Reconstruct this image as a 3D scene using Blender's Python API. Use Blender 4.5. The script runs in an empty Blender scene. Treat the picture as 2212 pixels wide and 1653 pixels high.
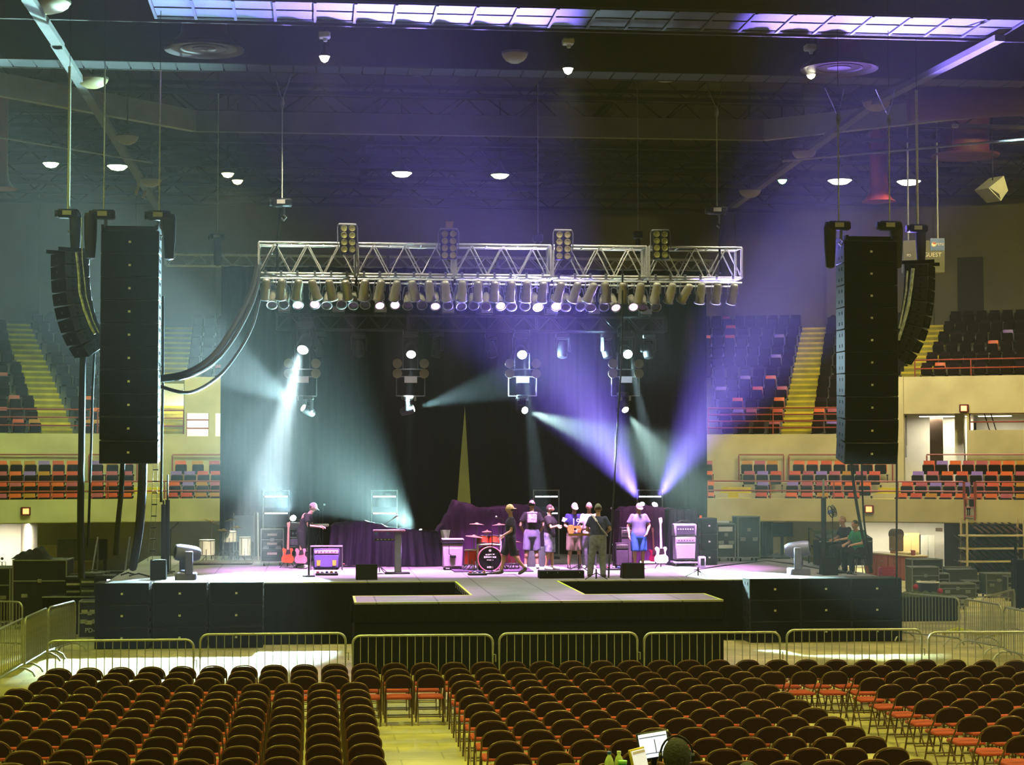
import bpy, bmesh, math, random
from math import sin, cos, pi, radians, sqrt, atan2, hypot
from mathutils import Vector, Matrix, Euler, Quaternion
scene = bpy.context.scene
COL = scene.collection

# ---------------------------------------------------------------- camera
W, H, F = 2212, 1653, 4100.0
YAW, PIT = radians(5.93), math.atan((994 - 826.5) / 4100.0)
CAMZ = 4.2
cam_data = bpy.data.cameras.new('camera')
cam_data.sensor_width = 36.0
cam_data.lens = F / W * 36.0
cam_data.clip_end = 400
cam = bpy.data.objects.new('camera', cam_data)
COL.objects.link(cam)
cam.location = (0, 0, CAMZ)
cam.rotation_euler = (pi / 2 + PIT, 0, -YAW)
scene.camera = cam
CAMR = cam.rotation_euler.to_matrix()

# ---------------------------------------------------------------- world (thin stage haze fills the hall), exposure
world = bpy.data.worlds.new('hall_air')
scene.world = world
world.use_nodes = True
wt = world.node_tree
wt.nodes['Background'].inputs['Color'].default_value = (0.5, 0.6, 0.5, 1)
wt.nodes['Background'].inputs['Strength'].default_value = 0.0
vs = wt.nodes.new('ShaderNodeVolumeScatter')
vs.inputs['Color'].default_value = (1, 1, 1, 1)
vs.inputs['Density'].default_value = 0.00065
vs.inputs['Anisotropy'].default_value = 0.5
wt.links.new(vs.outputs[0], wt.nodes['World Output'].inputs['Volume'])
world.cycles.homogeneous_volume = True
vw = scene.view_settings
vw.view_transform = 'Standard'
vw.look = 'None'
vw.exposure = 0.0
vw.gamma = 1.0
vw.use_curve_mapping = False
cy = scene.cycles
cy.max_bounces = 3
cy.diffuse_bounces = 2
cy.glossy_bounces = 2
cy.transmission_bounces = 2
cy.volume_bounces = 0
cy.transparent_max_bounces = 4
cy.caustics_reflective = False
cy.caustics_refractive = False
cy.use_denoising = True
cy.sample_clamp_indirect = 3.0
cy.sample_clamp_direct = 0.0
cy.use_light_tree = False


def ray(px, py):
    d = Vector(((px - W / 2) / F, -(py - H / 2) / F, -1.0))
    return CAMR @ d


def at(px, py, Y):                      # the point of a pixel's sight line on the plane Y
    d = ray(px, py)
    t = Y / d.y
    return Vector((d.x * t, Y, CAMZ + d.z * t))


def atz(px, py, z):                     # the same on the level z
    d = ray(px, py)
    t = (z - CAMZ) / d.z
    return Vector((d.x * t, d.y * t, z))


def atd(px, py, dist):                  # the same at a depth along the view
    d = ray(px, py)
    return Vector((d.x * dist, d.y * dist, CAMZ + d.z * dist))

# ---------------------------------------------------------------- helpers
def rot_to(a, b):
    v = Vector(b) - Vector(a)
    return v.to_track_quat('Z', 'Y').to_matrix() if v.length > 1e-9 else Matrix.Identity(3)


class MB:
    """collects shapes, then links them as one mesh object"""

    def __init__(s):
        s.v, s.f, s.m, s.cur = [], [], [], 0

    def use(s, i):
        s.cur = i
        return s

    def add(s, vs, fs):
        b = len(s.v)
        s.v += [Vector(x) for x in vs]
        s.f += [tuple(i + b for i in f) for f in fs]
        s.m += [s.cur] * len(fs)
        return s

    def box(s, c, d, R=None, taper=1.0):
        x, y, z = d[0] / 2, d[1] / 2, d[2] / 2
        t = taper
        vs = [(-x, -y, -z), (x, -y, -z), (x, y, -z), (-x, y, -z), (-x * t, -y * t, z), (x * t, -y * t, z), (x * t, y * t, z), (-x * t, y * t, z)]
        if R is not None:
            vs = [R @ Vector(v) for v in vs]
        c = Vector(c)
        return s.add([Vector(v) + c for v in vs], [(3, 2, 1, 0), (4, 5, 6, 7), (0, 1, 5, 4), (1, 2, 6, 5), (2, 3, 7, 6), (3, 0, 4, 7)])

    def rbox(s, c, d, r=0.02, R=None):
        """box with chamfered edges"""
        x, y, z = d[0] / 2, d[1] / 2, d[2] / 2
        r = min(r, x * .9, y * .9, z * .9)
        vs, idx = [], {}
        for sx in (-1, 1):
            for sy in (-1, 1):
                for sz in (-1, 1):
                    for k in range(3):
                        p = [sx * x, sy * y, sz * z]
                        for j in range(3):
                            if j != k:
                                p[j] -= (sx, sy, sz)[j] * r
                        idx[(sx, sy, sz, k)] = len(vs)
                        vs.append(Vector(p))
        fs = []
        for k in range(3):
            a, b = [j for j in range(3) if j != k]
            for sg in (-1, 1):
                q = []
                for (ua, ub) in ((-1, -1), (1, -1), (1, 1), (-1, 1)):
                    t = [0, 0, 0]
                    t[k] = sg
                    t[a] = ua
                    t[b] = ub
                    q.append(idx[(t[0], t[1], t[2], k)])
                fs.append(q)
            for ua in (-1, 1):
                for ub in (-1, 1):
                    q = []
                    for (sg, kk) in ((-1, a), (1, a), (1, b), (-1, b)):
                        t = [0, 0, 0]
                        t[k] = sg
                        t[a] = ua
                        t[b] = ub
                        q.append(idx[(t[0], t[1], t[2], kk)])
                    fs.append(q)
        for sx in (-1, 1):
            for sy in (-1, 1):
                for sz in (-1, 1):
                    fs.append([idx[(sx, sy, sz, k)] for k in range(3)])
        if R is not None:
            vs = [R @ v for v in vs]
        c = Vector(c)
        out = []
        for f in fs:
            p = [vs[i] for i in f]
            n = (p[1] - p[0]).cross(p[2] - p[0])
            m = sum(p, Vector()) / len(p)
            out.append(tuple(f) if n.dot(m) > 0 else tuple(reversed(f)))
        return s.add([v + c for v in vs], out)

    def cyl(s, a, b, r0, r1=None, n=10, caps=True):
        r1 = r0 if r1 is None else r1
        a, b = Vector(a), Vector(b)
        R = rot_to(a, b)
        vs = []
        for p, r in ((a, r0), (b, r1)):
            for i in range(n):
                t = 2 * pi * i / n
                vs.append(p + R @ Vector((r * cos(t), r * sin(t), 0)))
        fs = [(i, (i + 1) % n, n + (i + 1) % n, n + i) for i in range(n)]
        if caps:
            fs += [tuple(range(n - 1, -1, -1)), tuple(range(n, 2 * n))]
        return s.add(vs, fs)

    def tube(s, pts, r, n=6, closed=False):
        """round tube along a polyline; r may be a list"""
        pts = [Vector(p) for p in pts]
        k = len(pts)
        rs = r if isinstance(r, (list, tuple)) else [r] * k
        up = None
        vs = []
        for i, p in enumerate(pts):
            if closed:
                t = pts[(i + 1) % k] - pts[i - 1]
            else:
                t = pts[min(i + 1, k - 1)] - pts[max(i - 1, 0)]
            t.normalize()
            if up is None:
                up = t.orthogonal().normalized()
            else:
                up = (up - t * up.dot(t))
                up = up.normalized() if up.length > 1e-6 else t.orthogonal().normalized()
            w = t.cross(up)
            for j in range(n):
                a = 2 * pi * j / n
                vs.append(p + (up * cos(a) + w * sin(a)) * rs[i])
        fs = []
        for i in range(k if closed else k - 1):
            for j in range(n):
                a, b = i * n, ((i + 1) % k) * n
                fs.append((a + j, a + (j + 1) % n, b + (j + 1) % n, b + j))
        if not closed:
            fs += [tuple(range(n - 1, -1, -1)), tuple(range((k - 1) * n, k * n))]
        return s.add(vs, fs)

    def lathe(s, prof, n=16, R=None, c=(0, 0, 0), sx=1, sy=1):
        """profile [(r,z)...] turned about z"""
        vs, fs = [], []
        k = len(prof)
        for (r, z) in prof:
            for j in range(n):
                a = 2 * pi * j / n
                v = Vector((r * cos(a) * sx, r * sin(a) * sy, z))
                vs.append((R @ v if R is not None else v) + Vector(c))
        for i in range(k - 1):
            for j in range(n):
                fs.append((i * n + j, i * n + (j + 1) % n, (i + 1) * n + (j + 1) % n, (i + 1) * n + j))
        if prof[0][0] > 1e-5:
            fs.append(tuple(range(n - 1, -1, -1)))
        if prof[-1][0] > 1e-5:
            fs.append(tuple(range((k - 1) * n, k * n)))
        return s.add(vs, fs)

    def ball(s, c, r, n=12, m=8, R=None):
        rx, ry, rz = r if isinstance(r, (tuple, list)) else (r, r, r)
        prof = [(max(1e-4, sin(pi * i / m)), -cos(pi * i / m)) for i in range(m + 1)]
        D = Matrix.Diagonal((rx, ry, rz))
        return s.lathe(prof, n, (R @ D) if R is not None else D, c)

    def prism(s, poly, h, R=None, c=(0, 0, 0)):
        """polygon in xz extruded along y by h, centred"""
        k = len(poly)
        vs = [Vector((x, -h / 2, z)) for x, z in poly] + [Vector((x, h / 2, z)) for x, z in poly]
        if R is not None:
            vs = [R @ v for v in vs]
        c = Vector(c)
        area = sum(poly[i][0] * poly[(i + 1) % k][1] - poly[(i + 1) % k][0] * poly[i][1] for i in range(k))
        fs = [tuple(range(k)), tuple(range(2 * k - 1, k - 1, -1))]
        fs += [((i + 1) % k, i, k + i, k + (i + 1) % k) for i in range(k)]
        if area < 0:
            fs = [tuple(reversed(f)) for f in fs]
        return s.add([v + c for v in vs], fs)

    def grid(s, fn, nu, nv):
        vs = [fn(i / nu, j / nv) for j in range(nv + 1) for i in range(nu + 1)]
        fs = [(j * (nu + 1) + i, j * (nu + 1) + i + 1, (j + 1) * (nu + 1) + i + 1, (j + 1) * (nu + 1) + i) for j in range(nv) for i in range(nu)]
        return s.add(vs, fs)

    def mesh(s, name, mats, ang=40):
        me = bpy.data.meshes.new(name)
        me.from_pydata([tuple(v) for v in s.v], [], s.f)
        for m in (mats if isinstance(mats, (list, tuple)) else [mats]):
            me.materials.append(m)
        if any(s.m):
            me.polygons.foreach_set('material_index', s.m)
        me.polygons.foreach_set('use_smooth', [True] * len(me.polygons))
        me.set_sharp_from_angle(angle=radians(ang))
        me.update()
        return me

    def build(s, name, mats, parent=None, loc=(0, 0, 0), rz=0.0, label=None, ang=40):
        o = bpy.data.objects.new(name, s.mesh(name, mats, ang))
        COL.objects.link(o)
        o.location = loc
        o.rotation_euler = (0, 0, rz)
        if parent is not None:
            o.parent = parent
        if label:
            o['label'] = label
        return o


def thing(name, label, cat, loc=(0, 0, 0), rz=0.0, group=None, rot=None):
    o = bpy.data.objects.new(name, None)
    o.empty_display_size = 0.1
    COL.objects.link(o)
    o.location = loc
    o.rotation_euler = rot if rot is not None else (0, 0, rz)
    return tag(o, label, cat, group)


def tag(o, label, cat=None, group=None, kind=None):
    if label:
        if len(label.replace('-', ' ').split()) > 16:
            print('LONG', label)
        o['label'] = label
    if cat:
        o['category'] = cat
    if group:
        o['group'] = group
    if kind:
        o['kind'] = kind
    return o


def under(par, nm, me, **kw):
    o = bpy.data.objects.new(nm, me)
    COL.objects.link(o)
    o.parent = par
    for a, b in kw.items():
        setattr(o, a, b)
    return o


def struct(o, label=None):
    o['kind'] = 'structure'
    if label:
        o['label'] = label
    return o


KIDS = {}


def dup(root, loc=None, rz=None, label=None, group=None, rot=None):
    if root.name not in KIDS:
        KIDS[root.name] = [(c, list(c.children)) for c in root.children]
    r = root.copy()
    COL.objects.link(r)
    if loc is not None:
        r.location = loc
    if rz is not None:
        r.rotation_euler = (0, 0, rz)
    if rot is not None:
        r.rotation_euler = rot
    if label:
        r['label'] = label
    if group:
        r['group'] = group
    for c, gs in KIDS[root.name]:
        d = c.copy()
        COL.objects.link(d)
        d.parent = r
        for g in gs:
            e = g.copy()
            COL.objects.link(e)
            e.parent = d
    return r


def relabel(o, label):
    o['label'] = label
    return o


def lin(h):
    """sRGB hex -> linear"""
    h = h.lstrip('#')
    out = []
    for i in (0, 2, 4):
        c = int(h[i:i + 2], 16) / 255
        out.append(c / 12.92 if c <= .04045 else ((c + .055) / 1.055) ** 2.4)
    return out


MATS = {}


def mk(name, hexc, rough=.6, metal=0.0, var=.18, scale=6.0, bump=0.0, emit=0.0, stretch=None, spec=.5, second=None):
    """a surface with a fine procedural variation of its own colour"""
    if name in MATS:
        return MATS[name]
    m = bpy.data.materials.new(name)
    m.use_nodes = True
    nt = m.node_tree
    b = nt.nodes['Principled BSDF']
    c = lin(hexc)
    tc = nt.nodes.new('ShaderNodeTexCoord')
    mp = nt.nodes.new('ShaderNodeMapping')
    if stretch:
        mp.inputs['Scale'].default_value = stretch
    nz = nt.nodes.new('ShaderNodeTexNoise')
    nz.inputs['Scale'].default_value = scale
    nz.inputs['Detail'].default_value = 3
    cr = nt.nodes.new('ShaderNodeValToRGB')
    lo = [x * (1 - var) for x in c]
    hi = lin(second) if second else [min(1, x * (1 + var)) for x in c]
    cr.color_ramp.elements[0].color = (*lo, 1)
    cr.color_ramp.elements[1].color = (*hi, 1)
    cr.color_ramp.elements[0].position = .32
    cr.color_ramp.elements[1].position = .68
    L = nt.links.new
    L(tc.outputs['Object'], mp.inputs[0])
    L(mp.outputs[0], nz.inputs['Vector'])
    L(nz.outputs['Fac'], cr.inputs[0])
    L(cr.outputs[0], b.inputs['Base Color'])
    b.inputs['Roughness'].default_value = rough
    b.inputs['Metallic'].default_value = metal
    b.inputs['Specular IOR Level'].default_value = spec
    if bump:
        bp = nt.nodes.new('ShaderNodeBump')
        bp.inputs['Strength'].default_value = bump
        bp.inputs['Distance'].default_value = .02
        L(nz.outputs['Fac'], bp.inputs['Height'])
        L(bp.outputs[0], b.inputs['Normal'])
    if emit:
        b.inputs['Emission Color'].default_value = (*c, 1)
        b.inputs['Emission Strength'].default_value = emit
    MATS[name] = m
    return m


def glow(name, rgb, s):
    if name in MATS:
        return MATS[name]
    m = bpy.data.materials.new(name)
    m.use_nodes = True
    b = m.node_tree.nodes['Principled BSDF']
    b.inputs['Base Color'].default_value = (.6, .6, .6, 1)
    b.inputs['Emission Color'].default_value = (*rgb, 1)
    b.inputs['Emission Strength'].default_value = s
    MATS[name] = m
    return m


def spot(p, target, rgb, power, ang, blend=.4, rad=.06, name='lamp_light', parent=None):
    """the light a lamp throws; most belong to a lamp built at p"""
    d = bpy.data.lights.new(name, 'SPOT')
    d.color = rgb
    d.energy = power
    d.spot_size = radians(ang)
    d.spot_blend = blend
    d.shadow_soft_size = rad
    o = bpy.data.objects.new(name, d)
    COL.objects.link(o)
    o.location = p
    v = Vector(target) - Vector(p)
    o.rotation_euler = v.to_track_quat('-Z', 'Y').to_euler()
    return o


ORD = ['zeroth', 'first', 'second', 'third', 'fourth', 'fifth', 'sixth', 'seventh', 'eighth', 'ninth', 'tenth', 'eleventh', 'twelfth', 'thirteenth',
       'fourteenth', 'fifteenth', 'sixteenth', 'seventeenth', 'eighteenth', 'nineteenth', 'twentieth', 'twenty-first', 'twenty-second', 'twenty-third',
       'twenty-fourth', 'twenty-fifth', 'twenty-sixth', 'twenty-seventh', 'twenty-eighth', 'twenty-ninth', 'thirtieth', 'thirty-first', 'thirty-second',
       'thirty-third', 'thirty-fourth', 'thirty-fifth', 'thirty-sixth', 'thirty-seventh', 'thirty-eighth', 'thirty-ninth', 'fortieth']
rnd = random.Random(7)

# ---------------------------------------------------------------- materials
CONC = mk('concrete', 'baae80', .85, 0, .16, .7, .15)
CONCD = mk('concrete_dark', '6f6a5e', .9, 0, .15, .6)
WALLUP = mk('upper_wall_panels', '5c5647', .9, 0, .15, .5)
FLOORM = mk('arena_floor', 'b9ae90', .55, 0, .22, .55, .05)
WHITEP = mk('white_painted_wall', 'efe9d8', .8, 0, .04, 2)
ROOFM = mk('roof_deck', '241d14', .9, 0, .4, .8)
ROOFS = mk('roof_steel', '1f1a10', .8, .0, .3, 1.5, spec=.2)
GREYB = mk('pale_grey_steel', '8f9089', .6, .1, .12, 1.2)
YELL = mk('yellow_stair_paint', 'c9b414', .6, 0, .2, 2)
REDRAIL = mk('red_rail_paint', '8a3a2a', .45, .1, .12, 8)
SEATCOL = {'orange red': mk('seat_orange_red', 'c2472a', .45, 0, .08, 9), 'orange': mk('seat_orange', 'd05a1c', .45, 0, .08, 9),
           'rose': mk('seat_rose', 'a84a58', .45, 0, .08, 9), 'mustard': mk('seat_mustard', 'b0761a', .45, 0, .08, 9),
           'lavender': mk('seat_lavender', '8668b4', .45, 0, .08, 9)}
SEATDARK = mk('seat_underside', '1a130d', .8, 0, .2, 9, spec=.04)
BLACK = mk('black_paint', '070707', .6, 0, .3, 12, spec=.15)
BLACKM = mk('black_satin_metal', '0b0b0c', .45, 0, .2, 12, spec=.3)
STEEL = mk('steel', '9a9a96', .35, .8, .12, 12)
ALU = mk('aluminium', 'c4c4b8', .35, .45, .1, 14)
WHITE = mk('white_plastic', 'd8d8d4', .5, 0, .06, 10)
EXITM = glow('exit_sign_lit', (1, .22, .05), 2.6)

# ---------------------------------------------------------------- the hall
BX, BY, R0 = 2.5, 28.0, 41.4


def pol(R, a, z=0.0):
    return Vector((BX + R * sin(a), BY + R * cos(a), z))


def ang(px, R):
    d = ray(px, 994)
    ox, oy = -BX, -BY
    a = d.x * d.x + d.y * d.y
    b = 2 * (d.x * ox + d.y * oy)
    c = ox * ox + oy * oy - R * R
    t = (-b + sqrt(b * b - 4 * a * c)) / (2 * a)
    return atan2(d.x * t - BX, d.y * t - BY)


def arc(mb, a0, a1, r0, r1, z0, z1, n=24):
    """a curved block between two radii"""
    vs, fs = [], []
    for i in range(n + 1):
        a = a0 + (a1 - a0) * i / n
        vs += [pol(r0, a, z0), pol(r1, a, z0), pol(r1, a, z1), pol(r0, a, z1)]
    for i in range(n):
        for k in range(4):
            b, c = i * 4, (i + 1) * 4
            fs.append((b + k, b + (k + 1) % 4, c + (k + 1) % 4, c + k))
    fs += [(3, 2, 1, 0), (n * 4, n * 4 + 1, n * 4 + 2, n * 4 + 3)]
    return mb.add(vs, fs)


def arcd(a0, a1, r0, r1, z0, z1, n=24):
    return arc(MB(), radians(a0), radians(a1), r0, r1, z0, z1, n)


# floor with worn cover sheets
def floor_mat():
    m = mk('arena_floor2', 'aca26c', .6, 0, .34, .9, .04)
    nt = m.node_tree
    b = nt.nodes['Principled BSDF']
    old = b.inputs['Base Color'].links[0].from_socket
    tc = [n for n in nt.nodes if n.type == 'TEX_COORD'][0]
    br = nt.nodes.new('ShaderNodeTexBrick')
    br.inputs['Scale'].default_value = .41
    br.inputs['Mortar Size'].default_value = .006
    br.inputs['Color1'].default_value = (.75, .75, .75, 1)
    br.inputs['Color2'].default_value = (1, 1, 1, 1)
    br.inputs['Mortar'].default_value = (.6, .6, .58, 1)
    mx = nt.nodes.new('ShaderNodeMix')
    mx.data_type = 'RGBA'
    mx.blend_type = 'MULTIPLY'
    mx.inputs[0].default_value = .8
    nt.links.new(tc.outputs['Object'], br.inputs['Vector'])
    nt.links.new(old, mx.inputs[6])
    nt.links.new(br.outputs['Color'], mx.inputs[7])
    nt.links.new(mx.outputs[2], b.inputs['Base Color'])
    return m


fl = MB()
fl.add([(-60, -35, 0), (65, -35, 0), (65, 90, 0), (-60, 90, 0)], [(0, 1, 2, 3)])
struct(fl.build('floor', floor_mat()), 'worn pale arena floor')

# balcony fascia of the lower bowl, with a ladder gap on the right
gA, gB = ang(2081, R0), ang(2107, R0)
f = MB()
arc(f, radians(-40), gA, R0, R0 + .3, 2.02, 2.82, 30)
arc(f, gB, radians(45), R0, R0 + .3, 2.02, 2.82, 16)
arc(f, gA, gB, R0, R0 + .3, 2.02, 2.12, 2)
struct(f.build('wall_fascia', CONC, ang=20), 'board marked concrete front of the lower seating')
lt = MB()
arc(lt, radians(-40), radians(45), R0 + .3, R0 + 8.0, 1.98, 2.1, 40)
for k in range(4):
    arc(lt, radians(-40), radians(45), R0 + .3 + .85 * k, R0 + .3 + .85 * (k + 1), 2.1, 2.2 + .385 * k, 40)
struct(lt.build('slab_lower_tiers', CONC, ang=20), 'stepped concrete of the lower seating')
RW = R0 + 3.75          # wall behind the lower rows
RU = RW                 # first upper row
# wall behind the lower rows with the two portals cut out
aP0, aP1 = ang(398, RW), ang(476, RW)
aQ0, aQ1, aQ2, aQ3 = ang(1953, RW), ang(2089, RW), ang(2094, RW), ang(2215, RW)
ZT = 5.18
wl = MB()
arc(wl, radians(-40), aP0, RW, RW + .3, 3.3, ZT, 16)
arc(wl, aP0, aP1 + .03, RW, RW + .3, 3.3, 5.1, 6)
arc(wl, aP0, aP1 + .03, RW + .05, RW + .35, 5.98, 7.35, 6)
arc(wl, aP0, ang(402, RW), RW, RW + .3, 5.1, 6.0, 1)
arc(wl, ang(451, RW), ang(465, RW), RW, RW + .3, 5.1, 6.0, 1)
arc(wl, aP1 + .03, aQ0, RW, RW + .3, 3.3, ZT, 22)
arc(wl, aQ0, aQ3 + .2, RW, RW + .3, 5.92, 7.3, 14)
arc(wl, ang(1935, RW), aQ0, RW - .1, RW + .3, 3.3, 7.3, 2)
arc(wl, aQ1, aQ3 + .2, RW, RW + .3, 3.3, 5.3, 10)
arc(wl, aQ1, aQ2, RW, RW + .3, 5.3, 5.92, 1)
struct(wl.build('wall_behind_lower_seats', CONC, ang=20), 'tall pale concrete wall between the two seating levels')
# portal passages: side walls, back walls, dark door
pw = MB()
arc(pw, aQ0 - .01, ang(2094, RW + 2), RW + 3.0, RW + 3.2, 3.3, 6.0, 4)
arc(pw, ang(2055, RW), ang(2075, RW), RW + .9, RW + 1.2, 3.3, 5.95, 2)
arc(pw, ang(2075, RW), aQ3 + .2, RW + 4.0, RW + 4.2, 3.3, 7.2, 8)
arc(pw, aP0 - .02, aP1 + .05, RW + 3.0, RW + 3.2, 3.3, 7.2, 6)
struct(pw.build('wall_portal_passage', WHITEP, ang=20), 'pale painted walls inside the seating portals')
dd = MB()
arc(dd, ang(2009, RW + 2), ang(2037, RW + 2), RW + 2.0, RW + 2.1, 3.3, 5.95, 2)
struct(dd.build('door_1', mk('brown_door', '3a2a1e', .5, 0, .2, 3), ang=20), 'dark brown door inside the right portal')
sl = MB()
arc(sl, aQ0, aQ1, RW + .3, RW + 4, 3.2, 3.3, 4)
arc(sl, aQ0 - .02, aQ3 + .2, RW + .3, RW + 4.2, 5.93, 6.02, 8)
arc(sl, aQ1, aQ3 + .2, RW + .3, RW + 4.2, 5.15, 5.25, 8)
arc(sl, aP0 - .02, aP1 + .05, RW + .3, RW + 3.2, 5.0, 5.08, 4)
struct(sl.build('slab_portal', CONC, ang=20), 'floor and ceiling slabs of the portals')

# upper tiers
NU = 11


def tiers(a0, a1, k0, n, mb):
    for k in range(k0, NU):
        arc(mb, a0, a1, RU + .3 + .85 * k, RU + .3 + .85 * (k + 1), 4.3 + .47 * max(0, k - 2), 4.9 + .47 * k, n)


ut = MB()
tiers(radians(-40), aP0, 0, 16, ut)
tiers(aP0, ang(560, RW), 4, 4, ut)
tiers(ang(560, RW), ang(1937, RW), 0, 20, ut)
tiers(ang(1937, RW), radians(45), 5, 14, ut)
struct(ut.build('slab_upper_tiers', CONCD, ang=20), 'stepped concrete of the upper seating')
RB = RU + .3 + .85 * NU
wb = arcd(-181, 180, RB + .05, RB + .4, 0.0, 17.2, 90)
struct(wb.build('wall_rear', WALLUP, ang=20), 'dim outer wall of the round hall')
# pilasters, recess panels and dark doorway on the outer wall
pl = MB()
for px in (1580, 1800, 2010, 475, 300, 90):
    a = ang(px, RB)
    arc(pl, a - .004, a + .004, RB - .3, RB + .05, 9.0, 15.5, 1)
struct(pl.build('trim_1', WALLUP, ang=20), 'slim pilasters of the outer wall')
dk = MB()
arc(dk, ang(2072, RB), ang(2128, RB), RB - .02, RB + .05, 10.2, 12.7, 2)
struct(dk.build('door_2', mk('dark_doorway', '17130e', .8, 0, .2, 2), ang=20), 'dark doorway in the upper wall')

# lower service wall under the balcony, openings into lit rooms left and right
RS = R0 + 2.2
oL0, oL1 = radians(-40), ang(83, RS)
oR0, oR1, oR2, oR3 = ang(1812, RS), ang(2038, RS), ang(2078, RS), ang(2085, RS)
lw = MB()
arc(lw, oL1, oR0, RS, RS + .2, 0, 2.0, 24)
arc(lw, oR2, oR3, RS - .3, RS + .2, 0, 2.0, 1)
struct(lw.build('wall_service', mk('service_wall', '88826a', .85, 0, .15, .8), ang=20), 'grey service wall under the balcony')
lp = MB()
arc(lp, oL1, oL1 + .045, RS - .03, RS, 0, 1.15, 3)
arc(lp, ang(1670, RS), ang(1700, RS), RS - .45, RS - .03, 0, 2.0, 2)
struct(lp.build('trim_2', CONC, ang=20), 'pale pier of the service wall')
bd = MB()
arc(bd, oR1, oR2, RS, RS + .1, 0, 2.0, 2)
struct(bd.build('door_3', mk('brown_roller_door', '4a3524', .6, 0, .15, 2), ang=20), 'brown door beside the lit room')
rw = MB()
arc(rw, oR0 - .02, oR1 + .01, RS + 5.2, RS + 5.4, 0, 1.97, 8)
arc(rw, oL0, oL1 + .01, RS + 4.2, RS + 4.4, 0, 1.97, 8)
for a in (oR0 - .022, oR1, oL1):
    arc(rw, a, a + .004, RS + .1, RS + 5.4, 0, 1.97, 1)
struct(rw.build('wall_lit_room', WHITEP, ang=20), 'white walls of the lit rooms under the seating')
rc = MB()
arc(rc, oR0 - .02, oR1 + .02, RS + .2, RS + 5.4, 1.94, 1.979, 8)
arc(rc, oL0, oL1 + .02, RS + .2, RS + 5.4, 1.94, 1.979, 8)
struct(rc.build('ceiling_lit_room', WHITEP, ang=20), 'white ceiling of the lit rooms')


def tube_light(a, R, z, label, power):
    p = pol(R, a, z)
    t = thing('fluorescent_light', label, 'ceiling light', p, -a, 'fluorescent lights under the seating')
    MB().box((0, 0, .02), (1.3, .3, .06)).build('housing', WHITE, t)
    MB().box((0, 0, -.025), (1.2, .22, .03)).build('diffuser', glow('fluorescent_glow', (1, .95, .8), 6), t)
    d = bpy.data.lights.new('room_lamp', 'AREA')
    d.shape = 'RECTANGLE'
    d.size, d.size_y = 1.2, .22
    d.energy = power
    d.color = (1, .93, .72)
    o = bpy.data.objects.new('room_lamp', d)
    COL.objects.link(o)
    o.location = p + Vector((0, 0, -.06))


for i, px in enumerate((1850, 1925, 2000)):
    tube_light(ang(px, RS + 3.0), RS + 3.0, 1.90, 'fluorescent strip light in the room behind the red counter, %s from the stage' % ORD[i + 1], 75)
tube_light(ang(35, RS + 2.4), RS + 2.4, 1.90, 'fluorescent strip light in the lit room beside the big black case', 190)
for px, R_, z_ in ((2022, RW + 2.0, 5.88), (2150, RW + 2.2, 5.88), (2062, RW + 2.2, 5.88)):
    tube_light(ang(px, R_), R_, z_, 'fluorescent strip light under the slab of the portal, %s side' % ('door' if px == 2022 else 'railing' if px == 2150 else 'middle'), 60)
tube_light(ang(430, RW + 1.6), RW + 1.6, 6.9, 'fluorescent strip light inside the small portal behind the tall column', 110)
# shelving bay recess on the far right
rb = MB()
arc(rb, oR3, oR3 + .25, RS + 2.2, RS + 2.4, 0, 2.0, 6)
struct(rb.build('wall_bay', mk('bay_wall', '4a463b', .9, 0, .15, .8), ang=20), 'dark wall behind the chair racks')

# ---------------------------------------------------------------- yellow aisle stairs (two steps a row)
def stair(pxb, pxt, k0, label, w=1.15):
    mb = MB()
    for k in range(k0, NU):
        for h in (0, 1):
            R = RU + .3 + .85 * k + .42 * h
            u = (k + h * .5 - 0) / (NU - 1)
            px = pxb + (pxt - pxb) * u
            a = ang(px, R)
            z = 4.9 + .47 * k + .235 * h
            arc(mb.use(1), a - w / 2 / R, a + w / 2 / R, R - .02, R + .46, z - .235, z - .05, 1)
            arc(mb.use(0), a - w / 2 / R, a + w / 2 / R, R - .04, R + .30, z - .07, z + .015, 1)
    o = mb.build('trim_stairs', [YELL, mk('yellow_riser', '8f8420', .7, 0, .2, 2)], ang=20)
    return struct(o, label)


stair(132, 36, 0, 'yellow stairs of the upper seating nearest the small curved speaker column')
stair(364, 384, 0, 'yellow stairs of the upper seating behind the tall black speaker column')
stair(1716, 1762, 0, 'yellow stairs of the upper seating between the black curtain and the speaker column')
stair(1905, 2030, 5, 'yellow stairs of the upper seating above the portal wall')


def lstair(pxb, pxt, label):
    mb = MB()
    for k in range(0, 3):
        R = R0 + .3 + .85 * k
        for h in (0, 1):
            u = (k * 2 + h) / 5
            a = ang(pxb + (pxt - pxb) * u, R)
            z = 2.2 + .385 * k + .19 * h
            arc(mb, a - .55 / R, a + .55 / R, R + .42 * h, R + .42 * h + .3, z - .19, z + .03, 1)
    o = mb.build('trim_short_stairs', YELL, ang=20)
    struct(o, label)


lstair(320, 326, 'short yellow stairs of the lower seating under the tall speaker column')
lstair(1580, 1588, 'short yellow stairs of the lower seating beside the black curtain')
lstair(1902, 1925, 'short yellow stairs of the lower seating by the orange lit sign')

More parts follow.
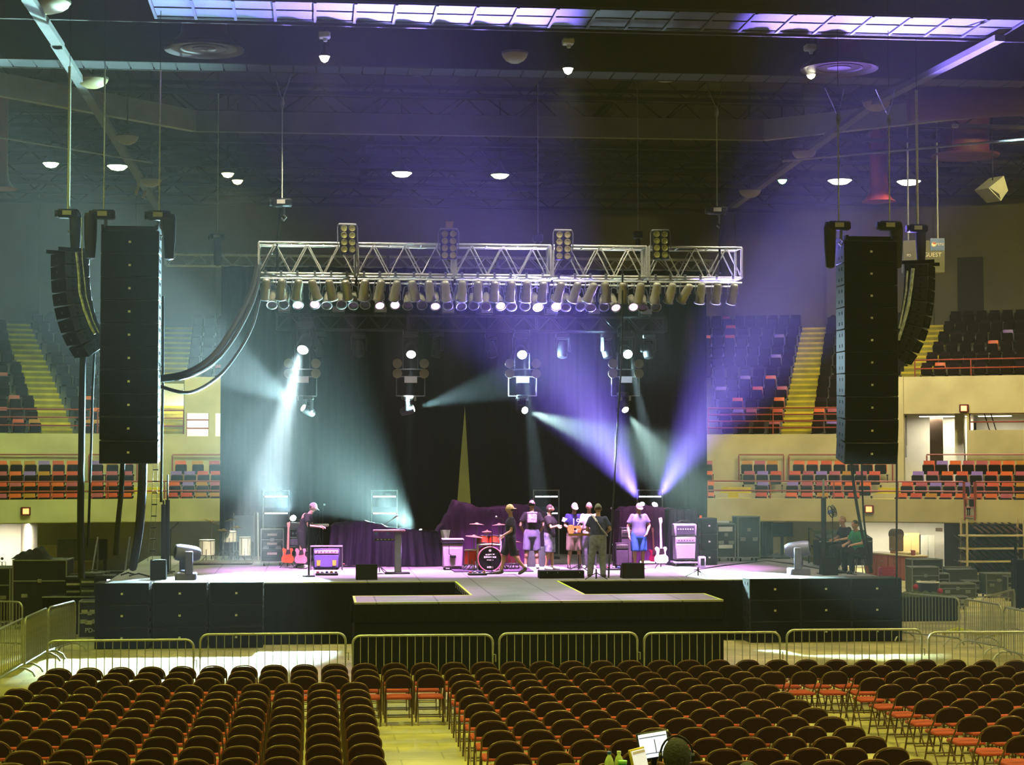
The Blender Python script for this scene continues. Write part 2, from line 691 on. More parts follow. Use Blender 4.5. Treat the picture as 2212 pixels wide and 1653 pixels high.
# ---------------------------------------------------------------- arena seats
def seat_parts():
    b = MB()

    def fb(u, v):
        x = (u - .5) * .43
        return Vector((x * (1 - .08 * v), .02 - .06 * (1 - (2 * u - 1) ** 2) * .6 + v * .07, .40 + v * .42))
    b.grid(fb, 6, 3)
    n = len(b.v)
    b.add([v + Vector((0, .025, 0)) for v in b.v], [tuple(reversed(f_)) for f_ in b.f])
    s = MB().rbox((0, -.13, .50), (.42, .10, .36), .03, Euler((.25, 0, 0)).to_matrix())
    g = MB().box((-.23, 0, .28), (.035, .30, .06)).box((-.23, .02, .14), (.03, .05, .28)).box((.23, 0, .28), (.035, .30, .06)).box((.23, .02, .14), (.03, .05, .28))
    return b, s, g


SB, SS, SG = seat_parts()
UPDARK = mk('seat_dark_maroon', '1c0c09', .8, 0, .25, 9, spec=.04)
UPDARK2 = mk('seat_dull_plum', '24121a', .8, 0, .25, 9, spec=.04)  # darker colours for most upper seats, commoner towards the back rows
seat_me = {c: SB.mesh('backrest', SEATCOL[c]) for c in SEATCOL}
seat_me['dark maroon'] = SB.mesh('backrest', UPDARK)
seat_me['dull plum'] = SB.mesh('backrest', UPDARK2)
seat_dark, seat_leg = SS.mesh('seat', SEATDARK), SG.mesh('standard', SEATDARK)
ROWN = ['front', 'second', 'third', 'top']
seat_jobs = []          # (priority, position, angle, colour, label)


def seat_row(k, px0, px1, block, upper, pr):
    if upper:
        R, z = RU + .3 + .85 * k + .5, 4.9 + .47 * k
        row = 'front' if k == 0 else ORD[k + 1]
    else:
        R, z = R0 + .3 + .85 * k + .5, 2.2 + .385 * k
        row = ROWN[k]
    a0, a1 = ang(px0, R), ang(px1, R)
    n = max(1, int((a1 - a0) * R / .475))
    cs = list(SEATCOL)
    for i in range(n):
        a = a0 + (i + .5) * (a1 - a0) / n
        c = cs[rnd.choice((0, 0, 1, 1, 2, 2, 3, 4))]
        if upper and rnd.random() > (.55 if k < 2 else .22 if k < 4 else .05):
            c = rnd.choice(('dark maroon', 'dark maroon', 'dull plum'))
        seat_jobs.append((pr, pol(R, a, z), a, c, row, i + 1, block))


BL = ['lower block beside the lit room', 'lower block behind the thick cables', 'lower block beside the curtain', 'short lower block by the curtain',
      'lower block behind the tall speaker column', 'lower block in front of the portal']
for k in range(4):
    seat_row(k, -12, 172, BL[0], 0, 0)
    seat_row(k, 196 - k, 288 + k, BL[1], 0, 0)
    seat_row(k, 357 + 5 * k, 482, BL[2], 0, 0)
    seat_row(k, 1628 - 8 * k if k < 2 else 1600 + 4 * (3 - k), (1660, 1674, 1690, 1682)[k], BL[3], 0, 0)
    seat_row(k, (1692, 1696, 1703, 1711)[k], (1860, 1884, 1903, 1918)[k], BL[4], 0, 0)
    seat_row(k, (1930, 1944, 1967, 1992)[k], 2222, BL[5], 0, 0)
    seat_row(k, 1515, 1545 - (k > 1) * 6, 'lower block touching the curtain edge', 0, 0)
BU = ['upper block left of both stairs', 'upper block between the two yellow stairs', 'upper block above the small portal', 'upper block beside the black curtain',
      'upper block behind the tall speaker column', 'upper block above the portal wall']
for k in range(NU):
    u = k / (NU - 1)
    if 92 - 90 * u > 4:
        seat_row(k, -14, 92 - 90 * u, BU[0], 1, 1 + k)
    seat_row(k, 170 - 105 * u, 343 + 8 * u, BU[1], 1, 1.2 + k)
    if k >= 4:
        seat_row(k, 386 + 28 * u, 490, BU[2], 1, 1.6 + k)
    seat_row(k, 1556 - 36 * u if k < 5 else 1512, 1690 + 43 * u, BU[3], 1, 1 + k)
    seat_row(k, 1752 + 36 * u, 1932 if k < 5 else 1892 + 116 * u, BU[4], 1, 1.3 + k)
    if k >= 5:
        seat_row(k, 1925 + 128 * u, 2222, BU[5], 1, k - 3.5)
seat_jobs.sort(key=lambda j: j[0])
NS = 295
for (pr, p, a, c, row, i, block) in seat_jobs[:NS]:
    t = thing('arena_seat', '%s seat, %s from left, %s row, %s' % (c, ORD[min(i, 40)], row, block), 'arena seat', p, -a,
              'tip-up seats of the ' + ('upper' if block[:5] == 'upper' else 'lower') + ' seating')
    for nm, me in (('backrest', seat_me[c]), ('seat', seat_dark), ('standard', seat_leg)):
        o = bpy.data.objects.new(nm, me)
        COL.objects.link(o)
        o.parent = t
mb = MB()
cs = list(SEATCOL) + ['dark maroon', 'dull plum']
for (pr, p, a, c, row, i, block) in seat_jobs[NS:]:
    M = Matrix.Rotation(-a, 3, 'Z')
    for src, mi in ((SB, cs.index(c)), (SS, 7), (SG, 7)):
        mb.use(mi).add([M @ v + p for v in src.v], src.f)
tag(mb.build('upper_seat_rows', [SEATCOL[c] for c in SEATCOL] + [UPDARK, UPDARK2, SEATDARK]), 'dark rows of tip-up seats filling the back of the upper seating', 'arena seats', None, 'stuff')

# ---------------------------------------------------------------- railings
def railing(px0, px1, R, z0, hs, label, step=1.9, hoop=False, grp='red railings of the seating'):
    a0, a1 = ang(px0, R), ang(px1, R)
    t = thing('railing', label, 'railing', pol(R, (a0 + a1) / 2, z0), 0, grp)
    o = t.location.copy()
    n = max(2, int((a1 - a0) * R / .6))
    for h in hs:
        pts = [pol(R, a0 + (a1 - a0) * i / n, z0 + h) - o for i in range(n + 1)]
        if hoop:
            pts = [pts[0] - Vector((0, 0, h - .05))] + [pts[0] - Vector((0, 0, .06))] + pts[:] + [pts[-1] - Vector((0, 0, .06)), pts[-1] - Vector((0, 0, h - .05))]
        MB().tube(pts, .028, 6).build('rail', REDRAIL, t)
    m = max(1, int((a1 - a0) * R / step))
    for i in range(0, m + 1):
        if hoop and i in (0, m):
            continue
        p = pol(R, a0 + (a1 - a0) * i / m, z0) - o
        MB().cyl(p, p + Vector((0, 0, hs[-1])), .025, n=6).build('post', REDRAIL, t)


railing(-15, 476, R0 + .12, 2.82, (.28, .62), 'long red railing on the concrete front, lit room side')
railing(1528, 2080, R0 + .12, 2.82, (.28, .62), 'long red railing on the concrete front between the curtain and the ladder gap')
railing(2108, 2222, R0 + .12, 2.82, (.28, .62), 'short red railing on the concrete front past the ladder gap')
railing(-15, 200, RW + .15, ZT, (.3, .6, .9), 'red railing in front of the upper seating beside the curved speaker column')
railing(210, 396, RW + .15, ZT, (.3, .6, .9), 'red railing in front of the upper seating behind the tall speaker column')
railing(1530, 1812, RW + .15, ZT, (.25, .5, .75, 1.0), 'red railing in front of the upper seating beside the curtain')
railing(1830, 1932, RW + .15, ZT, (.25, .5, .75, 1.0), 'red railing of the upper seating ending at the portal wall')
railing(1978, 2222, RW + .15, 7.3, (.3, .62), 'red railing along the top of the portal wall')
railing(2096, 2222, RW + .15, 5.3, (.3, .62, .95), 'red railing on the low wall inside the portal', grp='portal railings')
railing(402, 452, RW + .15, 5.1, (.3, .62, .95), 'red railing across the small bright portal opening', grp='portal railings')
for (p0, p1, nm) in ((-15, 176, 'beside the lit room'), (192, 296, 'behind the thick cables'), (372, 480, 'next to the curtain'), (1596, 1693, 'short one, by the curtain'),
                     (1704, 1928, 'behind the tall speaker column'), (2002, 2222, 'before the portal wall')):
    railing(p0, p1, RW - .12, 3.35, (1.05,), 'red hoop rail behind the top lower row, ' + nm, 2.4, True, 'hoop rails behind the lower seats')
# ladder in the fascia gap
t = thing('ladder', 'red ladder hanging in the gap of the concrete front', 'ladder', pol(R0 - .02, (gA + gB) / 2, 2.1), -(gA + gB) / 2)
for x in (-.17, .17):
    MB().cyl((x, 0, 0), (x, 0, 1.35), .03, n=6).build('stile', REDRAIL, t)
for z in (.15, .45, .75):
    MB().cyl((-.17, 0, z), (.17, 0, z), .025, n=6).build('rung', REDRAIL, t)


def exit_sign(p, rz, label):
    t = thing('exit_sign', label, 'sign', p, rz, 'glowing orange signs on the concrete')
    MB().rbox((0, 0, 0), (.34, .10, .30), .02).build('housing', mk('sign_red', '5a1408', .5), t)
    MB().box((0, -.055, 0), (.21, .012, .19)).build('lit_panel', EXITM, t)


a = ang(56, R0)
exit_sign(pol(R0 - .05, a, 2.42), -a, 'glowing orange sign on the concrete front above the lit room')
a = ang(1877, R0)
exit_sign(pol(R0 - .05, a, 2.46), -a, 'glowing orange sign on the concrete front above the white room')
a = ang(2084, RW)
exit_sign(pol(RW - .05, a, 6.1), -a, 'glowing orange sign beside the portal railing')
# a broom-like handrail pair inside the portal
for i, px in enumerate((2136, 2150)):
    a, b = ang(px - 10, RW + .8), ang(px + 3, RW + .6)
    o = MB().tube([pol(RW + .8, a, 6.0), pol(RW + .6, b, 5.26)], .022, 6).build('stair_handrail', BLACKM)
    tag(o, 'dark slanting handrail inside the portal, ' + ('nearer the orange sign' if i == 0 else 'farther from the orange sign'), 'handrail', 'slanting portal handrails')

# ---------------------------------------------------------------- roof and everything hanging from it
rf = MB()
n = 90
rf.add([pol(RB + .5, 2 * pi * i / n, 17.0) for i in range(n)], [tuple(range(n - 1, -1, -1))])
struct(rf.build('ceiling', ROOFM), 'dark roof deck')


def joist(Y, z, dep=.9, x0=-40, x1=45, r=.022, step=2.4):
    mb = MB()
    hw = sqrt(max(1, (RB - .5) ** 2 - (Y - BY) ** 2))
    x0, x1 = max(x0, BX - hw), min(x1, BX + hw)
    mb.box(((x0 + x1) / 2, Y, z), (x1 - x0, .16, .12)).box(((x0 + x1) / 2, Y, z + dep), (x1 - x0, .16, .12))
    k = int((x1 - x0) / step)
    for i in range(k):
        xa, xb = x0 + (x1 - x0) * i / k, x0 + (x1 - x0) * (i + 1) / k
        xm = (xa + xb) / 2
        for (a, b) in (((xa, Y, z), (xm, Y, z + dep)), ((xm, Y, z + dep), (xb, Y, z))):
            mb.cyl(a, b, r, n=4, caps=False)
    struct(mb.build('ceiling_joist', ROOFS, ang=20), 'dark open web roof joist')


for i, Y in enumerate((43, 49, 52, 55.5, 59, 62, 64.5, 67, 69.5, 72, 74.5, 77, 79.5)):
    joist(Y, 15.0 - .02 * abs(i - 6), .9 + .25 * (i % 2))
for X in (-22, -14, -6, 2, 10, 18, 26):          # cross beams along the hall
    hw = sqrt(max(1, (RB - .5) ** 2 - (X - BX) ** 2))
    o = MB().box((X, BY + hw / 2 + 6, 16.3), (.25, hw - 12, .5)).build('ceiling_beam', ROOFS)
    struct(o, 'dark roof beam along the hall')


def hbeam(p0, p1, hgt, thick, mat, name, label):
    p0, p1 = Vector(p0), Vector(p1)
    d = p1 - p0
    R = Matrix.Rotation(atan2(d.y, d.x), 3, 'Z')
    mb = MB()
    mb.box((p0 + p1) / 2, (d.length, thick, hgt), R)
    o = mb.build(name, mat)
    return struct(o, label)


# pale ring girder behind the stage
ga, gb, gc, gd = atz(-60, 172, 14.3), atz(420, 262, 14.3), atz(1650, 282, 14.3), atz(2270, 212, 14.3)
for (p, q) in ((ga, gb), (gb, gc), (gc, gd)):
    hbeam(p, q, .62, .25, GREYB if (p, q) != (gb, gc) else mk('dull_grey_steel', '5b584c', .7, 0, .15, 1), 'ceiling_girder', 'pale girder of the roof ring')
# slanting lower chords running back under the roof
for (a, b) in (((50, -20), (128, 100)), ((120, 92), (345, 455)), ((2160, 82), (1890, 222)), ((1895, 218), (1585, 445))):
    hbeam(atz(*a, 13.6), atz(*b, 13.6), .14, .24, mk('chord_grey', '4e4e4a', .7, 0, .12, 1.2), 'ceiling_chord', 'pale slanting roof chord')

# catwalk with a pale segmented underside
def catwalk(Y, z, wid, x0, x1, mat, label, panel, edge):
    mb = MB()
    m = int((x1 - x0) / panel)
    for i in range(m):
        xa = x0 + (x1 - x0) * i / m
        mb.use(0).box((xa + panel / 2, Y, z), (panel - .035, wid, .03))
    mb.use(1).box(((x0 + x1) / 2, Y - wid / 2 - .05, z + .55), (x1 - x0, .08, 1.15)).box(((x0 + x1) / 2, Y + wid / 2 + .05, z + .55), (x1 - x0, .08, 1.15))
    mb.box(((x0 + x1) / 2, Y, z + .06), (x1 - x0, wid, .04))
    o = mb.build('ceiling_catwalk', [mat, edge], ang=20)
    struct(o, label)


CZ = 13.76
catwalk(46.3, CZ, .85, -18, 27, mk('catwalk_grey', '151618', .7, .0, .12, 1.2), 'catwalk with a pale segmented underside', .56, ROOFS)
# glazed catwalk struck by the purple beams
q0, q1 = at(335, 20, 41), at(2165, 60, 41)
gw = MB()
zc = 13.75
xs0, xs1 = q0.x, q1.x
gw.use(0).box(((xs0 + xs1) / 2, 40.4, zc + .05), (xs1 - xs0, 1.7, .04))
k = 22
for i in range(k + 1):
    x = xs0 + (xs1 - xs0) * i / k
    gw.use(1).box((x, 40.4, zc + .01), (.06, 1.75, .05))
for y in (39.55, 40.35, 41.2, 41.32):
    gw.use(1).box(((xs0 + xs1) / 2, y, zc + .02), (xs1 - xs0, .045, .03))
struct(gw.build('ceiling_lightwell', [mk('frosted_panel', '262640', .5, 0, .25, .9), mk('lightwell_frame', '24222c', .5, .3, .2, 3)], ang=20), 'pale panelled catwalk underside')
wb_ = MB().box(((xs0 + xs1) / 2, 42.3, 14.5), (44, .1, 1.2))
struct(wb_.build('ceiling_fascia', mk('roof_fascia', '1f160f', .9, 0, .3, 1.2)), 'dark fascia between the catwalks')

DUCT = mk('red_duct', '4a1a12', .6, .1, .2, 1.5)


def diffuser(px, py, Y, r, label):
    p = at(px, py, Y)
    t = thing('air_diffuser', label, 'air diffuser', p, 0, 'round red air diffusers')
    MB().lathe([(r, .02), (r * .99, -.03), (r * .80, .03), (r * .72, .16), (r * .66, .16), (r * .70, .08), (r * .97, .06)], 40).build('outer_ring', mk('diffuser_red', '200c0c', .35, .2, .1, 4, spec=.3), t)
    MB().lathe([(r * .62, .06), (r * .60, 0), (r * .44, .06), (r * .42, .14), (r * .56, .12)], 36).build('middle_ring', mk('diffuser_red', '7a3a34', .35), t)
    MB().lathe([(.02, -.02), (r * .3, 0), (r * .34, .1), (.02, .14)], 30).build('centre_disc', mk('diffuser_core', '240e0c', .5, .1, .1, 4), t)
    MB().lathe([(r * .85, .1), (r * .6, .35), (r * .55, .7), (r * .55, 16.98 - p.z)], 30).build('duct', DUCT, t)


diffuser(441, 107, 44.2, .92, 'round red air diffuser on a duct, above the curved speaker column by the lit room')
diffuser(1813, 148, 44.6, .94, 'round red air diffuser on a duct, above the purple-lit speaker column')

# half bowls, saucers, small white boxes
def half_bowl(px, py, Y, r, label):
    p = at(px, py, Y)
    t = thing('bowl_uplight', label, 'uplight', p, rnd.uniform(-.2, .2), 'cream bowl uplights')
    MB().lathe([(r, .0), (r * .93, -.07), (r * .72, -.15), (r * .38, -.21), (.01, -.235)], 24).build('bowl', mk('cream_bowl', '8a7c54', .5, 0, .08, 3), t)
    MB().lathe([(r, .0), (r * 1.03, .0), (r * 1.03, .05), (r * .98, .05)], 24).build('rim', mk('bowl_rim', '4a4030', .5, 0, .1, 3), t)
    MB().cyl((0, 0, -.1), (0, 0, 16.9 - p.z), .02, n=5).build('rod', ROOFS, t)


for (px, py, Y, r, l) in ((1112, 117, 44.9, .31, 'over the middle of the catwalk'), (200, 172, 47.6, .38, 'near the outermost chain, lit room side'),
                          (275, 296, 54, .31, 'under the pale girder, lit room side'), (326, 389, 60, .34, 'beside the small yellow banner'), (100, 6, 40.6, .5, 'largest, cut by the top corner of the frame'),
                          (1893, 222, 48.5, .36, 'behind the chains of the purple-lit column'), (1737, 329, 56, .36, 'under the slanting chord'), (1620, 413, 62, .36, 'lowest, beside the green lamp'),
                          (2117, 68, 43, .40, 'far corner beyond the purple panels')):
    half_bowl(px, py, Y, r, 'cream bowl uplight hanging from the roof, ' + l)


def saucer(px, py, Y, r, l):
    p = at(px, py, Y)
    t = thing('saucer_reflector', 'pale flat saucer under the roof, ' + l, 'reflector', p, 0, 'pale saucers under the roof')
    MB().lathe([(.01, -.05), (r * .9, -.03), (r, .02), (r * .9, .08), (.01, .12)], 20).build('dish', GREYB, t)
    MB().cyl((0, 0, .1), (0, 0, 16.9 - p.z), .03, n=5).build('rod', ROOFS, t)


for a in ((430, 145, 50, .31, 'below the round diffuser by the lit room'), (78, 128, 49, .3, 'in the corner behind the slanting chord'), (902, 158, 50, .31, 'behind the middle of the catwalk'),
          (1438, 173, 50, .22, 'behind the catwalk past the small white box'), (1562, 174, 52, .13, 'the smallest, beside the tall chain')):
    saucer(*a)


def ceiling_cube(px, py, Y, l):
    p = at(px, py, Y)
    t = thing('ceiling_projector', 'small white box lamp hanging over the catwalk, ' + l, 'lamp', p, 0, 'small white box lamps over the catwalk')
    MB().rbox((0, 0, 0), (.28, .28, .15), .03).build('housing', WHITE, t)
    MB().cyl((.02, 0, -.07), (.02, 0, -.15), .06, .045, 8).build('lens_hood', WHITE, t)
    MB().cyl((.1, 0, .07), (.1, 0, 16.9 - p.z), .015, n=5).build('rod', ROOFS, t)


ceiling_cube(701, 76, 44.6, 'above the bright round lamp')
ceiling_cube(1227, 90, 44.8, 'near the middle')
ceiling_cube(1750, 103, 45.0, 'beside the red diffuser')

# lamps of the hall: housing, glowing face and the light each throws
GW = (1.0, .84, .27)
GG = (.62, 1.0, .42)
GL = (.84, .96, .13)
lamp_n = [0]


def high_bay(p, r, rgb, gl, power, label, spread=150, down=(0, 0, -1), grp='high bay lamps under the roof'):
    t = thing('high_bay_lamp', label, 'ceiling lamp', p, 0, grp)
    MB().lathe([(r, 0), (r * .92, .07), (r * .5, .2), (r * .28, .3), (.02, .5)], 20).build('reflector', mk('lamp_housing', '2c2c28', .5, .2, .1, 6), t)
    rfl = [c_ for c_ in t.children if c_.name.startswith('refl')][0]
    MB().lathe([(.01, -.15), (r * .6, -.11), (r * .98, 0)], 20).build('lens', glow('glow_%.2f_%.2f_%.2f_%g' % (*rgb, gl), rgb, gl), rfl)
    MB().cyl((0, 0, .5), (0, 0, 16.95 - p.z), .02, n=5).build('rod', ROOFS, t)
    q = Vector(p) + Vector((0, 0, -.2))
    spot(q, q + Vector(down), rgb, power, spread, .6, r * .6)


high_bay(at(110, 353, 62), .26, GG, 14, 2300, 'green white high bay lamp, outermost on the lit room side', 150, (.0, .25, -1))
high_bay(at(254, 359, 62), .34, GG, 14, 2700, 'green white high bay lamp between the first two chains', 150, (.0, .25, -1))
high_bay(at(1814, 390, 64), .42, (1, .92, .72), 16, 3000, 'white high bay lamp above the purple-lit speaker column', 150, (0, .35, -1))
high_bay(at(1963, 392, 64), .42, (1, .92, .72), 16, 3000, 'white high bay lamp beside the steel cable', 150, (.05, .35, -1))
high_bay(at(1690, 389, 66), .17, (.35, 1, .4), 5, 120, 'small green high bay lamp under the slanting chord')
high_bay(at(868, 374, 66), .36, (1, .86, .6), 30, 3500, 'warm white high bay lamp glaring through the roof joists')
high_bay(at(1080, 378, 66), .33, (.7, 1, .4), 4, 250, 'pale green high bay lamp beside the glaring one')
high_bay(at(492, 375, 66), .22, (1, .9, .3), 14, 1400, 'yellow high bay lamp behind the roof joists, nearer the chain')
high_bay(at(513, 390, 68), .20, (1, .9, .3), 12, 700, 'yellow high bay lamp behind the roof joists, farther from the chain')
for (px, py, l, pw) in ((701, 122, 'above the truss end', 2600), (1227, 148, 'near the middle of the catwalk', 2600), (1752, 158, 'beside the round diffuser', 2600)):
    high_bay(at(px, py, 45.4), .13, (1, .93, .68), 10, pw, 'small white downlight under the catwalk, ' + l, 80, (0, .12, -1), 'small downlights under the catwalk')
# house lamps over the audience floor (above the picture)
for j, Y in enumerate((8, 19, 30, 38)):
    for i, X in enumerate((-9, 0, 9, 18)):
        u = i / 3
        rgb = tuple(GL[q] * (1 - u) + GW[q] * u for q in range(3))
        if Y == 38 and i in (1, 2):
            continue
        high_bay(Vector((X, Y, 15.2)), .35, rgb, 4, 3700 if Y < 38 else 1900, 'high bay lamp over the floor, %s row from the camera, %s across' % (ORD[j + 1], ORD[i + 1]), 130, (0, 0, -1), 'high bay lamps over the audience')
for X in (-16, 24):
    u = (X + 16) / 40
    rgb = tuple(GL[q] * (1 - u) + GW[q] * u for q in range(3))
    high_bay(Vector((X, 52, 15.0)), .35, rgb, 4, 1600 if X < 0 else 9000, 'high bay lamp at the side of the stage, ' + ('lit room side' if X < 0 else 'red counter side'), 140, (-.3 if X < 0 else .3, .9, -1), 'high bay lamps beside the stage')

# odd pieces far right under the roof
t = thing('horn_speaker', 'pale grey wedge speaker hanging at the far edge under the roof', 'speaker', at(2140, 408, 60), .5)
MB().prism([(-.45, -.05), (.15, -.42), (.5, -.05), (.3, .42)], .6).build('cabinet', GREYB, t)
MB().prism([(-.40, -.03), (.12, -.36), (.05, -.2)], .62).build('mouth', BLACKM, t)
MB().cyl((.1, 0, .2), (.1, 0, 16.9 - t.location.z), .02, n=5).build('rod', ROOFS, t)
t = thing('red_duct_bell', 'red bell mouthed duct below the white lamps', 'air duct', at(1898, 436, 66), 0, 'red bell ducts')
MB().lathe([(.62, 0), (.5, .08), (.36, .3), (.33, .7), (.33, 3.0)], 24).build('bell', mk('duct_red_lit', '7a2a18', .5, .1, .1, 3), t)  # brighter duct red, the lamp light is put into the colour
t = thing('red_duct_bell', 'dark red bell mouthed duct at the picture edge above the lit room', 'air duct', at(-2, 408, 58), 0, 'red bell ducts')
MB().lathe([(.55, 0), (.4, .08), (.28, .3), (.25, .7), (.25, 3.2)], 24).build('bell', mk('duct_red_lit', '7a2a18', .5, .1, .1, 3), t)
for (px, py, Y, r, L_, l) in ((2085, 335, 62, 1.15, .5, 'round dark red duct mouth near the pale wedge speaker'), (2140, 225, 52, 1.4, 2.2, 'wide dark red duct running along the roof above the bright girder')):
    p = at(px, py, Y)
    t = thing('roof_duct', l, 'air duct', p, 0, 'dark red roof ducts')
    if r == 1.15:
        MB().lathe([(r, 0), (r * .97, -.06), (r * .8, .04), (r * .55, .0), (.01, .05)], 30).build('mouth_ring', DUCT, t)
        MB().lathe([(r * .7, .05), (r * .7, 16.9 - p.z)], 24).build('shaft', DUCT, t)
    else:
        MB().cyl((-2.4, 0, 0), (8, -2, .4), .55, n=20).build('shaft', DUCT, t)
        MB().cyl((2, -.8, .1), (2, -.8, 16.9 - p.z), .05, n=6).build('hanger', ROOFS, t)
# thin pipe along the right roof
a, b = at(1690, 348, 56), at(2260, 296, 50)
o = MB().tube([a, b], .035, 6).build('sprinkler_pipe', GREYB)
tag(o, 'thin pale pipe slanting across the roof above the white lamps', 'pipe')
a, b = at(-40, 290, 50), at(330, 352, 60)
o = MB().tube([a, b], .03, 6).build('sprinkler_pipe', GREYB)
tag(o, 'thin pale pipe slanting across the roof above the green white lamps', 'pipe')
t = thing('small_camera', 'small white camera on a thin rod above the slanting pipe', 'camera', at(2063, 272, 54), .4)
MB().rbox((0, 0, 0), (.2, .12, .12), .02).build('body', WHITE, t)
MB().cyl((-.06, 0, 0), (-.1, 0, -.62), .012, n=5).build('rod', STEEL, t)
for (px, py, l) in ((297, 408, 'longer'), (312, 420, 'shorter')):
    p = at(px, py, 60)
    o = MB().box(p, (.09, .04, .38 if l == 'longer' else .26), Euler((0, .25, 0)).to_matrix()).build('hanging_tag', mk('tag_yellow', 'b8a04a', .6), ang=20)
    tag(o, 'small yellowish banner strip hanging from the slanting chord, the %s one' % l, 'banner', 'yellowish banner strips')
# hanging scoreboard with the visitors' panel
t = thing('scoreboard', 'grey hanging scoreboard with a blue panel and the word GUEST', 'scoreboard', at(1994, 552, 62), -.08)
MB().rbox((0, 0, -.05), (1.42, .25, 1.1), .02).build('board', mk('board_grey', '56554c', .6, 0, .06, 3), t)
MB().box((.45, -.14, .36), (.48, .03, .42)).build('blue_panel', mk('sign_blue', '1f4fb4', .4, 0, .05, 4), t)


def text(body, size, mat, parent, loc, rot=(pi / 2, 0, 0), name='lettering', ext=.004, align='CENTER'):
    cu = bpy.data.curves.new(name, 'FONT')
    cu.body = body
    cu.size = size
    cu.extrude = ext
    cu.align_x = align
    cu.align_y = 'CENTER'
    cu.resolution_u = 2
    tmp = bpy.data.objects.new(name, cu)
    COL.objects.link(tmp)
    dg = bpy.context.evaluated_depsgraph_get()
    me = bpy.data.meshes.new_from_object(tmp.evaluated_get(dg))
    bpy.data.objects.remove(tmp)
    me.materials.clear()
    me.materials.append(mat)
    o = bpy.data.objects.new(name, me)
    COL.objects.link(o)
    o.location = loc
    o.rotation_euler = rot
    if parent is not None:
        o.parent = parent
    return o


LET = mk('white_lettering', 'e4e2da', .5, 0, .03, 5)
text('GUEST', .2, LET, t, (.28, -.18, .0))
text('PEPSI', .12, LET, t, (.54, -.16, .36))
bl = MB().cyl((.33, -.165, .36), (.33, -.15, .36), .08, n=16)
bl.build('round_emblem', LET, t)
MB().prism([(-.07, .02), (-.02, .075), (.05, .06), (.07, .02), (.02, .0), (-.03, .03)], .01, None, (.33, -.168, .36)).build('emblem_red', mk('emblem_red', 'c02028', .5), t)
text('PD', .12, LET, t, (-.52, -.18, -.02))
text('SCR', .12, LET, t, (-.54, -.18, -.36))
for x in (-.5, .5):
    MB().cyl((x, 0, .5), (x, 0, 16.9 - t.location.z), .03, n=6).build('hanger_pole', GREYB, t)

# ---------------------------------------------------------------- stage, thrust and soft goods
SZ = 1.4
SX0, SX1, SY0, SY1 = -4.75, 13.55, 43.8, 56.3


def deck_mat():
    m = mk('stage_deck', '8d8890', .5, 0, .12, 1.5)
    nt = m.node_tree
    b = nt.nodes['Principled BSDF']
    old = b.inputs['Base Color'].links[0].from_socket
    tc = [n_ for n_ in nt.nodes if n_.type == 'TEX_COORD'][0]
    br = nt.nodes.new('ShaderNodeTexBrick')
    br.offset = 0
    br.inputs['Scale'].default_value = 1.0
    br.inputs['Brick Width'].default_value = 1.22
    br.inputs['Row Height'].default_value = 2.44
    br.inputs['Mortar Size'].default_value = .018
    br.inputs['Color1'].default_value = (1, 1, 1, 1)
    br.inputs['Color2'].default_value = (.92, .92, .92, 1)
    br.inputs['Mortar'].default_value = (.35, .35, .35, 1)
    mx = nt.nodes.new('ShaderNodeMix')
    mx.data_type = 'RGBA'
    mx.blend_type = 'MULTIPLY'
    mx.inputs[0].default_value = 1
    nt.links.new(tc.outputs['Object'], br.inputs['Vector'])
    nt.links.new(old, mx.inputs[6])
    nt.links.new(br.outputs['Color'], mx.inputs[7])
    nt.links.new(mx.outputs[2], b.inputs['Base Color'])
    return m


DECK = deck_mat()
SKIRT = mk('black_skirt', '0c0b08', .95, 0, .3, 9, spec=.1)
VELOUR = mk('black_velour', '050507', .95, 0, .25, 5, stretch=(6, 1, .3), spec=0)
TAPE = mk('yellow_edge_tape', 'd8f02a', .5, 0, .05, 4)
CX = 4.42
TX0, TX1, TY0, TY1 = .79, 8.15, 37.5, 39.35
WX0, WX1 = 3.22, 5.62

t = thing('stage', 'wide concert stage with a grey deck, black skirts and a T-shaped thrust', 'stage', (0, 0, 0))
MB().box((CX - .02, (SY0 + SY1) / 2, SZ - .06), (SX1 - SX0, SY1 - SY0, .12)).build('deck', DECK, t)
MB().box((CX, (TY1 + SY0) / 2, SZ - .06), (WX1 - WX0, SY0 - TY1, .12)).build('walkway', DECK, t)
MB().box(((TX0 + TX1) / 2, (TY0 + TY1) / 2, SZ - .06), (TX1 - TX0, TY1 - TY0, .12)).build('thrust_deck', DECK, t)


def skirt(p0, p1, z0, z1, amp=.03, pitch=.16, name='skirt'):
    p0, p1 = Vector((*p0, 0)), Vector((*p1, 0))
    d = p1 - p0
    L_ = d.length
    nrm = Vector((d.y, -d.x, 0)).normalized()
    m = max(2, int(L_ / pitch * 4))

    def fn(u, v):
        q = p0 + d * u + nrm * (amp * sin(2 * pi * u * L_ / pitch) * (.4 + .6 * (1 - v)))
        return Vector((q.x, q.y, z0 + (z1 - z0) * v))
    return MB().grid(fn, m, 3).build(name, SKIRT, t, ang=80)


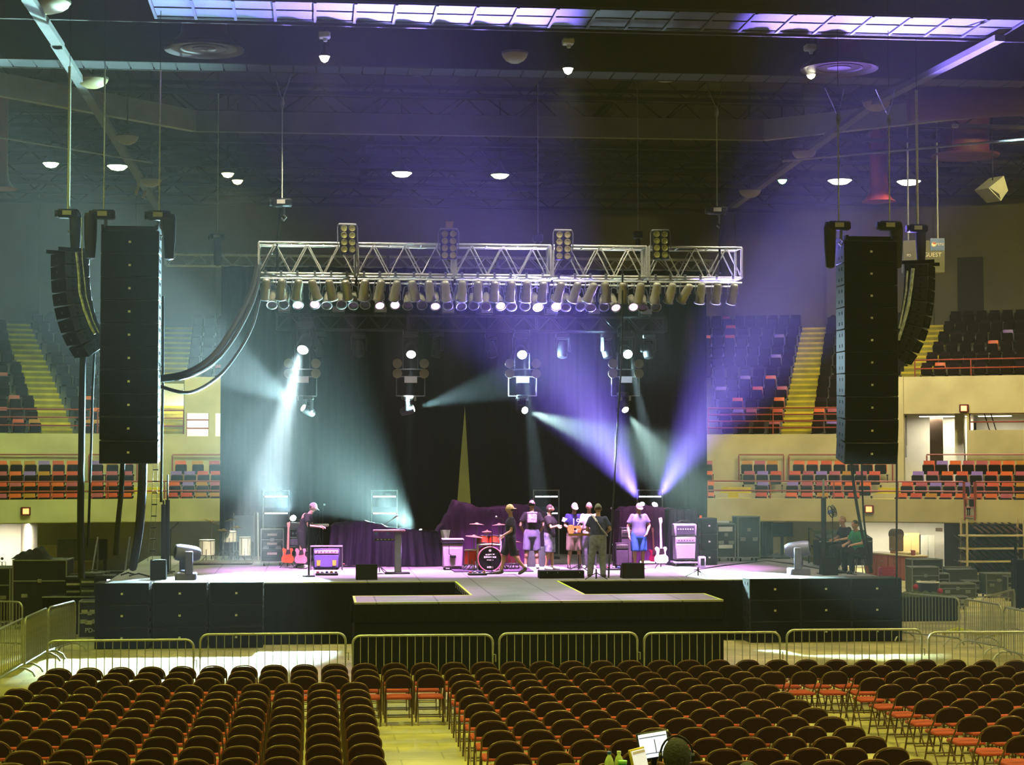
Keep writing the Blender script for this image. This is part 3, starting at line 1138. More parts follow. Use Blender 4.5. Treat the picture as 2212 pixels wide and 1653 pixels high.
# main skirts, thrust valance and lower skirts
skirt((SX0, SY0 - .035), (WX0, SY0 - .035), 0, SZ - .02, .02, .3)
skirt((WX1, SY0 - .035), (SX1, SY0 - .035), 0, SZ - .02, .02, .3)
for (p0, p1) in (((TX0, TY0), (TX1, TY0)), ((TX1, TY0), (TX1, TY1)), ((TX0, TY1), (TX0, TY0)), ((TX1, TY1), (WX1, TY1)), ((WX0, TY1), (TX0, TY1)), ((WX1, TY1), (WX1, SY0)), ((WX0, SY0), (WX0, TY1))):
    skirt(p0, p1, 0, SZ - .05, .012, .5)
for (p0, p1) in (((TX0 - .03, TY0 - .04), (TX1 + .03, TY0 - .04)), ((TX1 + .04, TY0), (TX1 + .04, TY1)), ((TX0 - .04, TY1), (TX0 - .04, TY0))):
    skirt(p0, p1, SZ - .38, SZ - .03, .025, .13, 'pleated_valance')
tp = MB()
for (a, b) in (((TX0, TY0), (TX1, TY0)), ((TX0, TY0), (TX0, TY1)), ((TX1, TY0), (TX1, TY1)), ((TX0, TY1), (WX0, TY1)), ((WX1, TY1), (TX1, TY1)), ((WX0, TY1), (WX0, SY0)), ((WX1, TY1), (WX1, SY0)),
               ((SX0, SY0), (WX0, SY0)), ((WX1, SY0), (SX1, SY0))):
    w = .05 if not (a[1] == SY0 and b[1] == SY0) else .025
    cx_, cy_ = (a[0] + b[0]) / 2, (a[1] + b[1]) / 2
    if a[1] == b[1]:
        tp.box((cx_, cy_ + (.02 if a[1] in (TY0, SY0) else -.02), SZ + .003), (abs(b[0] - a[0]), w, .006))
    else:
        tp.box((cx_ + (.02 if a[0] in (TX0, WX0) else -.02), cy_, SZ + .003), (w, abs(b[1] - a[1]), .006))
tp.build('edge_tape', TAPE, t)
# steps and rear corner platform sides
for (x, y) in ((SX0, SY0), (SX1, SY0), (SX0, SY1), (SX1, SY1), (CX, SY1)):
    MB().cyl((x * .98 + .1, y - .3 if y > 50 else y + .3, 0), (x * .98 + .1, y - .3 if y > 50 else y + .3, SZ - .1), .05, n=6).build('leg', STEEL, t)
skirt((SX0, SY1), (SX0, SY0), 0, SZ - .02, .02, .3)
skirt((SX1, SY0), (SX1, SY1), 0, SZ - .02, .02, .3)

# back curtain in two halves with a slit that widens downwards
CYB = 55.9
cT = at(478, 576, CYB).z
cL, cR = at(476, 900, CYB).x, at(1525, 900, CYB).x
s0 = at(1003, 855, CYB)
s1 = at(984, 1085, CYB)
s2 = at(1017, 1085, CYB)


def curtain(fl_, fr_, name, label):
    def fn(u, v):
        z = SZ + .01 + (cT - SZ) * v
        a, b = fl_(z), fr_(z)
        x = a + (b - a) * u
        return Vector((x, CYB + .10 * sin(x * 9 + .6 * sin(x * 2.3)) + .04 * sin(x * 21), z))
    o = MB().grid(fn, 130, 10).build('curtain', VELOUR, None, ang=80)
    tag(o, label, 'curtain', 'black stage curtains')


def slit(z, side):
    k_ = max(0.0, (s0.z - z) / (s0.z - s1.z))
    e = s1.x if side < 0 else s2.x
    return s0.x + (e - s0.x) * k_ + (.04 * side if k_ <= 0 else 0)


curtain(lambda z: cL, lambda z: slit(z, -1) + .05, 'curtain', 'black velour back curtain on the drummer side of the slit')
curtain(lambda z: slit(z, 1) - (.10 if z >= s0.z else 0), lambda z: cR, 'curtain', 'black velour back curtain on the purple beam side of the slit')
# pale strip of the hall seen through the slit
a = ang(1003, RW - 3)
o = arc(MB(), a - .022, a + .016, R0 - 4.3, R0 - 4.1, 0, 9.0, 1).build('wall_backdrop_panel', CONC, ang=20)
struct(o, 'pale hall wall panel seen through the slit')

# ---------------------------------------------------------------- lighting rig
TY = 47.3
tz0, tz1 = 8.80, 9.56
TXL, TXR = -1.42, 10.74


def chord_section(mb, x0, x1, y0, y1, z0, z1, r, bays, web=.5):
    for y in (y0, y1):
        for z in (z0, z1):
            mb.cyl((x0, y, z), (x1, y, z), r, n=8)
        for i in range(bays):
            xa, xb = x0 + (x1 - x0) * i / bays, x0 + (x1 - x0) * (i + 1) / bays
            xm = (xa + xb) / 2
            mb.cyl((xa, y, z0), (xm, y, z1), r * web, n=6, caps=False)
            mb.cyl((xm, y, z1), (xb, y, z0), r * web, n=6, caps=False)
    for z in (z0, z1):
        for i in range(bays + 1):
            xa = x0 + (x1 - x0) * i / bays
            mb.cyl((xa, y0, z), (xa, y1, z), r * web, n=6, caps=False)
    for x in (x0, x1):
        for y in (y0, y1):
            mb.box((x, y, (z0 + z1) / 2), (.05, r * 2, z1 - z0))
    return mb


t = thing('lighting_truss', 'silver front lighting truss in five bays hung on chains over the stage edge', 'truss', ((TXL + TXR) / 2, TY, tz0))
o0 = t.location.copy()
for i in range(5):
    w = (TXR - TXL) / 5
    xa = TXL + w * i + .03 - o0.x
    mb = chord_section(MB(), xa, xa + w - .06, -.36, .36, 0, tz1 - tz0, .031, 3, .6)
    sec = mb.build('truss_section', ALU, t)
    for yy, zz in ((-.36, -.13), (.36, -.16)):
        MB().cyl((xa, yy, zz), (xa + w - .06, yy, zz), .025, n=6).build('lamp_bar', ALU, sec)

# chain hoists
def hoist(p, top, label, bag=True, side=1, size=1.0, bridle=False, cr=.017):
    t = thing('chain_hoist', label, 'chain hoist', p, 0, 'chain hoists of the rig')
    s = size
    MB().rbox((0, 0, 0), (.50 * s, .26 * s, .20 * s), .04).cyl((-.3 * s, 0, 0), (-.24 * s, 0, 0), .09 * s, n=10).build('motor', BLACKM, t)
    mot = [c_ for c_ in t.children if c_.name.startswith('motor')][0]
    MB().box((-.02, -.135 * s, .01), (.20 * s, .01, .10 * s)).build('label_plate', mk('label_grey', '9a978c', .5, 0, .05, 5), mot)
    MB().cyl((.05, 0, -.1 * s), (.05, 0, -.30 * s), .03, n=6).tube([(.05, 0, -.3 * s), (.11, 0, -.36 * s), (.05, 0, -.44 * s), (-.01, 0, -.38 * s)], .022, 6).build('hook', STEEL, mot)
    zt = top - p.z
    if bridle:
        zb = zt * .72
        MB().cyl((0, 0, .1), (0, 0, zb), cr, n=6).build('chain', mk('pale_chain', 'b4b69c', .5, .2, .2, 40), t)
        MB().lathe([(.03, 0), (.06, .12), (.03, .25)], 8, None, (0, 0, zb)).build('shackle', STEEL, t)
        MB().cyl((0, 0, zb + .2), (.22, .25, zt), .012, n=5).cyl((0, 0, zb + .2), (-.22, .25, zt), .012, n=5).build('bridle', STEEL, t)
    else:
        MB().cyl((0, 0, .1), (0, 0, zt), cr, n=6).build('chain', mk('pale_chain', 'b4b69c', .5, .2, .2, 40), t)
    MB().cyl((0, 0, zt - .01), (0, 0, 16.9 - p.z), .007, n=4).build('wire_rope', BLACK, t)
    if bag:
        MB().lathe([(.02, -.95 * s), (.10 * s, -.92 * s), (.13 * s, -.5 * s), (.14 * s, -.05 * s), (.12 * s, .03 * s)], 12, None, (side * .27 * s, 0, 0), 1, .8).build('chain_bag', mk('bag_cloth', '25262a', .35, 0, .2, 8, .3), t)
    return t


hoist(at(148, 462, 41.7), 12.75, 'chain hoist with a long bag above the curved speaker column, lit room side', True, .6, .95, False, .034)
hoist(at(224, 464, 40.7), 12.5, 'chain hoist on the outer end of the tall column, lit room side', True, -1)
hoist(at(344, 466, 40.7), 12.5, 'chain hoist on the stage end of the tall column, lit room side', True, .8)
hoist(at(609, 438, 46.9), 13.8, 'chain hoist at the truss end nearer the tall column of the lit room side', False, 1, 1, True)
hoist(at(1549, 455, 47.0), 13.8, 'chain hoist with blue reflection at the truss end under the tall bridled chain', False, 1, 1, True)
hoist(at(1812, 488, 40.9), 12.5, 'chain hoist on the stage end of the purple-lit column', True, -.75, 1, True)
hoist(at(1922, 488, 40.9), 12.5, 'chain hoist on the outer end of the purple-lit column', True, .6, 1, True)
hoist(at(1982, 494, 41.9), 12.65, 'chain hoist with a bag beside the scoreboard', True, .3, .9, False, .034)
hoist(at(470, 512, 55.6), 15.0, 'dark chain hoist on the rear truss', True, 0, .9)
# steel pick cables from hoist to truss
for (px, l) in ((600, 'nearer the cables to the tall column'), (1556, 'by the blue lit hoist')):
    a = at(px + 6, 450, 46.95)
    MBo = MB().tube([a, at(px - 2, 528, 46.95), at(px, 590, 46.95)], .03, 6).build('truss_sling', BLACK)
    tag(MBo, 'black sling holding the truss end, ' + l, 'sling', 'truss slings')

# rear truss above the curtain and dark middle truss
def flat_truss(x0, x1, Y, z0, z1, mat, label, bays, dep=.34, r=.026):
    t = thing('truss', label, 'truss', ((x0 + x1) / 2, Y, z0))
    L_ = x1 - x0
    m = max(1, round(L_ / 3.05))
    for i in range(m):
        mb = chord_section(MB(), -L_ / 2 + L_ * i / m, -L_ / 2 + L_ * (i + 1) / m - .02, -dep / 2, dep / 2, 0, z1 - z0, r, bays)
        mb.build('truss_section', mat, t)
    return t


a, b = at(357, 571, CYB), at(1540, 560, CYB)
flat_truss(a.x, b.x, CYB + .12, cT + .03, cT + .36, ALU, 'silver rear truss holding the black curtain', 5)
a, b = at(598, 712, 51.4), at(1438, 712, 51.4)
flat_truss(a.x, b.x, 51.4, a.z, a.z + .40, mk('dark_truss', '161618', .6, 0, .1, 8, spec=.3), 'dark middle truss behind the row of cans', 5, .4)

# ---------------------------------------------------------------- par cans
CAN = mk('polished_can', 'b8b49a', .25, .6, .08, 10)
RING = mk('gel_frame_metal', '8d8f92', .35, .8, .1, 10)
DARKIN = mk('can_inside', '141416', .3, .2, .2, 10)
PINK = (1.0, .42, .95)
body_me = MB().lathe([(.012, .30), (.05, .295), (.085, .27), (.102, .22), (.106, .12), (.113, .08), (.118, -.20), (.122, -.205), (.122, -.225), (.108, -.225), (.10, -.05), (.03, -.02)], 14).mesh('body', CAN)
yoke_me = MB().tube([(-.135, 0, 0), (-.14, 0, .12), (-.10, 0, .33), (0, 0, .37), (.10, 0, .33), (.14, 0, .12), (.135, 0, 0)], .013, 5).box((0, 0, .43), (.06, .06, .12)).mesh('yoke', RING)
gel_me = MB().tube([(.128 * cos(2 * pi * i / 16), .128 * sin(2 * pi * i / 16), -.232) for i in range(16)], .014, 5, True).mesh('gel_frame', RING)
lens_me = MB().lathe([(.01, -.19), (.1, -.185), (.106, -.2)], 14).mesh('lens', DARKIN)
lens_lit = MB().lathe([(.01, -.19), (.1, -.2), (.112, -.225)], 14).mesh('lens', glow('pink_lens', (1, .5, .95), 2.6))


def par_can(p, rx, ry, lit, label, grp):
    t = thing('par_can', label, 'stage lamp', p, 0, grp)
    under(t, 'yoke', yoke_me)
    b = under(t, 'body', body_me, rotation_euler=(rx, ry, 0))
    under(b, 'gel_frame', gel_me)
    under(b, 'lens', lens_lit if lit else lens_me)
    return t


cx1 = [573, 607, 642, 680, 715, 749, 786, 820, 854, 894, 929, 963, 998, 1032, 1068, 1103, 1137, 1172, 1207, 1242, 1275, 1309, 1345, 1381, 1416, 1448, 1480, 1513, 1548, 1583]
ty1 = [.12, .10, .2, -.35, -.22, -.15, .12, .16, .2, -.22, -.15, -.1, 0, 0, 0, .05, 0, .05, .25, .28, .42, -.15, -.05, .1, .12, .18, .45, .05, .05, .08]
for i, px in enumerate(cx1):
    p = at(px, 612 + (i / 29) * 6, TY - .36)
    p.z = 8.38
    par_can(p, .40 + .06 * (i % 3), ty1[i], False, 'polished par can, %s from the lit room end of the downstage bar' % ORD[i + 1], 'par cans on the downstage bar')
cx2 = [(588, 0), (615, 0), (642, 1), (680, 1), (708, 0), (736, 0), (763, 0), (790, 0), (818, 1), (853, 1), (882, 0), (909, 0), (940, 1), (968, 0), (993, 0), (1022, 0), (1050, 0), (1078, 1), (1104, 0), (1134, 0),
       (1158, 1), (1199, 1), (1222, 0), (1250, 0), (1274, 0), (1304, 0), (1326, 1), (1366, 1), (1388, 0), (1413, 0)]
for i, (px, lit) in enumerate(cx2):
    p = at(px, 632, TY + .40)
    p.z = 8.22
    rx = -.80 - .12 * (i % 2)
    ry = .18 * sin(i * 2.1)
    par_can(p, rx, ry, lit, '%spar can, %s from the lit room end of the upstage bar' % ('glowing pink ' if lit else 'unlit ', ORD[i + 1]), 'par cans on the upstage bar')
    if lit:
        d = Vector((sin(ry) * -.6, sin(rx), -cos(rx)))
        spot(p + d * .3, p + d * 3, PINK, 900, 17, .5, .05)
# front wash from the downstage bar: pink and lavender over the band
for i, (px, tx) in enumerate(((665, 470 + 150), (760, 720), (890, 820), (990, 960), (1090, 1090), (1190, 1200), (1300, 1330), (1420, 1450), (1490, 1500))):
    p = at(px, 620, TY - .4)
    p.z = 8.1
    tgt = at(tx, 1232, (48.6, 47.2)[i % 2])
    spot(p, tgt, ((1, .40, 1.0), (.82, .46, 1.0))[i % 2], 9500, 40, .8, .08)

p = at(585, 620, TY - .4)
p.z = 8.1
spot(p, at(495, 1190, 52.5), (1, .9, .72), 6000, 26, .8, .08)  # added spot without a lamp of its own, brightens the white drums

# eight-lamp blinders on the truss
def blinder(px, py, rz, rx, warm, label):
    p = at(px, py, TY - .45)
    t = thing('audience_blinder', label, 'stage lamp', p, 0, 'eight-lamp blinders on the truss', (rx, 0, rz))
    lens = mk('blinder_lens' + str(warm), ('6d6a30', '8f8648')[warm], .18, .1, .25, 20)
    for x in (-.1, .1):
        lc = MB().rbox((x, 0, 0), (.195, .16, .72), .02).build('lamp_column', BLACK, t)
        for k in range(4):
            R = Euler((pi / 2, 0, 0)).to_matrix()
            MB().lathe([(.078, 0), (.082, .02), (.07, .025), (.05, .012), (.012, .008)], 16, R, (x, -.08, -.265 + .177 * k)).build('lamp', lens, lc)
    MB().tube([(-.25, 0, -.1), (-.25, 0, .30), (-.23, .02, .385), (.23, .02, .385), (.25, 0, .3), (.25, 0, -.1)], .014, 6).build('bracket', STEEL, t)
    MB().box((0, .02, .40), (.42, .05, .035)).build('top_bar', ALU, t)


blinder(751, 518, .12, -.1, 0, 'black eight-lamp blinder on the truss, first from the lit room end')
blinder(969, 529, 0, .05, 1, 'black eight-lamp blinder with a pale tag on top')
blinder(1216, 531, 0, .05, 1, 'black eight-lamp blinder on the truss, right of the middle bay')
blinder(1427, 530, -.1, -.1, 0, 'black eight-lamp blinder on the truss, nearest the blue lit hoist')
o = MB().prism([(-.08, -.1), (.07, -.1), (.1, .1), (-.1, .1)], .03, None, at(971, 487, TY - .45)).build('hanging_tag', mk('tag_cream', 'd8b88a', .6, 0, .05, 4))
tag(o, 'cream tag sticking up behind the second blinder', 'tag')
for (px, py, l) in ((1162, 515, 'left of the third blinder'), (1378, 508, 'left of the last blinder')):
    t = thing('small_hoist', 'small dim rigging motor behind the truss, ' + l, 'chain hoist', at(px, py, 48.5), 0, 'small rigging motors')
    MB().rbox((0, 0, 0), (.26, .18, .2), .03).build('motor', BLACKM, t)
    MB().cyl((0, 0, -.1), (.02, 0, -.5), .06, .09, 8).build('chain_bag', BLACK, t)
    MB().cyl((0, 0, .1), (0, 0, 15.0 - t.location.z), .012, n=5).build('chain', STEEL, t)

# ---------------------------------------------------------------- moving heads
def on_(px, py):
    return atz(px, py, 1.4)


def moving_head(p, aim, label, lens_rgb=None, s=1.0, hang=True, grp='moving head lights', gl=40, mat=None):
    """base, yoke and head; the head points along aim"""
    m_ = mat or BLACKM
    sg = 1 if hang else -1
    t = thing('moving_head_light', label, 'stage lamp', p, 0, grp)
    MB().rbox((0, 0, sg * .42 * s), (.38 * s, .36 * s, .14 * s), .03).build('base', m_, t)
    a = Vector(aim).normalized()
    rz = atan2(a.x, -a.y) if abs(a.x) + abs(a.y) > .15 else 0
    Rz = Matrix.Rotation(rz, 3, 'Z')
    yk = MB()
    for sx in (-1, 1):
        yk.rbox(Rz @ Vector((sx * .20 * s, 0, sg * .17 * s)), (.06 * s, .14 * s, .42 * s), .02, Rz)
    yk.rbox(Rz @ Vector((0, 0, sg * .34 * s)), (.44 * s, .14 * s, .06 * s), .02, Rz)
    yk.build('yoke', m_, t)
    R = a.to_track_quat('Z', 'Y').to_matrix()
    MB().lathe([(.02, -.26 * s), (.10 * s, -.25 * s), (.135 * s, -.18 * s), (.15 * s, 0), (.15 * s, .12 * s), (.135 * s, .2 * s), (.12 * s, .21 * s)], 16, R).build('head', m_, t)
    hd = [c_ for c_ in t.children if c_.name.startswith('head')][0]
    lm = glow('head_lens_%.2f_%.2f_%g' % (lens_rgb[0], lens_rgb[2], gl), lens_rgb, gl) if lens_rgb else DARKIN
    MB().lathe([(.01, .235 * s), (.07 * s, .23 * s), (.12 * s, .208 * s)], 16, R).build('lens', lm, hd)
    return t


CY = (.62, .93, 1.0)
VI = (.24, .17, 1.0)
PY = 51.0
# four hanging pods with two moving heads each
pods = [(655, 753, 653, 880), (888, 765, 896, 882), (1128, 766, 1135, 887), (1356, 765, 1352, 887)]
pn = ['nearest the keyboard player', 'second from the keyboard player', 'over the drummer side of the band', 'nearest the purple beams']
for i, (ux, uy, lx, ly) in enumerate(pods):
    fx = (653, 887, 1129, 1351)[i]
    c = at(fx, 822, PY)
    t = thing('lamp_pod', 'hanging tube frame with four round lamps, ' + pn[i], 'lamp frame', c, 0, 'hanging lamp pods')
    fr = MB()
    for x in (-.38, .38):
        fr.cyl((x, 0, -.42), (x, 0, .3), .014, n=6)
    for z in (-.42, .1, .3):
        fr.cyl((-.38, 0, z), (.38, 0, z), .016, n=6)
    zt = at(fx, 716, PY).z + .05 - c.z
    for x in (-.2, .2):
        fr.cyl((x, .12, .3), (x, .12, zt), .011, n=6).cyl((x, 0, .3), (x, .13, .3), .012, n=6)
    fr.build('frame', mk('dull_steel', '4c4c4c', .4, .3, .1, 9), t)
    for x in (-.36, .36):
        for z in (.18, .45):
            R = Euler((pi / 2 - .1, 0, 0)).to_matrix()
            MB().lathe([(.02, -.14), (.09, -.12), (.125, -.02), (.13, .03), (.115, .03), (.01, .0)], 14, R, (x, -.08, z)).build('round_lamp', mk('amber_glass', '5a4e34', .3, .2, .1, 9), t)
    MB().box((0, -.06, .02), (.34, .04, .17)).build('label_plate', mk('label_lilac', 'bdb4c4', .5, 0, .04, 5), t)
    for x in (-.12, .12):
        MB().cyl((x, 0, -.42), (x, 0, -.55), .03, n=6).build('clamp', STEEL, t)
    # upper head and its beam
    up = at(ux, uy, PY - .1)
    tg = [at(575, 1250, 41.5), Vector((up.x - .3, up.y + .7, 0)), at(1170, 1120, PY - 1.6), at(1422, 1060, PY - 1.6)][i]
    if i == 0:
        tg = atz(430, 1405, 0)
    dv = (tg - up).normalized()
    look = dv if i == 0 else (dv + Vector((0, -.9, .4))).normalized()
    moving_head(up - look * .2, look, 'upper white glowing moving head of the pod %s' % pn[i], (.85, 1, 1), 1.25 if i == 0 else 1.05, True, 'moving heads of the pods', 60 if i == 0 else 32)
    src = up + Vector((-.05, -.42, -.02)) if i == 0 else up + Vector((0, -.32, -.02))
    spot(src, tg, CY, (65000, 90000, 260000, 260000)[i], (34, 10, 9, 10)[i], (.45, .5, .5, .5)[i], .05)
    if i == 0:
        spot(src, on_(530, 1244), (.72, .95, 1), 1500000, 17, 1.0, .05)
    if i:
        spot(up + Vector((0, -.18, -.05)), up + Vector((0, -6, 1.2)), CY, 500, 120, .9, .06)  # extra wide spot imitating the glow around the lens
    # lower head and its beam
    lp = at(lx, ly, PY - .1)
    tg2 = [at(470, 770, PY - 1.5), at(1100, 822, PY - .3), at(1465, 1005, 44.0), on_(1612, 1244)][i]
    dv = (tg2 - lp).normalized()
    moving_head(lp - dv * .2, dv, 'lower pale beamed moving head of the pod %s' % pn[i], (.8, 1, 1), .8, True, 'moving heads of the pods', 24)
    spot(lp + dv * .12, tg2, ((.55, .92, 1), (.5, .9, 1), (.62, 1, .92), (.62, 1, .92))[i], (190000, 150000, 220000, 110000)[i], (38, 28, 14, 24)[i], .55, .04)

# floor heads: two purple ones behind the covered gear, two pale ones by the keyboards
zf = SZ + .55
def floor_head(px, py, Y, aim, rgb, lens, power, angle, label, gl=40):
    p = at(px, py, Y)
    d = (aim - p).normalized()
    moving_head(p - d * .2, d, label, lens, .72, False, 'moving heads standing behind the band', gl)
    spot(p + d * .12, aim, rgb, power, angle, .9, .05)
    core = tuple(.2 + .8 * c_ for c_ in rgb)
    spot(p + d * .12, aim, core, power * .9, angle * .5, 1.0, .05)


floor_head(1385, 1088, 52.4, at(770, 20, 39.6), VI, (.8, .8, 1), 470000, 31, 'moving head behind the covered gear throwing a wide purple beam towards the pods')
floor_head(1416, 1088, 52.4, at(2040, 20, 39.6), VI, (.8, .8, 1), 450000, 31, 'moving head behind the covered gear throwing a purple beam towards the speaker column')
floor_head(905, 1147, 52.4, at(560, 900, 48.5), (.48, .92, .92), (.9, 1, 1), 130000, 62, 'moving head behind the covered keyboards throwing a broad pale beam', 60)
floor_head(632, 1118, 52.0, at(480, 880, 46.0), (.5, .85, 1), (.9, 1, 1), 45000, 44, 'glaring moving head behind the keyboard player', 60)

# ballast boxes and heads under the middle truss
for i, px in enumerate((614, 731, 822, 968, 1052, 1192, 1283, 1395)):
    p = at(px, 667, 51.3)
    t = thing('ballast_box', 'small pale fronted box on the dark middle truss, %s from the lit room end' % ORD[i + 1], 'control box', Vector((p.x, 51.4, at(598, 682, 51.4).z + .03)), 0, 'pale fronted boxes on the middle truss')
    MB().rbox((0, 0, .14), (.36, .30, .20), .02).build('case', BLACKM, t)
    MB().box((0, -.155, .14), (.32, .012, .14)).build('front_plate', mk('label_lilac', 'bdb4c4', .5), t)
    MB().box((-.12, 0, .02), (.04, .2, .06)).box((.12, 0, .02), (.04, .2, .06)).build('foot', STEEL, t)
for i, px in enumerate((690, 775, 945, 1062, 1215, 1310, 1400)):
    p = at(px, 745, 51.4)
    p.z = at(598, 712, 51.4).z - .52
    moving_head(p, (rnd.uniform(-.3, .3), -.2, -1), 'dark unlit moving head under the middle truss, %s from the lit room end' % ORD[i + 1], None, .95, True, 'unlit moving heads of the middle truss')

# two moving heads on the stage corners, violet light put into the casing colour
for (px, py, Y, sd, l) in ((402, 1222, 45.2, -1, 'on the stage corner of the white light pool'), (1725, 1222, 45.6, 1, 'on the stage corner beside the dark pole, lit violet')):
    p = at(px, py, Y)
    p.z = SZ + .62
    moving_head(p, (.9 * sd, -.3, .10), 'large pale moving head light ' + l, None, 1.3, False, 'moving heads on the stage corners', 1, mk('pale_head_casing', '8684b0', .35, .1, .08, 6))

# ---------------------------------------------------------------- speaker columns and subs
GRILLE = mk('speaker_grille', '060606', .85, 0, .4, 40, spec=.1)
BOXM = mk('speaker_box', '1c1c1f', .5, 0, .25, 14, spec=.4)
BADGE = mk('speaker_badge', 'c9c6b8', .4, .2, .05, 6)


def speaker_meshes(w, h, d, curved=.0, bmat=None):
    hw = MB().rbox((0, 0, 0), (w, d, h * .985), .012)
    g = MB()
    n = 8
    vs = []
    for i in range(n + 1):
        u = i / n - .5
        y = -d / 2 - .012 - curved * (.25 - u * u) * 4
        vs += [(u * w * .97, y, -h * .46), (u * w * .97, y, h * .46)]
    vs += [(-w * .485, -d / 2 + .01, -h * .46), (-w * .485, -d / 2 + .01, h * .46), (w * .485, -d / 2 + .01, -h * .46), (w * .485, -d / 2 + .01, h * .46)]
    q = 2 * (n + 1)
    fs = [(2 * i, 2 * i + 2, 2 * i + 3, 2 * i + 1) for i in range(n)]
    fs += [(q, 0, 1, q + 1), (2 * n, q + 2, q + 3, 2 * n + 1)]
    fs += [tuple([q + 1] + [2 * i + 1 for i in range(n + 1)] + [q + 3]), tuple(reversed([q] + [2 * i for i in range(n + 1)] + [q + 2]))]
    g.add(vs, fs)
    gm = g.mesh('grille', GRILLE)
    b = MB().box((0, -d / 2 - .02 - curved, 0), (.05, .012, .045)).mesh('badge', bmat or BADGE)
    hw.use(1)
    for sx in (-1, 1):
        for y in (-.2, .12):
            for z in (-.12, .12):
                hw.box((sx * (w / 2 + .004), y * d, z * h * 2), (.012, .05, .07))
    return hw.mesh('cabinet', [BOXM, mk('hardware_black', '050505', .5, .5, .1, 9)]), gm, b


def speaker(ms, loc, rot, label, cat, grp, name):
    t = thing(name, label, cat, loc, 0, grp, rot)
    under(t, 'cabinet', ms[0])
    under(under(t, 'grille', ms[1]), 'badge', ms[2])
    return t


sub_m = speaker_meshes(1.19, .49, .74)
for side, xs in (('lit room side', (-4.25, -2.98, -1.73)), ('red counter side', (10.56, 11.76, 12.97))):
    for i, x in enumerate(xs):
        for k in range(3):
            out = (0, 1, 2)[i] if side[0] == 'l' else 2 - i
            speaker(sub_m, (x, 43.40, .245 + .49 * k), (0, 0, 0), 'black bass bin, %s of the %s stack, %s' % (('bottom', 'middle', 'top')[k], ('outer', 'centre', 'inner')[out], side),
                    'bass speaker', 'bass bins stacked in front of the stage', 'bass_bin')
line_m = speaker_meshes(1.21, .49, .7, .02)
ORDT = ['topmost', 'second from the top', 'third from the top', 'fourth from the top', 'fifth from the top', 'sixth from the top', 'seventh from the top', 'eighth from the top', 'ninth from the top', 'lowest']


def column(px, ytop, Y, tilts, side):
    p = at(px, ytop, Y)
    x, y, z = p.x, p.y + .35, p.z
    t = thing('flying_frame', 'black flying frame on top of the tall speaker column, ' + side, 'rigging frame', (x, y, z + .06), 0, 'flying frames')
    fb = MB().box((-.56, 0, 0), (.06, .9, .1)).box((.56, 0, 0), (.06, .9, .1)).box((0, -.2, 0), (1.1, .06, .1)).box((0, .2, 0), (1.1, .06, .1))
    fb.build('frame', BLACKM, t)
    MB().cyl((-.56, 0, .05), (-.56, 0, .22), .02, n=6).cyl((.56, 0, .05), (.56, 0, .22), .02, n=6).build('shackle', STEEL, t)
    q = Vector((x, y, z))
    ang_ = 0
    for k in range(10):
        ang_ += tilts[k]
        R = Matrix.Rotation(-radians(ang_), 3, 'X')
        # hinge at the front edges
        c = q + R @ Vector((0, 0, -.245))
        speaker(line_m, c, (-radians(ang_) * -1, 0, 0) if False else Euler((-radians(ang_) * -1.0, 0, 0)) if False else (radians(ang_), 0, 0), 'black line array box, %s in the tall column, %s' % (ORDT[k], side), 'speaker', 'boxes of the tall speaker columns', 'line_array_box')
        R2 = Matrix.Rotation(radians(ang_), 3, 'X')
        q = q + R2 @ Vector((0, 0, -.49))


column(281, 498, 40.5, (0, 0, 0, 0, 0, 0, .5, .5, 1, 2), 'lit room side')
column(1881, 520, 40.8, (0, 0, 0, 0, .5, .5, 1, 1.5, 3, 4), 'purple-lit side')
small_m = speaker_meshes(.85, .27, .55, 0, mk('dark_badge', '1a1a1a', .5))


def curved_column(px, py, Y, yaw, side):
    q = at(px, py, Y)
    ang_ = 0
    Rz = Matrix.Rotation(yaw, 3, 'Z')
    t = thing('small_flying_frame', 'black flying frame on top of the curved speaker column, ' + side, 'rigging frame', q + Vector((0, 0, .05)), yaw, 'small flying frames')
    MB().box((-.36, 0, 0), (.05, .8, .08)).box((.36, 0, 0), (.05, .8, .08)).box((0, 0, 0), (.7, .05, .08)).build('frame', BLACKM, t)
    for k in range(8):
        ang_ += (0, 2, 3, 4, 5, 6, 7, 8)[k]
        E = Euler((radians(ang_), 0, yaw))
        M3 = E.to_matrix()
        speaker(small_m, q + M3 @ Vector((0, 0, -.135)), E, 'small black array box, %s in the curved column, %s' % (ORDT[k] if k < 7 else 'lowest', side), 'speaker', 'boxes of the curved speaker columns', 'curved_array_box')
        q = q + M3 @ Vector((0, .0, -.275))
    pts = [Vector(at(px, py, Y))]
    return


curved_column(152, 548, 41.7, -radians(62), 'lit room side')
curved_column(1986, 574, 41.9, radians(62), 'scoreboard side')
# shiny rigging and cables down the back of the curved columns
def back_cable(pts, Y, label, r=.03, m=None):
    P = [at(x, y, Y) for x, y in pts]
    o = MB().tube(P, r, 6).build('speaker_cable', m or mk('shiny_cable', 'c4ccd0', .25, .1, .4, 14))
    tag(o, label, 'cable', 'rigging cables of the curved columns')


back_cable([(165, 545), (170, 590), (172, 630), (182, 670), (196, 705), (205, 722)], 41.0, 'shiny cable run down the back of the curved column, lit room side', .032)
back_cable([(176, 470), (178, 560), (186, 640), (200, 690), (214, 720)], 41.0, 'thin steel cable beside the curved column, lit room side', .014)
back_cable([(1972, 580), (1968, 620), (1962, 660), (1950, 705), (1940, 735)], 41.2, 'shiny cable run down the back of the curved column, scoreboard side', .04)
back_cable([(1960, 585), (1957, 630), (1950, 670), (1942, 710)], 41.2, 'second shiny cable on the curved column, scoreboard side', .022)

# cables
CAB = mk('black_cable', '101214', .6, 0, .2, 20, spec=.3)


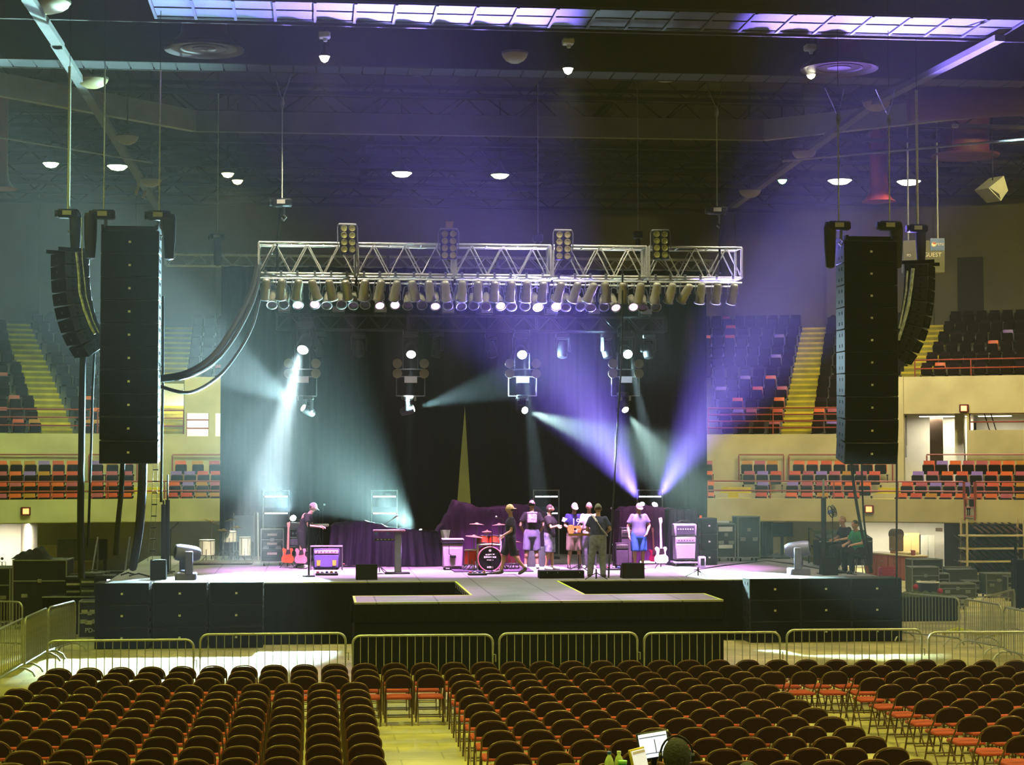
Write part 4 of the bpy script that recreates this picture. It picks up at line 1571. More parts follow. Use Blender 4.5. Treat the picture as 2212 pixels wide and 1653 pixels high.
def cable(pts, Y, r, label, grp='long black cables', name='cable', n=None, smooth=True):
    P = [at(x, y, Y[i] if isinstance(Y, (list, tuple)) else Y) for i, (x, y) in enumerate(pts)]
    if smooth and len(P) > 2:
        out = []
        for i in range(len(P) - 1):
            p0, p1, p2, p3 = P[max(i - 1, 0)], P[i], P[i + 1], P[min(i + 2, len(P) - 1)]
            for k in range(6):
                s = k / 6
                out.append(.5 * ((2 * p1) + (p2 - p0) * s + (2 * p0 - 5 * p1 + 4 * p2 - p3) * s * s + (3 * p1 - p0 - 3 * p2 + p3) * s ** 3))
        out.append(P[-1])
        P = out
    o = MB().tube(P, r, 8).build(name, CAB)
    tag(o, label, 'cable', grp)
    return o


Yl = [47.0, 46.3, 45, 43.5, 42, 41.3]
cable([(556, 572), (543, 630), (505, 705), (460, 770), (405, 806), (345, 818)], Yl, .075, 'thickest cable bundle sagging from the truss to the tall column', 'sagging cable bundles', 'cable_bundle')
cable([(560, 580), (550, 640), (515, 715), (468, 778), (410, 812), (345, 822)], Yl, .05, 'cable bundle just under the thickest one', 'sagging cable bundles', 'cable_bundle')
cable([(562, 640), (545, 705), (512, 765), (470, 815), (410, 848), (345, 835)], Yl, .04, 'lowest cable bundle sagging to the tall column', 'sagging cable bundles', 'cable_bundle')
cable([(181, 745), (178, 850), (176, 1000), (174, 1120), (176, 1250)], 41.9, .075, 'thick black cable loom under the curved column', 'hanging cable looms')
cable([(206, 730), (200, 850), (196, 1000), (190, 1180)], 42.1, .028, 'thin black cable beside the thick loom')
cable([(266, 985), (262, 1060), (255, 1130), (250, 1200)], 41.2, .055, 'middle black loom under the tall column', 'hanging cable looms')
cable([(309, 985), (307, 1060), (300, 1150), (287, 1226)], [41.2, 42, 44, 46], .10, 'thickest black loom under the tall column landing on the stage', 'hanging cable looms')
cable([(352, 640), (352, 800), (350, 950), (348, 1085)], 42.6, .03, 'black cable down to the dark pole, lit room side')
cable([(1345, 575), (1343, 760), (1335, 900), (1326, 1060), (1318, 1180), (1312, 1300)], [46.8, 46.8, 46.5, 46, 45.5, 44.2], .022, 'thin black cable hanging from the truss in front of the band')
cable([(1838, 986), (1846, 1060), (1860, 1140), (1882, 1238)], 41.4, .035, 'slanting black cable under the purple-lit column')
cable([(1861, 988), (1863, 1060), (1868, 1140), (1884, 1236)], 41.5, .022, 'straighter thin cable under the purple-lit column')
cable([(1937, 830), (1937, 1000), (1937, 1150), (1937, 1262)], 41.2, .022, 'vertical black cable along the outer edge of the purple-lit column')
# rope ladder
t = thing('rope_ladder', 'thin wire rope ladder hanging beside the thickest loom', 'rope ladder', at(332, 1215, 43.2))
b0 = t.location.copy()
for dx in (-5, 5):
    MB().tube([at(337 + dx, 985, 43.2) - b0, at(332 + dx, 1110, 43.2) - b0, at(324 + dx, 1212, 43.2) - b0], .007, 5).build('wire', STEEL, t)
for i in range(9):
    u = i / 9
    MB().cyl(at(331 - 8 * u, 990 + 225 * u, 43.2) - b0, at(343 - 8 * u, 990 + 225 * u, 43.2) - b0, .014, n=5).build('rung', BLACKM, t)

# ---------------------------------------------------------------- folding chairs on the floor
CH_BR = mk('bronze_chair_tube', '5c472a', .35, .5, .12, 14)
CH_RED = mk('red_seat_cloth', '9e3a26', .8, 0, .1, 30)
CH_BACK = mk('maroon_chair_back', '270c08', .75, 0, .18, 16, spec=.15)


def chair_meshes():
    hw = .215
    pts = [(-hw, .20, 0), (-hw + .003, .03, .44), (-hw + .004, -.13, .60)]
    ex = 2.3
    for i in range(0, 10):
        a = (pi / 2) * i / 10
        pts.append((-hw * abs(cos(a)) ** (2 / ex), -.15 - .055 * sin(a), .635 + .158 * abs(sin(a)) ** (2 / ex)))
    top = [(x, y, z) for x, y, z in pts] + [(0, -.206, .793)]
    full = top + [(-x, y, z) for x, y, z in reversed(pts)]
    fr = MB().tube(full, .0132, 6)
    frm = fr.mesh('back_frame', CH_BR)

    def leg(s):
        return MB().tube([(s * (hw - .02), .13, .45), (s * (hw - .015), -.05, .25), (s * (hw - .01), -.24, 0)], .0115, 6).mesh('leg', CH_BR)
    br = MB().cyl((-hw, .155, .12), (hw, .155, .12), .008, n=5).mesh('crossbar', CH_BR)
    br2 = MB().cyl((-hw, -.15, .13), (hw, -.15, .13), .008, n=5).mesh('crossbar', CH_BR)

    def bk(u, v):
        x = (u - .5) * 2
        zt = .632 + .146 * max(0.0, 1 - abs(x * .955) ** 2.3) ** (1 / 2.3)
        z = .585 + (zt - .585) * v
        y = -.165 - .035 * v + .022 * (1 - x * x) * -1
        return Vector((x * .202, y - .004, z))
    b = MB().grid(bk, 10, 4)
    m = len(b.v)
    b.add([v + Vector((0, .02, 0)) for v in b.v], [tuple(reversed(f_)) for f_ in b.f])
    nu, nv = 11, 5
    ring = [i for i in range(nu)] + [j * nu + nu - 1 for j in range(1, nv)] + [(nv - 1) * nu + i for i in range(nu - 2, -1, -1)] + [j * nu for j in range(nv - 2, 0, -1)]
    for i in range(len(ring)):
        p, q = ring[i], ring[(i + 1) % len(ring)]
        b.f.append((q, p, p + m, q + m))
        b.m.append(0)
    bm_ = b.mesh('backrest', CH_BACK)

    def st(u, v):
        x, y = (u - .5) * 2, (v - .5) * 2
        r = min(1, 1.02 - .10 * (abs(x) ** 6 * abs(y) ** 6))
        return Vector((x * .20 * r, .03 + y * .205 * r, .470 - .03 * max(x ** 6, y ** 6) - .006 * (x * x + y * y)))
    s_ = MB().grid(st, 8, 8)
    s_.rbox((0, .03, .427), (.40, .41, .045), .015)
    sm = s_.mesh('seat', CH_RED)
    return [frm, leg(-1), leg(1), br, br2, bm_, sm]


CHM = chair_meshes()
ROW0 = 32.25


def row_y(k, x):
    d = x - 4
    return ROW0 - .9 * k - (.0106 if d > 0 else .004) * d * d


chair_jobs = []


def put_chair(k, x, label, grp):
    y = row_y(k, x)
    v = Vector((x, y, .75)) - Vector((0, 0, CAMZ))
    c = CAMR.transposed() @ v
    pz = -c.z
    sx, sy = c.x / pz * F + W / 2, -c.y / pz * F + H / 2
    if sx < -60 or sx > W + 60 or sy > H + 22 + (20 if sx < 500 else 0):
        return
    chair_jobs.append((pz, (x, y, 0), (2 * .0106 if x > 4 else 2 * .004) * (x - 4) * .7 + rnd.uniform(-.025, .025), label, grp))


for k in range(3):
    for i in range(34):
        x = -4.15 + .5 * i
        put_chair(k, x, 'dark red folding chair, %s unbroken row, %s from the lit room end' % (ORD[k + 1], ORD[i + 1]), 'folding chairs of the three unbroken rows')
for k in range(3, 14):
    for i in range(13):
        put_chair(k, .63 - .5 * i, 'dark red folding chair, %s row, %s seat left of the straight aisle' % (ORD[k + 1], ORD[i + 1]), 'folding chairs left of the straight aisle')
    for i in range(10):
        put_chair(k, 2.32 + .5 * i, 'dark red folding chair, %s row, %s seat right of the straight aisle' % (ORD[k + 1], ORD[i + 1]), 'folding chairs of the middle block')
    for i in range(9):
        put_chair(k, 8.70 + .5 * i, 'dark red folding chair, %s row, %s seat right of the second aisle' % (ORD[k + 1], ORD[i + 1]), 'folding chairs past the second aisle')
chair_jobs.sort(key=lambda j: j[0])
print('chairs', len(chair_jobs))
NC = 318
for (pz, p, rz, label, grp) in chair_jobs[:NC]:
    t = thing('folding_chair', label, 'chair', p, rz, grp)
    for me in CHM:
        o = bpy.data.objects.new(me.name.split('.')[0], me)
        COL.objects.link(o)
        o.parent = t
if len(chair_jobs) > NC:
    mb = MB()
    mats = [CH_BR, CH_BACK, CH_RED]
    for (pz, p, rz, label, grp) in chair_jobs[NC:]:
        M = Matrix.Rotation(rz, 3, 'Z')
        for me in CHM:
            mb.use(mats.index(me.materials[0]))
            mb.add([M @ v.co + Vector(p) for v in me.vertices], [tuple(f_.vertices) for f_ in me.polygons])
    tag(mb.build('far_folding_chairs', mats), 'farthest dark red folding chairs at the ends of the front row', 'chairs', None, 'stuff')

# ---------------------------------------------------------------- crowd barriers
GALV = mk('galvanised_tube', 'a9aa9c', .38, .55, .14, 10)


def barrier(a, b, label, grp, nb=17, mesh_=False):
    pa, pb = atz(a[0], a[1], 1.1), atz(b[0], b[1], 1.1)
    d = pb - pa
    L_ = d.length
    rz = atan2(d.y, d.x)
    m = (pa + pb) / 2
    t = thing('crowd_barrier', label, 'barrier', (m.x, m.y, 0), rz, grp)
    h = L_ / 2 - .02
    r = .14
    pts = [(-h, 0, .20)]
    pts += [(-h + r - r * cos(q * pi / 10), 0, 1.1 - r + r * sin(q * pi / 10)) for q in range(6)]
    pts += [(h - r + r * sin(q * pi / 10), 0, 1.1 - r + r * cos(q * pi / 10)) for q in range(6)]
    pts += [(h, 0, .20)]
    MB().tube([Vector(p) for p in pts], .022, 8, True).build('frame', GALV, t)
    bar = MB().cyl((0, 0, .20), (0, 0, 1.08), .0085, n=5, caps=False).mesh('bar', GALV)
    for i in range(nb):
        o = bpy.data.objects.new('bar', bar)
        COL.objects.link(o)
        o.parent = t
        o.location = (-h + (i + 1) * 2 * h / (nb + 1), 0, 0)
    for sx in (-1, 1):
        x = sx * h * .82
        MB().tube([(x, -.32, .012), (x, -.27, .10), (x, -.12, .18), (x, .12, .18), (x, .27, .10), (x, .32, .012)], .02, 6).build('foot', GALV, t)
    MB().tube([(h, 0, .75), (h + .05, 0, .75), (h + .05, 0, .62)], .012, 5).build('hook', GALV, t)
    if mesh_:
        MB().box((0, .012, .62), (2 * h, .006, .82)).build('mesh_panel', mk('mesh_grey', '7c8064', .6, .2, .2, 30), t)
    return t


for a, b, l in (((100, 1385), (421, 1382), 'first of the front line, nearest the lit room corner'), ((430, 1371), (749, 1368), 'second of the front line, before the white light pool'),
                ((759.5, 1374), (1067, 1371.5), 'third of the front line, before the thrust'), ((1076, 1369), (1379, 1367), 'fourth of the front line, before the thrust corner'),
                ((1389, 1368), (1687, 1366), 'fifth of the front line, past the thrust corner'), ((1697, 1361.5), (1993, 1359.5), 'sixth of the front line, before the bass bins'),
                ((2004, 1366), (2310, 1365), 'last of the front line, cut by the picture edge')):
    barrier(a, b, 'grey tube crowd barrier, ' + l, 'crowd barriers of the front line')
for a, b, l in (((-62, 1387), (50, 1336), 'cut by the picture edge'), ((54, 1335), (102, 1313.5), 'middle one'), ((104, 1313), (163, 1298), 'next to the black power case')):
    barrier(a, b, 'grey crowd barrier seen end on, lit room side, ' + l, 'crowd barriers of the lit room side', 22, l != 'cut by the picture edge')
barrier((-70, 1297), (50, 1301), 'grey crowd barrier behind, in front of the big black case', 'crowd barriers of the lit room side')
for a, b, l in (((1942, 1281), (2073, 1292), 'touching the bass bin stack'), ((2083, 1294), (2163, 1307), 'with a bright top tube'), ((2168, 1311), (2260, 1330), 'bright one cut by the picture edge'),
                ((2121, 1291), (2192, 1273), 'behind, before the road cases')):
    barrier(a, b, 'grey tube crowd barrier on the red counter side, ' + l, 'crowd barriers of the red counter side')

# ---------------------------------------------------------------- people
def remeshed(mb, voxel, smooth=4):
    me = mb.mesh('tmp', BLACK)
    o = bpy.data.objects.new('tmp', me)
    COL.objects.link(o)
    r = o.modifiers.new('r', 'REMESH')
    r.mode = 'VOXEL'
    r.voxel_size = voxel
    s = o.modifiers.new('s', 'SMOOTH')
    s.factor = .5
    s.iterations = smooth
    dg = bpy.context.evaluated_depsgraph_get()
    out = bpy.data.meshes.new_from_object(o.evaluated_get(dg))
    v = [x.co.copy() for x in out.vertices]
    f = [tuple(p.vertices) for p in out.polygons]
    bpy.data.objects.remove(o)
    bpy.data.meshes.remove(me)
    bpy.data.meshes.remove(out)
    return v, f


def limb(mb, pts, rs, n=10):
    """tapered limb with rounded joints"""
    P, Rr = [], []
    for i in range(len(pts) - 1):
        for k in range(5):
            u = k / 5
            P.append(Vector(pts[i]).lerp(Vector(pts[i + 1]), u))
            Rr.append(rs[i] + (rs[i + 1] - rs[i]) * u)
    P.append(Vector(pts[-1]))
    Rr.append(rs[-1])
    mb.tube(P, Rr, n)
    for p, r in zip(pts, rs):
        mb.ball(p, r * .99, 10, 8)
    return mb


def head_shape(mb, c, R, skin_i, eye_i, lip_i):
    """head with brow, eyes, nose, mouth, chin and ears; local front is -Y"""
    def fn(u, v):
        th, ph = u * 2 * pi, (v - .5) * pi
        x, y, z = cos(ph) * sin(th), -cos(ph) * cos(th), sin(ph)
        front = max(0, -y)
        p = Vector((x * .078, y * .098, z * .119))
        if z < -.1:
            k = (-z - .1)
            p.x *= 1 - .30 * k
            if y > 0:
                p.y *= 1 - .25 * k
        g = lambda a, b, sx, sz: math.exp(-((x - a) / sx) ** 2 - ((z - b) / sz) ** 2) * (front > .2)
        p.y -= .026 * g(0, -.12, .13, .17) + .010 * g(0, .05, .09, .2)
        p.y -= .008 * g(0, .22, .55, .1)
        p.y += .012 * (g(.36, .04, .16, .10) + g(-.36, .04, .16, .10))
        p.y -= .006 * g(0, -.46, .25, .07) + .012 * g(0, -.78, .3, .16)
        return c + R @ p
    mb.use(skin_i).grid(fn, 28, 20)
    for s in (-1, 1):
        mb.use(eye_i).ball(c + R @ Vector((s * .028, -.080, .005)), (.011, .008, .007), 8, 6, R)
        mb.use(skin_i).ball(c + R @ Vector((s * .078, .005, -.005)), (.012, .022, .032), 8, 6, R)
    mb.use(lip_i).ball(c + R @ Vector((0, -.090, -.052)), (.024, .009, .008), 8, 6, R)


def hand(mb, w, d, side, palm, curl=.5):
    """palm, four bent fingers of different lengths and a thumb; d points along the hand"""
    d = Vector(d).normalized()
    pl = Vector(palm)
    pl = (pl - d * pl.dot(d)).normalized()
    lat = d.cross(pl) * side
    w = Vector(w)
    for i, (o_, L_) in enumerate(((.030, .070), (.010, .080), (-.010, .074), (-.030, .058))):
        a = w + d * .085 + lat * o_
        p1 = a + (d * cos(curl * .5) + pl * sin(curl * .5)) * L_ * .45
        p2 = p1 + (d * cos(curl * 1.4) + pl * sin(curl * 1.4)) * L_ * .32
        p3 = p2 + (d * cos(curl * 2.1) + pl * sin(curl * 2.1)) * L_ * .25
        mb.tube([a - d * .02, a, p1, p2, p3], [.0085, .0095, .009, .008, .006], 6)
    a = w + d * .03 + lat * .036
    mb.tube([a - lat * .015, a + lat * .012 + d * .02, a + lat * .022 + d * .045 + pl * .012, a + lat * .018 + d * .068 + pl * .02], [.012, .012, .010, .007], 6)


t_shirt = [None]


def person(name_label, p, rz, hgt=1.75, pose=None, top='black_tee', bottom='shorts', topm=None, botm=None, skin='c99a80', hat=None, hatm=None, hair='2a1d14', shoe='d8d8d8', build=1.0, sleeves='short', headrot=(0, 0, 0), barefoot=False, beard=False, shortz=.48, headset=False, sit=False):
    k = hgt / 1.78
    ps = dict(lelb=(.265, .03, 1.14), lwri=(.275, -.06, .90), relb=(-.265, .03, 1.14), rwri=(-.275, -.06, .90), lknee=(.115, -.02, .50), lank=(.12, .03, .09), rknee=(-.115, -.02, .50), rank=(-.12, .03, .09),
              pelvis=(0, 0, .96), chest=(0, -.005, 1.28), neck=(0, .01, 1.50), head=(0, -.02, 1.665), lsh=(.185, .01, 1.42), rsh=(-.185, .01, 1.42), lhip=(.095, 0, .90), rhip=(-.095, 0, .90), ltoe=None, rtoe=None)
    ps.update(pose or {})
    J = {a: (Vector(b) * k if b is not None else None) for a, b in ps.items()}
    B = build * k
    SK = mk('skin_' + skin, skin, .55, 0, .08, 20)
    t = thing('person', name_label, 'person', p, rz)
    mb = MB()
    limb(mb, [J['pelvis'], J['chest'], J['neck'] - Vector((0, 0, .06 * k))], [.125 * B, .13 * B, .06 * k], 12)
    mb.ball(J['chest'] + Vector((0, 0, .04)), (.165 * B, .115 * B, .15 * k))
    mb.ball(J['pelvis'], (.15 * B, .115 * B, .12 * k))
    limb(mb, [J['neck'] - Vector((0, 0, .05 * k)), J['head'] - Vector((0, 0, .05 * k))], [.062 * k, .055 * k])
    for s in 'lr':
        sg = 1 if s == 'l' else -1
        limb(mb, [J['chest'] + Vector((sg * .08, 0, .10 * k)), J[s + 'sh'], J[s + 'elb'], J[s + 'wri']], [.046 * k, .046 * B, .040 * B, .029 * k])
        limb(mb, [J[s + 'hip'], J[s + 'knee'], J[s + 'ank']], [.088 * B, .058 * B, .038 * k])
        kn, an = J[s + 'knee'], J[s + 'ank']
        mb.ball(kn.lerp(an, .35) + Vector((0, .018, 0)), (.052 * B, .056 * B, .11 * k))
        d = (J[s + 'wri'] - J[s + 'elb']).normalized()
        mb.ball(J[s + 'wri'] + d * .05, (.036, .036, .036))
        toe = J[s + 'toe'] or an + Vector((sg * .03, -.17, -.06)) * k
        limb(mb, [an, an + (toe - an) * .2 + Vector((0, 0, -.04 * k)), toe], [.04 * k, .04 * k, .03 * k])
    v, f = remeshed(mb, .016)
    bd = MB().add(v, f)
    HR = Euler(headrot).to_matrix()
    head_shape(bd, J['head'], HR * 1.0 @ Matrix.Diagonal((k, k, k)), 0, 1, 2)
    bd.use(0)
    for s in 'lr':
        sg = 1 if s == 'l' else -1
        d = (J[s + 'wri'] - J[s + 'elb']).normalized()
        hand(bd, J[s + 'wri'], d, sg, Vector((-sg, -.25, 0)) if abs(d.z) > .6 else Vector((0, 0, -1)), .55)
    bd.build('body', [SK, mk('eye_dark', '1a1512', .2), mk('lip_' + skin, 'a8645a', .5)], t, ang=75)
    # shirt: stacked sections from hem to collar, plus sleeves
    sb = MB()
    pe, chs, nk = J['pelvis'], J['chest'], J['neck']
    secs = [(pe + Vector((0, -.005, -.10 * k)), .178, .138), (pe + Vector((0, -.01, .02 * k)), .176, .142), (pe.lerp(chs, .45), .172, .138), (chs, .188, .140), (chs.lerp(nk, .35), .185, .128),
            (chs.lerp(nk, .62), .150, .100), (nk - Vector((0, 0, .055 * k)), .095, .078), (nk - Vector((0, 0, .02 * k)), .070, .066)]
    vs_, fs_, NN = [], [], 18
    for c_, rx_, ry_ in secs:
        for j in range(NN):
            a_ = 2 * pi * j / NN
            vs_.append(c_ + Vector((rx_ * B * cos(a_), ry_ * B * sin(a_), 0)))
    for i in range(len(secs) - 1):
        for j in range(NN):
            fs_.append((i * NN + j, i * NN + (j + 1) % NN, (i + 1) * NN + (j + 1) % NN, (i + 1) * NN + j))
    fs_ += [tuple(range(NN - 1, -1, -1)), tuple(range((len(secs) - 1) * NN, len(secs) * NN))]
    sb.add(vs_, fs_)
    for s in 'lr':
        sg = 1 if s == 'l' else -1
        el = J[s + 'sh'].lerp(J[s + 'elb'], .70 if sleeves == 'short' else 1)
        P = [chs.lerp(nk, .55) + Vector((sg * .09 * k, 0, 0)), J[s + 'sh'] + Vector((-sg * .015, 0, -.01)), el]
        rr = [.074 * k, .073 * B, .074 * B]
        if sleeves == 'long':
            P.append(J[s + 'wri'])
            rr = [.070 * k, .064 * B, .055 * B, .045 * k]
        sb.tube([Vector(x) for x in P], rr, 12)
        sb.ball(P[1], .073 * B)
    v, f = remeshed(sb, .016, 5)
    sh = MB().add(v, f).build('shirt', topm, t, ang=75)
    # trousers or shorts
    lb = MB()
    lb.lathe([(.145 * B, -.20 * k), (.178 * B, -.12 * k), (.182 * B, -.02 * k), (.172 * B, .08 * k)], 18, None, J['pelvis'], 1, .80)
    for s in 'lr':
        hp, kn, an = J[s + 'hip'], J[s + 'knee'], J[s + 'ank']
        if bottom == 'shorts':
            e = kn.lerp(an, .06)
            lb.tube([hp + Vector((0, 0, .06)), hp.lerp(kn, .5), e], [.11 * B, .112 * B, .105 * B], 12)
        else:
            e = an + Vector((0, .01, -.03))
            lb.tube([hp + Vector((0, 0, .06)), hp.lerp(kn, .5), kn, kn.lerp(an, .5), e], [.11 * B, .10 * B, .085 * B, .078 * B, .075 * k], 12)
    v, f = remeshed(lb, .018, 5)
    MB().add(v, f).build('shorts' if bottom == 'shorts' else 'trousers', botm, t, ang=75)
    # shoes
    SH = mk('shoe_' + shoe, shoe, .6, 0, .1, 20)
    for s in 'lr':
        sg = 1 if s == 'l' else -1
        an = J[s + 'ank']
        toe = J[s + 'toe'] or an + Vector((sg * .03, -.17, -.06)) * k
        q = MB()
        d = toe - an
        hl = an + Vector((0, .0, -.045 * k)) - d * .22
        tip = Vector((toe.x, toe.y, toe.z)) + d * .25
        q.tube([hl - d * .08, hl, an.lerp(toe, .35) + Vector((0, 0, -.03 * k)), toe, tip], [.025 * k, .045 * k, .052 * k, .047 * k, .022 * k], 10)
        q.tube([an + Vector((0, 0, .03 * k)), an + Vector((0, 0, -.04 * k))], [.046 * k, .052 * k], 10)
        v, f = remeshed(q, .014, 3)
        MB().add(v, f).build('shoe', SH, t, ang=75)
    # hair, cap, beard
    HM = mk('hair_' + hair, hair, .75, 0, .2, 40)
    hc = J['head']

    def cap_pt(u, v, r, y0=.0, low=.15):
        th, ph = u * 2 * pi, low + v * (pi / 2 - low)
        return hc + HR @ (Vector((sin(th) * cos(ph) * .080 * r, -cos(th) * cos(ph) * .100 * r + y0, sin(ph) * .120 * r)) * k)
    if hair != 'none':
        hb = MB().grid(lambda u, v: cap_pt(u, v, 1.05, .008, .22 if hat else .25), 20, 6)

        def back(u, v):
            th, ph = pi / 2 + .15 + u * (pi - .3), -.35 + v * .9
            return hc + HR @ (Vector((sin(th) * cos(ph) * .080, -cos(th) * cos(ph) * .100 + .006, sin(ph) * .115)) * k * 1.05)
        hb.grid(back, 14, 6)
        hb.build('hair', HM, t, ang=75)
    if beard:
        def bdn(u, v):
            th, ph = -1.25 + u * 2.5, -1.15 + v * .75
            return hc + HR @ (Vector((sin(th) * cos(ph) * .074, -cos(th) * cos(ph) * .097 - .012, sin(ph) * .122 - .004)) * k * 1.03)
        MB().grid(bdn, 12, 6).build('beard', HM, t, ang=75)
    if hat:
        cb = MB().grid(lambda u, v: cap_pt(u, v, 1.14, .004, .12), 22, 8)
        sgn = -1 if hat == 'forward' else 1
        if hat in ('forward', 'backward'):
            def brim(u, v):
                th = (u - .5) * 2.0
                rr = .100 + .075 * v * cos(th * .75)
                return hc + HR @ (Vector((sin(th) * (.092 + .0 * v), sgn * cos(th) * rr, .026 - .012 * v)) * k * 1.08)
            cb.grid(brim, 12, 4)
            cb.grid(lambda u, v: brim(u, v) + Vector((0, 0, .006)), 12, 4)
        cb.build('cap', hatm, t, ang=75)
    if headset:
        hs = MB().tube([hc + HR @ (Vector((.110 * sin(a), .0, .005 + .138 * cos(a))) * k) for a in [(-pi / 2) + pi * i / 12 for i in range(13)]], .007, 6)
        for s in (-1, 1):
            hs.cyl(hc + HR @ (Vector((s * .096, 0, 0)) * k), hc + HR @ (Vector((s * .120, 0, 0)) * k), .034, .03, 12)
        hs.tube([hc + HR @ Vector((-.115, 0, -.01)), hc + HR @ Vector((-.112, -.07, -.05)), hc + HR @ Vector((-.06, -.12, -.065))], .004, 5)
        hs.build('headset', BLACKM, t)
    t_shirt[0] = sh
    return t, J, HR, k


TEE = mk('black_tee', '0c0b0e', .9, 0, .2, 12)
NAVY = mk('navy_jersey', '1d2466', .8, 0, .12, 12)
WTEE = mk('white_tee', 'dedce2', .85, 0, .06, 12)
NTEE = mk('slate_navy_tee', '464b78', .85, 0, .15, 12)
LTEE = mk('grey_blue_tee', '6a6d8e', .85, 0, .08, 12)
GSH = mk('grey_shorts', '7b7896', .85, 0, .08, 12)
CAMO = mk('camo_shorts', '5f6a8a', .85, 0, .45, 9, second='a5a9bd')
KHAKI = mk('khaki_shorts', '8a7f6a', .85, 0, .12, 12)
BLUES = mk('blue_shorts', '2d5fae', .8, 0, .12, 12)
BSH = mk('black_shorts', '0b0b0e', .9, 0, .2, 12)
JEANS = mk('grey_jeans', '85879a', .85, 0, .22, 14)
CAPB = mk('grey_cap', '7d7a70', .8, 0, .15, 30)
CAPW = mk('white_cap', 'dcdcd6', .8, 0, .05, 30)
CAPR = mk('maroon_white_cap', '7d4050', .8, 0, .3, 16, second='d8c8cc')
CAPK = mk('yellow_front_cap', 'b8a860', .8, 0, .3, 16)


def feet(px, py, z=SZ):
    return atz(px, py, z)


# keyboard player, leaning over the keys, facing the band
pp = at(652, 1200, 49.6)
pp.z = SZ
person('person in a black tee and cap leaning over a white keyboard', pp, radians(78), 1.76,
       dict(chest=(0, -.10, 1.26), neck=(0, -.20, 1.45), head=(0, -.29, 1.59), lsh=(.185, -.15, 1.39), rsh=(-.185, -.15, 1.39), lelb=(.24, -.22, 1.12), lwri=(.17, -.46, 1.09), relb=(-.24, -.22, 1.12), rwri=(-.17, -.46, 1.09)),
       topm=TEE, bottom='trousers', botm=BSH, hat='forward', hatm=CAPB, headrot=(.5, 0, 0))
# walking towards the lit room side
person('person in black tee and shorts walking past the drum kit, pale fronted cap', feet(1103, 1241), radians(-88), 1.70,
       dict(lknee=(.10, .06, .50), lank=(.10, .36, .17), ltoe=(.11, .22, .04), rknee=(-.10, -.16, .52), rank=(-.10, -.22, .10), relb=(-.25, .10, 1.13), rwri=(-.25, -.12, .97), lelb=(.25, -.02, 1.12), lwri=(.26, -.24, 1.0)),
       topm=TEE, botm=BSH, hat='backward', hatm=CAPK, shoe='4a4a30', shortz=.5)
# back to the camera with a print on the shirt
tp_, J_, HR_, k_ = person('person seen from behind in a printed black tee and grey shorts, cap backwards', feet(1149, 1229), radians(176), 1.76,
                          dict(lelb=(.30, .05, 1.13), lwri=(.20, -.06, .93), relb=(-.30, .05, 1.13), rwri=(-.20, -.06, .93), lank=(.17, .03, .09), lknee=(.13, 0, .5), rank=(-.14, .03, .09), head=(0, -.05, 1.655)),
                          topm=TEE, botm=GSH, hat='backward', hatm=CAPR, headrot=(.25, 0, -.25), build=1.08)
PR = mk('shirt_print', 'a88a9c', .85, 0, .5, 22, second='d6c4d0')
pm = MB()


def prn(u, v):
    x, z = (u - .5) * .24, 1.20 + v * .22
    return Vector((x, .165 + .045 * (1 - (x / .2) ** 2) * .9 - .10 * max(0, z - 1.34), z))


pm.grid(prn, 10, 8)
pm.grid(lambda u, v: Vector(((u - .5) * .26, .155 + .04 * (1 - ((u - .5) * 1.2) ** 2), 1.435 + v * .035)), 8, 2)
pm.build('shirt_print', PR, t_shirt[0])
# arms folded, facing the drape side
person('person with short dark hair in a black tee and pale camouflage shorts, arms folded', feet(1187, 1231), radians(62), 1.66,
       dict(lelb=(.25, -.14, 1.16), lwri=(.02, -.27, 1.17), relb=(-.25, -.14, 1.16), rwri=(-.02, -.24, 1.20), lank=(.12, -.04, .09), rank=(-.12, .06, .09)),
       topm=TEE, botm=CAMO, shoe='e8e8e4', hair='2a1a14', beard=True, headrot=(.05, 0, .1), build=1.05)
# jersey
tp_, J_, HR_, k_ = person('person in a navy sports jersey and white cap looking down at a small tan instrument', feet(1240, 1228), radians(6), 1.70,
                          dict(lelb=(.26, -.05, 1.15), lwri=(.06, -.26, 1.08), relb=(-.26, -.03, 1.15), rwri=(-.08, -.26, 1.06), lank=(.16, .0, .09), lknee=(.13, -.02, .5), rank=(-.14, .03, .09), head=(0, -.07, 1.65)),
                          topm=NAVY, botm=KHAKI, shoe='3a3430', hat='forward', hatm=CAPW, headrot=(.42, 0, 0), build=1.06)
WN = mk('white_number', 'e6e4ea', .7, 0, .04, 9)
text('19', .24, WN, t_shirt[0], (0, -.215, 1.20), name='jersey_number')
for s in (-1, 1):
    MB().cyl((s * .215, .0, 1.30), (s * .24, .01, 1.20), .082, .084, 12, False).build('white_sleeve_band', WN, t_shirt[0])
text('—', .08, mk('jersey_red', 'b03a56', .7), t_shirt[0], (.02, -.205, 1.345), name='jersey_stripe')
u_ = thing('ukulele', 'small tan guitar held by the person in the navy jersey', 'guitar', tp_.location + Vector((-.02, -.30, 1.02)), radians(6))
TAN = mk('tan_wood', 'b8823c', .4, 0, .15, 6, stretch=(1, 1, 8))
GT = [(-.20, 0), (-.17, .10), (-.08, .115), (0, .075), (.07, .09), (.14, .085), (.17, .0), (.14, -.085), (.07, -.09), (0, -.075), (-.08, -.115), (-.17, -.10)]
MB().prism(GT, .07).build('body', TAN, u_)
MB().prism([(.15, -.022), (.52, -.02), (.52, .02), (.15, .022)], .03).build('neck', mk('dark_neck', '3a2416', .5), u_)
MB().prism([(.52, -.03), (.64, -.035), (.64, .035), (.52, .03)], .025).build('headstock', mk('dark_neck', '3a2416', .5), u_)
MB().cyl((.0, -.038, 0), (.0, -.034, 0), .035, n=14).build('sound_hole', BLACK, u_)
